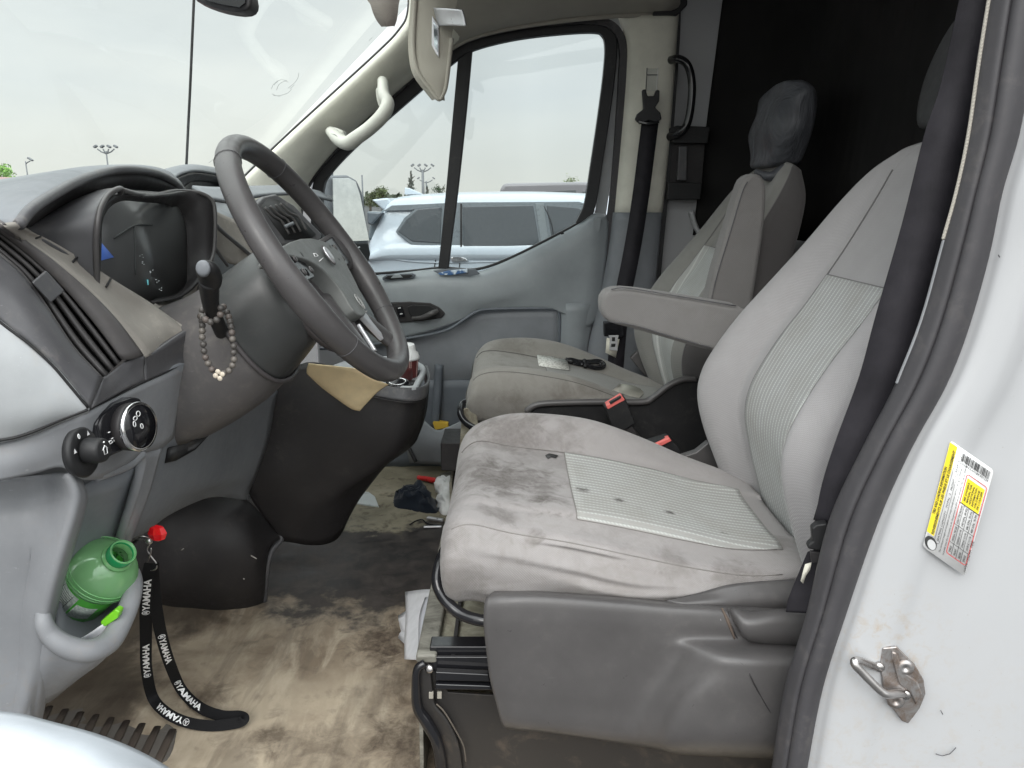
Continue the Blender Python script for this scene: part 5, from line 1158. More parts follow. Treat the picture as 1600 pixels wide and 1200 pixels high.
# headlight switch
hn = Vector((.97, -.22, .10)).normalized(); hP = UX(195, 668, -.440)
def UHn(u, v, o=0.): return UP(u, v, hP, hn, o)
hl = slab('headlight_switch', [UHn(u, v, .004) for u, v in [(150, 662), (158, 648), (180, 630), (208, 620), (220, 622), (228, 640), (237, 668), (234, 676), (215, 692), (190, 706), (166, 716), (160, 708)]], M['gloss'], da, dirv=-hn, thick=.02, bevel=.003, label='square headlight switch with a chrome ringed dial')
kc = UHn(200, 667, .004)
lathe('dial', [(.0265, -.004), (.0275, .006), (.0275, .012)], kc, hn, M['blackm'], hl, sides=40)
lathe('dial_ring', [(.0278, .012), (.0285, .0145), (.0275, .0170), (.0248, .0172)], kc, hn, M['chrome'], hl, sides=40, caps=False)
lathe('dial_face', [(.0255, .0150), (.0248, .0168), (.004, .0170)], kc, hn, M['gloss'], hl, sides=40)
Rk = frame3(hn)
vs, f = [], []
def kmark(a, r, s=.0032, hole=.6, o=.0176):
    p = kc+Rk @ Vector((cos(a)*r, sin(a)*r, o)); tubev([p+Rk @ Vector((cos(x)*s*hole, sin(x)*s, 0)) for x in [2*pi*k/10 for k in range(10)]], .0005, 4, True, vs=vs, f=f)
kmark(radians(150), .011); kmark(radians(120), .013, .0022, 1.4); kmark(radians(92), .015, .003, 1); kmark(0, .001, .0028, .7)
tubev([UHn(169, 676, .005), UHn(172, 675, .005)], .0007, 4, vs=vs, f=f)
tubev([UHn(u, v, .005) for u, v in ((170, 690), (174, 688), (176, 691), (172, 694), (170, 690))], .0006, 4, True, vs=vs, f=f)
tubev([UHn(u, v, .005) for u, v in ((174, 686), (178, 683), (178, 690))], .0006, 4, vs=vs, f=f)
mesh('switch_marks', vs, f, M['mark'], hl)
# mirror switch
mn = Vector((1, -.03, .10)).normalized(); mc = UX(129, 707, -.440)
ms = lathe('mirror_switch', [(.0245, -.006), (.0262, .001), (.024, .0035), (.015, .003)], mc, mn, M['black'], da, sides=36)
kb = mc+Vector((.004, -.0, .002))
lathe('knob', [(.0125, 0), (.0135, .003), (.0128, .016), (.0118, .019), (.010, .020)], kb, Vector((1, -.10, .06)), M['black'], ms, sides=28)
vs, f = [], []
Rm = frame3(mn)
for a, s in ((160, 1), (110, 0), (60, 1)):
    p = mc+Rm @ Vector((cos(radians(a))*.019, sin(radians(a))*.020, .0045))
    if s: b = len(vs); vs += [p+Rm @ Vector((0, .003, 0)), p+Rm @ Vector((.0026, -.002, 0)), p+Rm @ Vector((-.0026, -.002, 0))]; f.append((b, b+1, b+2))
    else: tubev([p+Rm @ Vector((cos(x)*.0014, sin(x)*.0024, 0)) for x in [2*pi*k/10 for k in range(10)]], .0005, 4, True, vs=vs, f=f)
kp_ = kb+Vector((1, -.10, .06)).normalized()*.021; Rn = frame3((1, -.10, .06))
sq = [(-.004, .001), (0, .005), (.004, .001), (.0025, .001), (.0025, -.004), (-.0025, -.004), (-.0025, .001)]
tubev([kp_+Rn @ Vector((x, y, 0)) for x, y in sq], .0006, 4, True, vs=vs, f=f); sphv(kp_+Rn @ Vector((0, .0085, 0)), .001, vs, f)
mesh('switch_marks', vs, f, M['mark'], ms)

# black footwell box
fb = thing('footwell_cover', 'black moulded footwell cover over the wheel arch below the knee panel', 'footwell cover', UZ(330, 950, .715))
fbr = [[(196, 872, 1.42), (225, 830, 1.44), (256, 790, 1.47), (300, 776, 1.5), (345, 774, 1.52), (384, 776, 1.54), (412, 806, 1.55), (440, 840, 1.56)],
       [(205, 885, 1.42), (232, 850, 1.43), (262, 820, 1.44), (300, 808, 1.46), (345, 806, 1.47), (384, 812, 1.49), (405, 830, 1.51), (425, 850, 1.53)],
       [(225, 915, 1.43), (245, 890, 1.42), (270, 870, 1.42), (300, 860, 1.43), (345, 858, 1.44), (385, 862, 1.46), (402, 870, 1.48), (416, 866, 1.52)],
       [(242, 935, 1.46), (252, 925, 1.44), (272, 918, 1.43), (300, 914, 1.44), (345, 914, 1.45), (382, 914, 1.47), (400, 912, 1.49), (414, 905, 1.52)],
       [(248, 955, 1.53), (256, 955, 1.52), (276, 956, 1.51), (300, 956, 1.51), (345, 956, 1.51), (380, 955, 1.52), (398, 952, 1.53), (414, 942, 1.54)]]
patch('cover', fbr, M['blackm'], fb, solid=.008)
tube('cover_edge', [(384, 774, 1.53), (400, 790, 1.54), (420, 815, 1.55), (440, 840, 1.555), (424, 862, 1.53), (416, 900, 1.52), (413, 945, 1.54)], .006, M['dash'], fb)
lathe('cap', [(.016, 0), (.016, .002), (.014, .003)], U(309, 884, 1.435), (0, -1, .2), M['black'], fb)
vs, f = [], []
for q in ([(283, 860), (287, 857)], [(392, 868), (401, 873)], [(380, 904), (382, 905)]): tubev([U(u, v, 1.42) for u, v in q], .0011, 5, vs=vs, f=f)
mesh('chips', vs, f, simple('chip', (.4, .38, .35), .8), fb)

# ================================================================== CENTRE CONSOLE
cc_ = thing('center_console', 'black centre console tower with a grey cup holder tray on top', 'console', U(520, 845, 1.6))
cr = [[(424, 596, 1.50), (480, 566, 1.52), (540, 580, 1.53), (600, 600, 1.53), (640, 606, 1.54), (664, 604, 1.58)],
      [(414, 640, 1.50), (470, 625, 1.50), (540, 630, 1.51), (600, 636, 1.52), (640, 632, 1.54), (664, 612, 1.60)],
      [(404, 690, 1.50), (455, 685, 1.50), (525, 690, 1.51), (590, 690, 1.52), (630, 685, 1.54), (655, 668, 1.62)],
      [(388, 752, 1.50), (440, 745, 1.50), (500, 748, 1.52), (560, 742, 1.54), (605, 722, 1.57), (640, 698, 1.64)],
      [(398, 785, 1.52), (440, 790, 1.52), (480, 796, 1.53), (520, 786, 1.56), (558, 752, 1.60), (602, 726, 1.66)],
      [(442, 844, 1.56), (455, 846, 1.56), (480, 850, 1.58), (508, 849, 1.60), (530, 836, 1.63), (550, 792, 1.68)]]
patch('side_panel', cr, M['blackm'], cc_, solid=.006)
patch('front_face', [[(664, 604, 1.58), (668, 590, 1.70), (664, 572, 1.84)], [(664, 612, 1.60), (669, 600, 1.72), (665, 585, 1.86)], [(655, 668, 1.62), (664, 645, 1.75), (664, 628, 1.88)], [(640, 698, 1.64), (648, 676, 1.78), (650, 660, 1.90)], [(580, 738, 1.66), (590, 715, 1.8), (600, 700, 1.92)]], M['black'], cc_, solid=.006)
patch('top_band', [[(560, 588, 1.515), (600, 602, 1.515), (640, 606, 1.525), (664, 602, 1.57), (671, 588, 1.72), (666, 570, 1.85)], [(556, 612, 1.505), (600, 622, 1.505), (640, 627, 1.515), (662, 622, 1.56), (668, 606, 1.72), (666, 588, 1.85)]], M['dash'], cc_, solid=.005)
tube('top_band_edge', [(580, 620, 1.502), (610, 626, 1.502), (640, 629, 1.512), (661, 625, 1.555)], .0016, M['blackm'], cc_)
TZ = 1.215
tray = [UZ(u, v, TZ) for u, v in [(520, 570), (560, 590), (606, 604), (645, 607), (652, 600), (664, 576), (650, 566), (612, 556), (560, 556)]]
slab('tray', tray, M['greylight'], cc_, dirv=(0, 0, -1), thick=.02, bevel=.003)
tube('tray_rim', [UZ(u, v, TZ+.004) for u, v in [(570, 596), (608, 605), (643, 608), (652, 600), (661, 578), (648, 568), (625, 560)]], .007, M['greylight'], cc_, sides=8)
lathe('cup_well', [(.028, 0), (.028, .001), (.001, .0012)], UZ(636, 599, TZ+.001), (0, 0, 1), M['black'], cc_)
lathe('cup_well', [(.045, 0), (.045, .001), (.001, .0012)], UZ(630, 583, TZ+.001), (0, 0, 1), M['black'], cc_)
# coffee cup
cp_ = UZ(632, 588, TZ)+Vector((0, 0, -.04))
cf = thing('coffee_cup', 'dark red paper coffee cup with a white lid in the console tray', 'cup', cp_)
cupm = NT('cup_print'); s = cupm.sep(); cupm.done(cupm.mix(cupm.mr(cupm.noise(30), .4, .6), (.065, .014, .014), (.095, .022, .020)), .45)
lathe('cup', [(.025, 0), (.0255, .004), (.033, .083)], cp_, (0, 0, 1), cupm.m, cf)
lathe('lid', [(.0345, .080), (.0352, .084), (.033, .088), (.032, .093), (.027, .097), (.025, .110), (.023, .113), (.001, .111)], cp_, (0, 0, 1), M['white'], cf)
vs, f = [], []
for a in (-100, -92, -60, -54, -20):
    q = radians(a); tubev([cp_+Vector((cos(q)*.0262, sin(q)*.0262, .006)), cp_+Vector((cos(q)*.0333, sin(q)*.0333, .082))], .0006, 4, vs=vs, f=f)
mesh('cup_stripes', vs, f, simple('cup_line', (.5, .35, .32), .5), cf)
cp2 = UZ(622, 592, TZ)+Vector((0, 0, -.035))
cf2 = thing('drink_can', 'dark red drink can behind the steering wheel rim on the console tray', 'can', cp2)
lathe('can', [(.026, 0), (.030, .004), (.032, .01), (.032, .055), (.029, .06)], cp2, (0, 0, 1), cupm.m, cf2)
vs, f = [], []; V_, F_ = textvf('xo', .1)
tubev([cp2+Vector((cos(radians(a))*.0325, sin(radians(a))*.0325, .040+.002*sin(a))) for a in range(-110, -60, 5)], .0007, 4, vs=vs, f=f)
mesh('can_line', vs, f, M['mark'], cf2)
# key fob with ring on the tray
kf = thing('key_fob', 'black key fob with a silver oval ring on the console tray', 'key fob', UZ(622, 600, TZ+.006))
kfc = UZ(621, 600, TZ+.012)
lathe('fob', [(.020, -.003), (.022, 0), (.020, .005), (.012, .007)], kfc, (.1, -.5, .85), M['gloss'], kf, sx=1.15, sy=.75)
R_ = frame3((.1, -.5, .85))
vs, f = [], []; tubev([kfc+R_ @ Vector((cos(x)*.017, sin(x)*.0095, .0075)) for x in [2*pi*k/24 for k in range(24)]], .0013, 6, True, vs=vs, f=f)
mesh('ring', vs, f, M['chrome'], kf)
# manila envelope lying over the console edge, hanging down its near side
env = patch('manila_envelope', [[(482, 568, 1.44), (540, 574, 1.44), (560, 578, 1.45), (590, 594, 1.47), (607, 601, 1.49)],
      [(480, 574, 1.445), (505, 590, 1.455), (535, 602, 1.465), (570, 610, 1.478), (597, 607, 1.49)],
      [(479, 581, 1.45), (502, 600, 1.465), (530, 620, 1.478), (556, 632, 1.485), (584, 618, 1.492)],
      [(480, 584, 1.455), (500, 603, 1.47), (522, 620, 1.482), (548, 638, 1.49), (562, 642, 1.494)]], M['manila'], None, solid=.0015)
tag(env, 'plain manila envelope lying across the console edge under the steering wheel', 'envelope')

# ================================================================== PASSENGER DOOR
do = thing('passenger_door', 'grey panelled passenger door with a divided black framed window', 'car door', U(760, 560, 2.42))
top = [(560, 434, 2.41), (600, 431, 2.40), (640, 426, 2.40), (690, 421, 2.40), (745, 426, 2.40), (800, 405, 2.40), (870, 370, 2.40), (906, 350, 2.40), (930, 334, 2.40), (949, 337, 2.41)]
r_1 = [(556, 444, 2.375), (600, 441, 2.365), (640, 438, 2.36), (690, 436, 2.36), (745, 436, 2.36), (800, 424, 2.365), (865, 395, 2.37), (904, 372, 2.37), (930, 352, 2.37), (950, 350, 2.385)]
r_2 = [(556, 470, 2.37), (600, 468, 2.355), (640, 466, 2.35), (690, 464, 2.35), (745, 462, 2.35), (800, 458, 2.355), (860, 440, 2.365), (900, 425, 2.37), (928, 410, 2.37), (947, 400, 2.385)]
r_3 = [(550, 500, 2.375), (600, 500, 2.36), (640, 500, 2.355), (690, 496, 2.355), (735, 484, 2.36), (770, 478, 2.365), (850, 476, 2.37), (888, 478, 2.37), (920, 475, 2.37), (937, 470, 2.385)]
r_4 = [(545, 545, 2.385), (600, 540, 2.37), (640, 527, 2.365), (690, 512, 2.362), (728, 496, 2.365), (752, 483, 2.37), (850, 481, 2.375), (880, 490, 2.37), (915, 510, 2.37), (928, 505, 2.385)]
patch('upper_panel', [top, r_1, r_2, r_3, r_4], M['door'], do, n=(4, 4), solid=.006)
patch('lower_panel', [[(540, 542, 2.40), (600, 537, 2.395), (640, 522, 2.39), (700, 505, 2.39), (740, 485, 2.39), (800, 478, 2.39), (878, 478, 2.39)], [(540, 575, 2.40), (600, 572, 2.395), (640, 570, 2.39), (700, 568, 2.39), (740, 566, 2.39), (800, 566, 2.39), (876, 566, 2.39)], [(540, 600, 2.41), (600, 598, 2.41), (640, 598, 2.41), (700, 598, 2.41), (740, 596, 2.41), (800, 596, 2.41), (876, 600, 2.41)]], M['greyblue'], do, solid=.006)
patch('rear_panel', [[(872, 476, 2.388), (890, 474, 2.365), (915, 474, 2.365), (930, 480, 2.385)], [(872, 540, 2.388), (888, 540, 2.365), (905, 540, 2.365), (918, 540, 2.385)], [(872, 620, 2.388), (885, 620, 2.37), (900, 620, 2.37), (908, 620, 2.385)]], M['door'], do, solid=.006)
tube('trim_groove', [(500, 545, 2.362), (560, 542, 2.358), (630, 530, 2.358), (675, 522, 2.356), (702, 514, 2.356), (724, 500, 2.358), (745, 487, 2.362), (770, 483, 2.366), (850, 482, 2.372), (868, 483, 2.374), (874, 492, 2.376), (874, 530, 2.38), (870, 550, 2.38)], .0045, M['doordark'], do)
patch('foot_panel', [[(560, 596, 2.40), (640, 594, 2.40), (700, 594, 2.40), (900, 592, 2.40)], [(580, 660, 2.415), (650, 662, 2.41), (700, 660, 2.41), (900, 660, 2.41)], [(600, 730, 2.41), (650, 728, 2.41), (700, 728, 2.41), (900, 728, 2.41)]], M['doordark'], do, solid=.006)
tube('foot_rib', [(686, 570, 2.385), (684, 610, 2.385), (680, 668, 2.385)], .014, M['doordark'], do)
patch('door_pocket', [[(630, 640, 2.36), (655, 652, 2.34), (680, 672, 2.33), (700, 668, 2.33), (722, 658, 2.34), (760, 655, 2.34)], [(634, 690, 2.34), (658, 692, 2.325), (680, 694, 2.32), (700, 694, 2.32), (722, 692, 2.325), (760, 690, 2.33)], [(640, 722, 2.35), (660, 724, 2.345), (680, 725, 2.34), (700, 725, 2.34), (716, 725, 2.345), (760, 725, 2.35)]], M['greyblue'], do, solid=.006)
tube('pocket_lip', [(634, 646, 2.36), (655, 653, 2.34), (680, 673, 2.33), (700, 669, 2.33), (722, 659, 2.34)], .004, M['door'], do)
tube('rubber_sweep', [(636, 692, 2.30), (642, 706, 2.28), (650, 722, 2.27)], .006, M['rubberb'], do)
# handle recess
hrec = slab('handle_recess', [(596, 478), (602, 473), (640, 471), (672, 473), (686, 480), (696, 490), (690, 497), (660, 502), (600, 506), (590, 500)], M['blackm'], do, Y=2.345, thick=.012, bevel=.004)
slab('handle_cup', [(636, 480), (645, 476), (672, 478), (684, 485), (680, 496), (650, 500), (640, 492)], M['black'], hrec, Y=2.343, thick=.006, bevel=.002)
tube('handle', [(644, 497, 2.335), (660, 496, 2.325), (674, 490, 2.32), (684, 486, 2.33)], [.005, .007, .009, .008], M['char'], hrec)
slab('lock_switch', [(618, 478), (628, 478), (633, 494), (623, 496)], M['gloss'], do, Y=2.338, thick=.006, bevel=.001)
tube('lock_mark', [(622, 482, 2.336), (626, 481, 2.336)], .0015, M['mark'], do); tube('lock_mark', [(625, 491, 2.336), (629, 490, 2.336)], .0015, M['mark'], do)
wsw = slab('window_switch', [(597, 434), (604, 429), (645, 427), (650, 430), (645, 435), (610, 438), (598, 438)], M['doordark'], do, Y=2.352, thick=.01, bevel=.002)
slab('window_switch_slot', [(600, 435), (606, 431), (642, 429), (645, 431), (640, 434), (610, 437)], M['black'], wsw, Y=2.349, thick=.006, bevel=.001)
slab('window_switch_button', [(610, 435), (616, 429), (624, 429), (630, 434)], M['door'], wsw, Y=2.346, thick=.008, bevel=.002)
slab('top_tray', [(676, 423), (700, 420), (742, 420), (750, 428), (735, 432), (690, 430)], M['doordark'], do, Y=2.356, thick=.01, bevel=.003)
bluep = NT('blue_packet'); q = bluep.noise(55, 3, .6); bluep.done(bluep.mix(bluep.mr(q, .45, .55), (.05, .13, .30), (.6, .68, .75)), .4)
pk = slab('snack_packet', [(684, 427), (700, 423), (730, 420), (731, 426), (705, 430), (688, 430)], bluep.m, None, Y=2.350, thick=.012, bevel=.002)
tag(pk, 'small blue and white wrapper in the tray on top of the far door', 'wrapper')
yb = slab('yellow_booklet', [(676, 661), (678, 658), (700, 661), (701, 668), (680, 672)], simple('yellow_card', (.65, .42, .05), .6), None, Y=2.37, thick=.02, bevel=.001)
tag(yb, 'yellow booklet standing in the far door pocket', 'booklet')
tube('lock_pin', [(879, 366, 2.375), (878, 362, 2.375)], .005, M['black'], do)
slab('corner_cap', [(928, 340), (940, 341), (937, 362), (926, 362)], M['door'], do, Y=2.366, thick=.006, bevel=.002)
# window frame
gl = [(494, 420), (494, 330), (497, 290), (507, 268), (545, 226), (600, 178), (655, 130), (705, 88), (738, 68), (800, 52), (870, 43), (930, 40), (948, 48), (955, 68), (953, 110), (944, 180), (932, 260), (922, 320), (908, 352)]
band('window_frame', [(u-0, v-0, 2.40) for u, v in gl], [.034]*4+[.036]*15, .03, M['rubberb'], do, bevel=.004)
band('window_frame_outer', [(950, 40, 2.43), (966, 70, 2.43), (965, 120, 2.43), (956, 200, 2.43), (946, 280, 2.43), (938, 336, 2.43)], .035, .01, M['greylight'], do)
band('window_frame_outer', [(700, 76, 2.435), (740, 50, 2.435), (800, 34, 2.435), (870, 26, 2.435), (930, 24, 2.435), (970, 50, 2.435)], .06, .01, M['greylight'], do)
band('window_divider', [(729, 60, 2.405), (718, 180, 2.405), (706, 300, 2.405), (697, 380, 2.405), (692, 426, 2.405)], [.040, .040, .037, .033, .032], .025, M['rubberb'], do, bevel=.004)
slab('window_glass', [(494, 440), (494, 300), (507, 268), (600, 178), (705, 88), (738, 66), (870, 43), (935, 42), (952, 70), (944, 180), (918, 345), (780, 430)], glass('side_glass', (.80, .83, .83), smear=.04), do, Y=2.425, thick=.003, bevel=0, smooth=False)
band('window_waist_seal', [(560, 430, 2.408), (640, 424, 2.408), (690, 419, 2.408), (745, 421, 2.408), (800, 402, 2.408), (870, 367, 2.408), (906, 348, 2.408)], .008, .02, M['rubberb'], do)
band('door_edge_bead', [(951, 337, 2.40), (949, 400, 2.40), (938, 465, 2.40), (928, 520, 2.40), (921, 560, 2.40), (916, 620, 2.40)], .010, .01, M['greylight'], do)
mesh('door_skin', *boxv((-.15, 2.52, .98), (1.0, .03, .62)), M['paint'], do, bevel=.02)

# side mirror outside the far door
mi_ = thing('side_mirror', 'grey and black wing mirror outside the far door window', 'side mirror', U(530, 420, 2.62))
mP = Vector((-.55, 2.62, 1.55)); mN = Vector((.80, -.60, .055)).normalized()
def UM(u, v, o=0.): return UP(u, v, mP, mN, o)
slab('housing', [UM(u, v) for u, v in [(513, 274), (545, 273), (560, 281), (568, 300), (577, 360), (579, 400), (574, 412), (560, 412), (530, 402), (518, 370), (514, 320)]], M['dashtop'], mi_, dirv=-mN, thick=.10, bevel=.015)
slab('mirror_glass', [UM(u, v, .003) for u, v in [(520, 279), (545, 278), (556, 284), (563, 305), (572, 350), (577, 376), (556, 377), (527, 376), (521, 340)]], simple('mirror_silver', (.86, .87, .86), .02, 1), mi_, dirv=-mN, thick=.004, bevel=.001)
slab('black_trim', [UM(u, v, .004) for u, v in [(528, 380), (576, 379), (580, 396), (576, 413), (562, 414), (545, 400)]], M['black'], mi_, dirv=-mN, thick=.03, bevel=.006)
tube('mirror_mark', [UM(540, 388, .006), UM(552, 390, .006), UM(562, 386, .006)], .002, M['mark'], mi_)
tube('mirror_arm', [(520, 408, 2.60), (505, 430, 2.52)], .03, M['black'], mi_)
# antenna
an = tube('radio_antenna', [(304, -30, 2.36), (303, 0, 2.36), (300, 70, 2.36), (297, 140, 2.36), (294, 200, 2.36), (291, 262, 2.36), (288, 300, 2.36)], .0038, M['black'], None, n=10, sides=6)
tag(an, 'thin black twisted radio antenna standing in front of the windshield', 'antenna')
# hood of the van beyond the windshield
hv = [Vector((-1.05, .75, 1.50)), Vector((-1.05, 2.5, 1.50)), Vector((-1.6, 2.35, 1.36)), Vector((-1.95, 2.1, 1.15)), Vector((-1.95, 1.1, 1.15)), Vector((-1.6, .9, 1.36))]
mesh('hood', hv, [(0, 1, 2, 5), (5, 2, 3, 4)], M['paint'], van, solid=.02)
bodyv, bf = boxv((-1.45, 1.6, .85), (.95, 1.6, .6)); mesh('front_body', bodyv, bf, M['paint'], van, bevel=.05)
mesh('underbody', *boxv((.2, 1.62, .62), (2.6, 1.66, .12)), M['black'], van, bevel=.01)
# ---- open driver door, its armrest at the bottom left corner
dd = thing('driver_door', 'pale blue grey armrest of the open driver door at the bottom left corner', 'car door', (-.75, .3, .9))
patch('armrest', [[(-120, 1120, .48), (0, 1122, .46), (80, 1140, .45), (160, 1163, .44), (240, 1200, .44), (330, 1262, .44)], [(-120, 1160, .44), (0, 1165, .42), (80, 1180, .41), (160, 1208, .40), (240, 1245, .40), (330, 1310, .40)], [(-120, 1300, .38), (0, 1300, .37), (80, 1310, .36), (160, 1320, .36), (240, 1340, .36), (330, 1370, .36)]], plastic('armrest_pale', (.40, .43, .46), .45, .2, .1), dd, solid=.01)
mesh('door_shell', *boxv((-.85, .36, 1.15), (.10, .72, .95), Matrix.Rotation(radians(6), 3, 'Z')), M['paint'], dd, bevel=.03)
# ================================================================== SMALL THINGS
def addframe(o, axis): return o, frame3(axis)
# green bottle in the pocket
ba = Vector((.70, -.33, .63)).normalized(); bo = U(193, 862, .905)-ba*.218
bt = thing('soda_bottle', 'open green plastic soda bottle with a pale nutrition label leaning in the dash pocket', 'bottle', bo)
def bottlemat():
    m = NT('green_pet'); N, L = m.N, m.L; N.remove(m.b)
    tr = N.new('ShaderNodeBsdfTransparent'); tr.inputs[0].default_value = (.62, .93, .68, 1)
    tl = N.new('ShaderNodeBsdfTranslucent'); tl.inputs[0].default_value = (.5, .95, .45, 1)
    df = N.new('ShaderNodeBsdfDiffuse'); df.inputs[0].default_value = (.44, .90, .42, 1)
    gl = N.new('ShaderNodeBsdfGlossy'); gl.inputs[0].default_value = (.9, 1, .93, 1); gl.inputs['Roughness'].default_value = .08
    q = m.noise(45, 3, .5, dist=.6); nb = m.bump(q, .5, .004); L.new(nb, gl.inputs['Normal'])
    a = N.new('ShaderNodeMixShader'); a.inputs[0].default_value = .5; L.new(tl.outputs[0], a.inputs[1]); L.new(df.outputs[0], a.inputs[2])
    b = N.new('ShaderNodeMixShader'); b.inputs[0].default_value = .75; L.new(tr.outputs[0], b.inputs[1]); L.new(a.outputs[0], b.inputs[2])
    fr = N.new('ShaderNodeFresnel'); fr.inputs[0].default_value = 1.55; L.new(nb, fr.inputs[1])
    c = N.new('ShaderNodeMixShader'); L.new(m.math('ADD', m.math('MULTIPLY', fr.outputs[0], .8), .04), c.inputs[0]); L.new(b.outputs[0], c.inputs[1]); L.new(gl.outputs[0], c.inputs[2])
    L.new(c.outputs[0], m.out.inputs[0]); return m.m
gm_ = bottlemat()
prof = [(.010, .034), (.028, .03), (.039, .036), (.043, .045), (.043, .050), (.040, .056), (.040, .126), (.040, .148), (.0435, .153), (.0448, .160), (.0425, .169), (.037, .179), (.028, .189), (.0190, .195), (.0165, .196), (.0165, .200)]
lathe('body', prof, bo, ba, gm_, bt, sides=40, caps=False)
ribs_v, ribs_f = [], []
Rb = frame3(ba)
for h, r in ((.156, .0446), (.162, .0450), (.168, .0433)):
    tubev([bo+Rb @ Vector((cos(x)*r, sin(x)*r, h+.004*sin(2*x))) for x in [2*pi*k/40 for k in range(40)]], .0008, 5, True, vs=ribs_v, f=ribs_f)
mesh('body_ridges', ribs_v, ribs_f, gm_, bt)
lathe('neck', [(.0165, .198), (.0195, .199), (.0195, .203), (.0165, .204), (.0160, .216), (.0168, .218), (.0160, .2195), (.0145, .219), (.0142, .200)], bo, ba, gm_, bt, caps=False)
grn = NT('neck_green'); grn.done((.02, .30, .10), .25, spec=.6)
lathe('neck_band', [(.0166, .204), (.0170, .205), (.0172, .217), (.0150, .2195), (.0140, .212)], bo, ba, grn.m, bt, caps=False)
lm_ = NT('bottle_label'); s = lm_.sep(lm_.N.new('ShaderNodeTexCoord').outputs['Object'])
lab = NT('label_paper'); q = lab.noise(260, 3, .6, stretch=(1, 1, .2)); lab.done(lab.mix(lab.mr(q, .45, .6), (.50, .56, .52), (.72, .78, .72)), .5)
def arcband(name, r, a0, a1, h0, h1, mat, tilt=0):
    vs = []; n = 16
    for h in (h0, h1):
        for k in range(n+1):
            a = radians(a0+(a1-a0)*k/n); vs.append(bo+Rb @ Vector((cos(a)*r, sin(a)*r, h+tilt*(k/n-.5))))
    return mesh(name, vs, gridfaces(2, n+1), mat, bt, solid=.0004)
arcband('label_band', .0406, 0, 360, .078, .148, simple('label_green', (.12, .55, .08), .4))
va = math.degrees(math.atan2((Rb.transposed() @ Vector((0, -1, .2))).y, (Rb.transposed() @ Vector((0, -1, .2))).x))
arcband('nutrition_label', .0410, va-75, va+18, .100, .145, lab.m); arcband('ingredient_label', .0410, va+22, va+60, .10, .132, lab.m)
vs, f = [], []
for k in range(9):
    h = .105+k*.0042
    tubev([bo+Rb @ Vector((cos(radians(a))*.0414, sin(radians(a))*.0414, h)) for a in range(int(va)-72, int(va)+16, 8)], .00025, 4, vs=vs, f=f)
for a in (va-50, va-20, va+8):
    tubev([bo+Rb @ Vector((cos(radians(a))*.0414, sin(radians(a))*.0414, h)) for h in (.102, .143)], .0003, 4, vs=vs, f=f)
mesh('label_lines', vs, f, M['print'], bt)
# lime lighter and paper slip in the pocket
li = slab('lighter', [(156, 972), (180, 952), (187, 956), (184, 966), (164, 980), (158, 978)], simple('lime_plastic', (.20, .60, .03), .25), None, Y=.865, thick=.012, bevel=.002)
tag(li, 'lime green disposable lighter in the pocket beside the green bottle', 'lighter')
sl = patch('paper_slip', [[(122, 1000, .862), (142, 988, .862), (164, 974, .866), (188, 970, .872)], [(126, 1003, .868), (150, 1000, .868), (172, 988, .872), (189, 973, .876)]], M['paper'], None, solid=.001)
tag(sl, 'curled white paper slip in the pocket below the lighter', 'paper')
# key ring, wire and red charm with lanyard
rg = thing('lanyard', 'black lanyard with white lettering trailing from the dash pocket onto the floor', 'lanyard', UZ(300, 1120, .73))
D0 = 1.0
tube('wire_ring', [(200, 846, D0), (208, 842, D0-.01), (220, 838, D0-.015), (232, 840, D0-.01), (236, 846, D0), (226, 844, D0+.01), (212, 842, D0+.01), (202, 846, D0+.01)], .0007, M['steel'], rg, closed=True)
tube('clip', [(234, 850, D0), (230, 858, D0), (235, 868, D0), (244, 880, D0), (244, 888, D0), (236, 891, D0), (230, 887, D0), (230, 878, D0), (235, 866, D0-.004), (236, 856, D0-.004)], .0011, M['steel'], rg, sides=8)
vs, f = sphv(U(233, 845, D0), .0055, [], []); mesh('swivel', vs, f, M['steel'], rg)
ch = thing('red_charm', 'faceted bright red plastic charm on the key ring', 'charm', U(246, 833, D0))
vs, f = sphv(U(246, 833, D0), .0135, [], [], 7, 4, (1, .6, .95)); mesh('gem', vs, f, simple('red_gem', (.72, .01, .015), .12, Coat_Weight=.6), ch, smooth=False)
FZ = .740
lp = [(238, 880, .998), (239, 905, 1.02), (244, 950, 1.05), (252, 992, 1.085), (265, 1036, 1.135)]
LPth = [U(*p) for p in lp]+[UZ(284, 1078, FZ+.012), UZ(312, 1105, FZ+.006), UZ(345, 1118, FZ+.004), UZ(374, 1119, FZ+.008), UZ(381, 1124, FZ+.012), UZ(368, 1130, FZ+.006), UZ(330, 1134, FZ+.002), UZ(290, 1128, FZ+.004), UZ(258, 1112, FZ+.012), UZ(238, 1088, FZ+.02)]+[U(229, 1045, 1.13), U(228, 1000, 1.085), U(228, 950, 1.04), U(231, 905, 1.005), U(236, 880, .996)]
LPc = cat1(LPth, 14)
LW = .0175
fwd = Vector((0, cos(PITCH), -sin(PITCH)))
sides_ = []
for i, p in enumerate(LPc):
    t = (LPc[min(i+1, len(LPc)-1)]-LPc[max(i-1, 0)]).normalized(); view = (p-C0).normalized()
    sd_ = t.cross(view).normalized(); sides_.append(sd_)
cum = [0]
for i in range(1, len(LPc)): cum.append(cum[-1]+(LPc[i]-LPc[i-1]).length)
TOT = cum[-1]
def wfac(s):
    k = s/TOT
    return 1.0
rows = [[p-sd_*LW/2, p, p+sd_*LW/2] for p, sd_ in zip(LPc, sides_)]
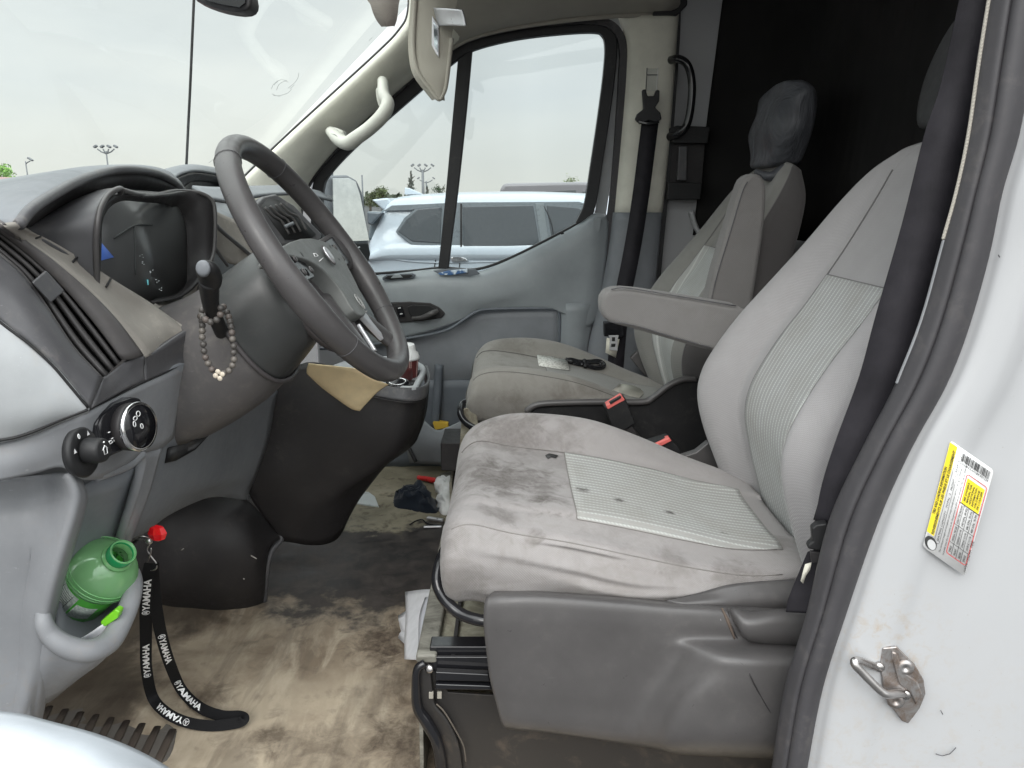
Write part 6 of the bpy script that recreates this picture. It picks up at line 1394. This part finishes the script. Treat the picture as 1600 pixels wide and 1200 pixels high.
# twist narrower on the left strand, as it turns edge-on
vs = [v for r in rows for v in r]
lanm = NT('lanyard_cloth'); q = lanm.noise(900, 2, .5); lanm.done((.012, .012, .013), .75, lanm.bump(q, .5, .0008), spec=.12)
mesh('strap', vs, gridfaces(len(rows), 3), lanm.m, rg, solid=.0006, smooth=False)
def onstrap(s, h):
    s = max(0, min(TOT-1e-5, s)); lo_, hi_ = 0, len(cum)-1
    while hi_-lo_ > 1:
        m_ = (lo_+hi_)//2
        if cum[m_] <= s: lo_ = m_
        else: hi_ = m_
    k = (s-cum[lo_])/(cum[hi_]-cum[lo_]+1e-9)
    p = LPc[lo_].lerp(LPc[hi_], k); sd_ = sides_[lo_].lerp(sides_[hi_], k); v = (p-C0).normalized()
    return p+sd_*h-v*.0032
V_, F_ = textvf('YAMAHA', 1., 'LEFT', .035)
tw = max(v.x for v in V_); vs, f = [], []
def nearest_s(u, v):
    best = (1e9, 0)
    for i, p in enumerate(LPc):
        q = p-C0; d = q.dot(fwd); x = 800+1200*q.x/d; y = 600-1200*(q.y*sin(PITCH)+q.z*cos(PITCH))/d
        e = (x-u)**2+(y-v)**2
        if e < best[0]: best = (e, cum[i])
    return best[1]
for (u0, v0, u1, v1) in ((252, 992, 266, 1036), (274, 1066, 312, 1110), (296, 1128, 243, 1104), (229, 1058, 230, 1006), (229, 962, 231, 906)):
    s0, s1 = nearest_s(u0, v0), nearest_s(u1, v1)
    if s1 < s0: s0, s1 = s1, s0
    L_ = s1-s0; lg = .011; k = (L_-lg-.002)/tw; hh = .0085
    if k < 0: continue
    b = len(vs)
    for v in V_: vs.append(onstrap(s0+lg+.002+v.x*k, -.0046+v.y*.0132))
    f += [tuple(b+i for i in q) for q in F_]
    cx = s0+lg/2
    for r in (.0052, .0018):
        tube_pts = [onstrap(cx+cos(x)*r, sin(x)*r) for x in [2*pi*j/20 for j in range(20)]]; tubev(tube_pts, .0004, 4, True, vs=vs, f=f)
    for a in (90, 210, 330):
        tubev([onstrap(cx+cos(radians(a))*.0005, sin(radians(a))*.0005), onstrap(cx+cos(radians(a))*.005, sin(radians(a))*.005)], .0005, 4, vs=vs, f=f)
mesh('lettering', vs, f, M['mark'], rg, smooth=False)
# papers on the floor
pf = [[(633, 922), (672, 920), (690, 922)], [(630, 960), (668, 965), (688, 960)], [(614, 972), (660, 985), (684, 990)], [(630, 1000), (655, 1005), (676, 1005)], [(634, 1031), (652, 1031), (664, 1031)]]
pm = thing('paper_sheets', 'fanned white paper sheets on the floor against the seat pedestal', 'papers', UZ(645, 1030, .73))
def UZs(pts, z): return [UZ(u, v, z) for u, v in pts]
patch('sheet', [[(633, 925, 1.55), (664, 921, 1.47), (692, 922, 1.38)], [(634, 960, 1.45), (664, 962, 1.37), (684, 962, 1.29)], [(632, 1000, 1.35), (655, 1003, 1.27), (676, 1000, 1.19)], [(632, 1030, 1.28), (650, 1031, 1.2), (667, 1031, 1.12)]], M['paper'], pm, solid=.001)
patch('sheet', [[(642, 950, 1.46), (660, 948, 1.42)], [(614, 967, 1.49), (655, 970, 1.38)], [(624, 988, 1.42), (655, 990, 1.33)]], M['paper'], pm, n=(1, 3), solid=.001)
patch('sheet', [[(634, 978, 1.43), (660, 975, 1.36)], [(615, 990, 1.43), (655, 992, 1.33)], [(640, 1014, 1.30), (660, 1012, 1.26)]], M['paper'], pm, n=(1, 3), solid=.001)
patch('sheet', [[(664, 934, 1.43), (688, 926, 1.37)], [(655, 965, 1.37), (683, 962, 1.285)], [(654, 1018, 1.22), (670, 1020, 1.14)]], simple('paper2', (.66, .68, .74), .8), pm, solid=.001)
# far floor litter
pl = slab('plastic_lid', UZs([(552, 788), (556, 776), (566, 771), (576, 771), (586, 778), (592, 794)], .735), simple('pale_lid', (.62, .66, .66), .3), None, dirv=(0, 0, 1), thick=.006, bevel=.002)
tag(pl, 'round pale plastic lid half tucked under the mat on the far floor', 'lid')
def crumple(name, px, Y, dep, mat, amp=.012, seed=0, n=14, lift=.03):
    """crumpled cloth blob from an outline on the floor"""
    P = [UZ(u, v, .73) for u, v in px]; c = sum(P, Vector())/len(P); vs = []; m_ = 40; Q = cat1(P, 4, True)
    ringsN = 8; M_ = len(Q)
    for i in range(ringsN+1):
        t = 1-i/ringsN
        for q in Q:
            p = c.lerp(q, t); h = lift*(1-t**2.2); p = p+Vector((0, 0, h)); nn_ = noise.noise_vector(Vector((p.x*38+seed, p.y*38, p.z*38)))
            vs.append(p+nn_*amp*(1 if 0 < t < 1 else .4)+Vector((0, 0, abs(noise.noise(Vector((p.x*60, p.y*60, seed))))*amp)))
    return mesh(name, vs, gridfaces(ringsN+1, M_, True), mat, None, solid=.002)
g_ = crumple('crumpled_glove', [(615, 782), (620, 774), (640, 774), (660, 770), (668, 772), (678, 784), (686, 800), (672, 805), (650, 802), (622, 797), (614, 792)], 0, 0, fabric('navy_cloth', (.018, .024, .036)), .02, 3, lift=.045)
tag(g_, 'crumpled dark navy cloth glove on the far floor', 'glove')
g_ = crumple('crumpled_tissue', [(680, 762), (690, 758), (704, 760), (712, 775), (708, 800), (694, 808), (682, 794), (688, 784), (684, 774)], 0, 0, M['white'], .018, 9, lift=.05)
tag(g_, 'crumpled white tissue beside the navy glove, partly behind the driver seat', 'tissue')
sc_ = thing('red_pen', 'red marker pen with a black cap lying on the far floor', 'pen', UZ(675, 750, .74))
tube('barrel', [UZ(653, 746, .745), UZ(670, 749, .745), UZ(690, 753, .745)], [.007, .0085, .0085], M['red'], sc_, n=3); tube('cap', [UZ(688, 752.5, .745), UZ(704, 756, .745)], .0092, M['black'], sc_, n=3)
wr_ = thing('cable_scrap', 'thin black cable with silver connectors on the dark floor by the driver seat', 'cable', UZ(670, 815, .73))
tube('wire', [UZ(640, 820, .735), UZ(650, 814, .74), UZ(660, 812, .74), (UZ(668, 818, .735)), UZ(690, 822, .735)], .002, M['gloss'], wr_)
box('connector', UZ(680, 811, .738), (.05, .012, .008), M['silver'], wr_, R=Matrix.Rotation(-.35, 3, 'Z')); box('connector', UZ(676, 823, .736), (.05, .008, .006), M['silver'], wr_, R=Matrix.Rotation(.05, 3, 'Z'))
# things on the passenger cushion: found by casting onto it
dg = bpy.context.evaluated_depsgraph_get(); dg.update()
def hit(u, v, lift=.002):
    r = ray(u, v).normalized(); ok, loc, nrm, *_ = scene.ray_cast(dg, C0+r*.3, r)
    return (loc-r*lift) if ok else U(u, v, 1.9)
def onp(name, px, mat, lift=.003, th=.001, **k): 
    P = [hit(u, v, lift) for u, v in px]; return slab(name, P, mat, k.get('parent'), dirv=(0, 0, 1), thick=th, bevel=0)
cdm = NT('leaflet'); q = cdm.noise(150, 3, .6); cdm.done(cdm.mix(cdm.mr(q, .5, .58), (.62, .62, .58), (.38, .37, .34)), .7)
cd = onp('paper_leaflet', [(839, 555), (862, 558), (886, 562), (890, 579), (868, 576), (842, 572)], cdm.m, .006); tag(cd, 'small folded white leaflet lying on the passenger seat cushion', 'leaflet')
wt_ = onp('paper_label', [(957, 610), (970, 600), (990, 603), (1002, 609), (1006, 615), (998, 622), (984, 619), (970, 614)], simple('cream', (.66, .64, .56), .8), .006); tag(wt_, 'cream cloth tag at the back of the passenger seat cushion', 'tag')
cb_ = thing('charging_cable', 'coiled black charging cable lying on the passenger seat cushion', 'cable', hit(915, 568))
def H(u, v, l=.006): return hit(u, v, l)
tube('cord', [H(u, v) for u, v in [(884, 562), (892, 561), (905, 564), (920, 564), (935, 563), (944, 568), (942, 575), (930, 576), (915, 572), (900, 569), (890, 566)]], .0042, M['gloss'], cb_, sides=8)
tube('cord', [H(u, v, .012) for u, v in [(908, 570), (920, 567), (936, 567), (939, 572), (928, 573), (912, 568), (890, 564)]], .0042, M['gloss'], cb_, sides=8)
tube('plug', [H(883, 562, .008), H(895, 566, .008)], .0075, M['black'], cb_, n=3)
tube('tie', [H(913, 562, .012), H(915, 574, .012)], .005, M['black'], cb_, n=3)
tp = onp('torn_patch', [(852, 712), (858, 709), (872, 712), (868, 716), (861, 714), (856, 717)], M['print'], .0035); tag(tp, 'small black scrap stuck on the front of the driver seat cushion', 'scrap')

# ================================================================== OUTSIDE
asph = NT('asphalt'); q = asph.noise(1.2, 6, .6); q2 = asph.noise(90, 3, .7); asph.done(asph.mix(asph.mr(q, .3, .7), (.045, .045, .047), (.075, .074, .073)), .85, asph.bump(q2, .4, .01))
gd = mesh('ground', [(-900, -900, 0), (900, -900, 0), (900, 900, 0), (-900, 900, 0)], [(0, 1, 2, 3)], asph.m, None, smooth=False); tag(gd, kind='structure')
YS = 7.5
def carpaint(name, col):
    m = NT(name); n = m.noise(.8, 3); m.done(m.mix(m.mr(n, .3, .7), tuple(x*.96 for x in col), col), .28, Coat_Weight=.6, spec=.5); return m.m
cw = carpaint('suv_white', (.50, .56, .62)); tint = simple('tinted_glass', (.05, .058, .065), .06, spec=.6); tyre = simple('tyre', (.02, .02, .02), .8)
suv = thing('parked_suv', 'white parked SUV with dark tinted windows, seen through the far door window', 'car', (1.2, YS+.9, 0), 'parked vehicles')
# body profile in x (from rear) and z, metres; the rear faces left
def sxz(u, v, Y=YS): p = U(u, v, Y); return p.x, p.z
xr = sxz(575, 310)[0]; 
low_ = [(xr-.02, .42), (xr-.10, .62), (xr-.09, .85), (xr-.06, 1.08), (xr+.05, 1.14), (xr+4.0, 1.02), (xr+4.55, .90), (xr+4.72, .70), (xr+4.70, .35), (xr+3.95, .25), (xr+1.0, .25), (xr+.1, .32)]
slab('body', [Vector((x, YS, z)) for x, z in low_], cw, suv, thick=1.82, bevel=.09, segs=5)
# greenhouse lofted with tumblehome
gs = []
for x, zt, ins in ((xr-.02, 1.22, .08), (xr+.08, 1.42, .11), (xr+.17, 1.58, .13), (xr+.34, 1.625, .15), (xr+.9, 1.655, .16), (xr+1.8, 1.655, .16), (xr+2.5, 1.60, .16), (xr+3.1, 1.42, .15), (xr+3.7, 1.12, .1)):
    gs.append([Vector((x, YS+.02, 1.0)), Vector((x, YS+.02+.06*(zt-1), 1.0+.3*(zt-1))), Vector((x, YS+ins*.75, zt-.10)), Vector((x, YS+ins+.08, zt-.02)), Vector((x, YS+.91, zt+.01)), Vector((x, YS+1.82-ins-.08, zt-.02)), Vector((x, YS+1.82-ins*.75, zt-.10)), Vector((x, YS+1.80, 1.0))])
loft('greenhouse', gs, cw, suv, n=(4, 2))
def gy(z): return YS+.012+ (z-1.05)*.14
def win(name, px, mat=tint, d=.0, parent=suv):
    P = []
    for u, v in px:
        p = U(u, v, YS+.05); y = gy(p.z)-.015-d; p = U(u, v, y); P.append(p)
    return slab(name, P, mat, parent, dirv=(0, 1, .0), thick=.03, bevel=.006)
bg_ = simple('band_grey', (.13, .15, .165), .3)
win('roof_strip', [(598, 330), (612, 321), (720, 316), (905, 315), (925, 322), (905, 320), (700, 322), (655, 326), (640, 329)], bg_, -.006)
win('door_surround', [(690, 321), (905, 319), (935, 330), (962, 352), (962, 388), (900, 388), (720, 394), (692, 384)], bg_, -.006)
win('quarter_surround', [(618, 362), (632, 340), (652, 324), (694, 321), (696, 386), (642, 382)], bg_, -.007)
win('window', [(622, 362), (635, 343), (653, 327), (690, 324), (688, 380), (644, 377)], tint, .004)
win('window', [(724, 323), (833, 321), (843, 382), (724, 389)], tint, .003); win('window', [(854, 321), (903, 325), (955, 356), (955, 384), (864, 385)], tint, .003)
win('window_seam', [(719, 318), (722, 318), (722, 390), (719, 390)], M['black'], .01)
win('window_pillar', [(836, 318), (850, 318), (860, 392), (847, 392)], simple('pillar_grey', (.15, .17, .18), .3), .004)
slab('spoiler', [U(580, 312, YS+.2), U(606, 309, YS+.2), U(614, 320, YS+.2), U(600, 329, YS+.2)], cw, suv, thick=1.4, bevel=.02)
slab('roof_fin', [U(632, 293, YS+.85), U(640, 294, YS+.85), U(656, 301, YS+.85), U(662, 304, YS+.85), U(632, 304, YS+.85)], cw, suv, thick=.04, bevel=.01)
slab('tail_lamp', [U(573, 330, YS-.01), U(598, 332, YS-.01), U(580, 352, YS-.01), U(574, 350, YS-.01)], simple('tail_grey', (.12, .14, .16), .2), suv, thick=.3, bevel=.02)
slab('rear_window', [U(u, v, YS+.12) for u, v in [(598, 327), (614, 322), (626, 352), (612, 376), (574, 376), (578, 350)]], simple('rear_glass', (.12, .15, .17), .2), suv, thick=1.55, bevel=.03)
tube('door_gap', [U(690, 384, YS-.004), U(682, 400, YS-.004), U(677, 440, YS-.004), U(682, 470, YS-.004)], .006, M['rubberb'], suv, sides=5)
slab('door_handle', [U(704, 402, YS-.04), U(714, 399, YS-.04), U(728, 403, YS-.04), U(732, 408, YS-.04), U(706, 410, YS-.04)], M['chrome'], suv, thick=.04, bevel=.01)
tube('body_crease', [U(580, 398, YS-.004), U(640, 408, YS-.006), U(720, 410, YS-.006), U(900, 404, YS-.006)], .008, cw, suv, sides=6)
for c in ([(850, 322), (862, 350), (866, 390), (868, 430), (860, 470)], [(720, 390), (718, 430), (724, 480)]):
    tube('door_gap', [U(u, v, YS-.004) for u, v in c], .005, M['rubberb'], suv, sides=5)
slab('door_handle', [U(u, v, YS-.04) for u, v in [(876, 398), (898, 396), (902, 402), (880, 405)]], M['chrome'], suv, thick=.04, bevel=.01)
slab('sill_trim', [Vector((xr+1.3, YS-.01, .28)), Vector((xr+3.4, YS-.01, .28)), Vector((xr+3.4, YS-.01, .42)), Vector((xr+1.3, YS-.01, .42))], M['rubberb'], suv, thick=.05, bevel=.01)
for x in (xr+.92, xr+3.72):
    for y in (YS-.01, YS+1.62):
        lathe('wheel', [(.20, -.005), (.33, 0), (.34, .03), (.34, .19), (.33, .22), (.2, .222)], (x, y, .34), (0, 1, 0), tyre, suv, sides=28)
        lathe('wheel_rim', [(.20, -.012), (.21, -.01), (.05, .012), (.02, .01)], (x, y, .34), (0, 1, 0), M['silver'], suv, sides=20)
# grey van behind
gv = thing('parked_van', 'dark grey van roof standing behind the white SUV', 'van', (3.2, 13.5, 0), 'parked vehicles')
Yv = 12.
gc = carpaint('van_grey', (.16, .15, .165))
vx0 = U(776, 300, Yv).x; vp = [(vx0, .4), (vx0, 1.1), (vx0+.05, 1.74), (vx0+.12, 1.82), (vx0+1.2, 1.84), (vx0+2.8, 1.80), (vx0+3.6, 1.25), (vx0+4.6, 1.05), (vx0+4.7, .4)]
slab('body', [Vector((x, Yv, z)) for x, z in vp], gc, gv, thick=1.9, bevel=.06)
slab('window', [Vector((vx0+.35, Yv-.01, 1.2)), Vector((vx0+.35, Yv-.01, 1.68)), Vector((vx0+1.2, Yv-.01, 1.72)), Vector((vx0+1.2, Yv-.01, 1.2))], tint, gv, thick=.02)
slab('window', [Vector((vx0+1.3, Yv-.01, 1.2)), Vector((vx0+1.3, Yv-.01, 1.70)), Vector((vx0+2.6, Yv-.01, 1.68)), Vector((vx0+3.2, Yv-.01, 1.2))], tint, gv, thick=.02)
for x in (vx0+.9, vx0+3.7): lathe('wheel', [(.2, 0), (.33, .01), (.33, .2), (.2, .21)], (x, Yv-.01, .34), (0, 1, 0), tyre, gv)
# red car far left
rc = thing('parked_car', 'red car roof showing past the left end of the dash', 'car', (-3.9, 5.2, 0), 'parked vehicles')
rcol = carpaint('car_red', (.42, .03, .03)); xr0 = 0; xr1 = U(66, 290, 5).x
slab('body', [Vector((x, 5, z)) for x, z in ((xr1, .3), (xr1+.02, 1.2), (xr1-.1, 1.68), (xr1-.5, 1.74), (xr1-1.5, 1.78), (xr1-2.4, 1.74), (xr1-3.2, 1.3), (xr1-4.0, 1.1), (xr1-4.4, .9), (xr1-4.4, .3))], rcol, rc, thick=1.7, bevel=.08)
slab('window', [Vector((x, 4.99, z)) for x, z in ((xr1-.35, 1.12), (xr1-.5, 1.6), (xr1-1.5, 1.66), (xr1-2.3, 1.62), (xr1-2.9, 1.2))], tint, rc, thick=.03)
for x in (xr1-.9, xr1-3.6): lathe('wheel', [(.2, 0), (.32, .01), (.32, .2), (.2, .21)], (x, 4.98, .33), (0, 1, 0), tyre, rc)
# trees
def foliage(name, col):
    m = NT(name); n = m.noise(.9, 4); n2 = m.noise(12, 3); c = m.mix(m.mr(n, .35, .65), tuple(x*.55 for x in col), tuple(min(1, x*1.4) for x in col)); m.b.inputs['Roughness'].default_value = .7
    return m.done(m.mix(m.mr(n2, .4, .7, 0, .4), c, tuple(x*.5 for x in col)), .75, spec=.2)
bark = simple('bark', (.10, .08, .06), .9)
def tree(u, vtop, D, wpx, label, col, conifer=False, seed=1, n=900, base=310):
    rnd = random.Random(seed); b = U(u, 330, D); b.z = 0; h = U(u, vtop, D).z; w = wpx/1200*D/2
    t = thing('evergreen_tree' if conifer else 'leafy_tree', label, 'tree', b, 'trees beyond the parking lot')
    vs, f = tubev([b, b+Vector((.1, 0, h*.45)), b+Vector((0, 0, h*(.97 if conifer else .8)))], [w*.10+.08, w*.07+.05, .03], 7)
    for k in range(7):
        z = h*(.35+.08*k); a = rnd.uniform(0, 6.28); q = b+Vector((0, 0, z)); tubev([q, q+Vector((cos(a)*w*.5, sin(a)*w*.5, h*.08))], [.06, .02], 5, vs=vs, f=f)
    mesh('trunk', vs, f, bark, t)
    vs, f = [], []
    cl = []
    if conifer:
        for k in range(34):
            z = .25+.75*k/34; r = w*(1-z)*1.15+.05; a = rnd.uniform(0, 6.28); cl.append((Vector((cos(a)*r*.55, sin(a)*r*.55, h*z)), r*.55, h*.03))
    else:
        for k in range(16):
            a = rnd.uniform(0, 6.28); r = w*rnd.uniform(.1, .75); z = rnd.uniform(.42, .9); r *= 1-max(0, z-.7)*1.8
            cl.append((Vector((cos(a)*r, sin(a)*r, h*z)), w*rnd.uniform(.2, .38), h*rnd.uniform(.05, .1)))
    ls = max(.05, w*.055)
    for k in range(n):
        c, r, hz = rnd.choice(cl); d = Vector((rnd.gauss(0, .5)*r, rnd.gauss(0, .5)*r, rnd.gauss(0, .6)*hz)); p = b+c+d
        x = Vector((rnd.uniform(-1, 1), rnd.uniform(-1, 1), rnd.uniform(-1, 1))).normalized(); y = x.orthogonal().normalized(); s = ls*rnd.uniform(.6, 1.4); q = len(vs)
        vs += [p-x*s, p+y*s*.6, p+x*s, p-y*s*.6]; f.append((q, q+1, q+2, q+3))
    mesh('crown', vs, f, foliage('leaf_%d' % seed, col), t, smooth=False, origin=True)
tree(598, 291, 60, 44, 'low bushy olive green tree just right of the wing mirror', (.10, .12, .05), seed=2, n=1500)
tree(643, 268, 60, 26, 'tall thin dark evergreen left of the window divider', (.035, .055, .04), True, 3, 1500)
tree(688, 288, 62, 30, 'short dark green tree at the left edge of the window divider', (.06, .09, .05), seed=4, n=1200)
tree(668, 291, 62, 14, 'small dark conifer beside the tall lamp mast', (.035, .055, .04), True, 8, 500)
tree(886, 274, 50, 44, 'pale green round tree behind the grey van roof', (.16, .20, .09), seed=5, n=1500)
tree(8, 250, 45, 60, 'bright green tree at the left edge of the windshield', (.22, .38, .10), seed=6, n=2200)
tree(578, 298, 70, 20, 'hazy little bush beside the wing mirror edge', (.16, .17, .10), seed=7, n=600)
# lamp masts
def mast(u, vtop, D, label, heads=4, r=.09, sc=1.):
    b = U(u, 330, D); b.z = 0; h = U(u, vtop, D).z; t = thing('lamp_mast', label, 'lamp post', b, 'parking lot lamp masts')
    mesh('pole', *tubev([b, b+Vector((0, 0, h))], [r*1.2, r*.7], 8), M['dashtop'], t)
    for k in range(heads):
        a = -1.05+2.1*k/max(1, heads-1) if heads > 1 else .4
        p = b+Vector((a*sc, 0, h+(.15 if heads > 1 else 0))); R = Matrix.Rotation(.6*(-1 if a < 0 else 1), 3, 'Y')
        mesh('arm', *tubev([b+Vector((0, 0, h-.2)), b+Vector((a*.6*sc, 0, h-.05)), p], .05, 6), M['dashtop'], t)
        mesh('lamp', *boxv(p+Vector((.12*a, 0, .18)), (.45*sc, .3, .15), R), M['dashtop'], t, bevel=.03)
mast(177, 236, 60, 'four headed lamp mast seen over the instrument hood', 4, .075, .6); mast(51, 252, 70, 'single headed lamp mast near the left tree', 1, .07, 1)
mast(662, 265, 62, 'tall many headed lamp mast beside the dark evergreen', 4, .13, .62); mast(667, 283, 90, 'shorter lamp mast just behind the tall mast', 2, .1, .7)
fp = thing('flag_pole', 'thin pole rising behind the wing mirror', 'pole', (U(522, 330, 30).x, 30, 0))
mesh('pole', *tubev([Vector((U(522, 330, 30).x, 30, 0)), Vector((U(522, 330, 30).x, 30, 5.0))], .045, 6), M['dashtop'], fp)
fp2 = thing('flag_pole', 'thin pale pole standing among the trees right of the wing mirror', 'pole', (U(568, 330, 60).x, 60, 0))
mesh('pole', *tubev([Vector((U(568, 330, 60).x, 60, 0)), Vector((U(568, 330, 60).x, 60, 3.3))], .06, 6), M['dashtop'], fp2)
# distant tree line, one soft mass
vs, f = [], []; rnd = random.Random(11)
for k in range(5000):
    x = rnd.uniform(-160, 160); hh = 2.2+1.0*noise.noise(Vector((x*.05, 0, 0))); p = Vector((x, 150+rnd.uniform(-5, 5), rnd.uniform(0, 1)*hh)); s = rnd.uniform(.4, .9)
    a = Vector((rnd.uniform(-1, 1), rnd.uniform(-1, 1), rnd.uniform(-1, 1))).normalized(); b_ = a.orthogonal().normalized(); q = len(vs); vs += [p-a*s, p+b_*s*.6, p+a*s, p-b_*s*.6]; f.append((q, q+1, q+2, q+3))
tl = mesh('distant_trees', vs, f, foliage('far_leaf', (.10, .115, .08)), None, smooth=False); tag(tl, 'low far off band of trees on the horizon', kind='stuff')
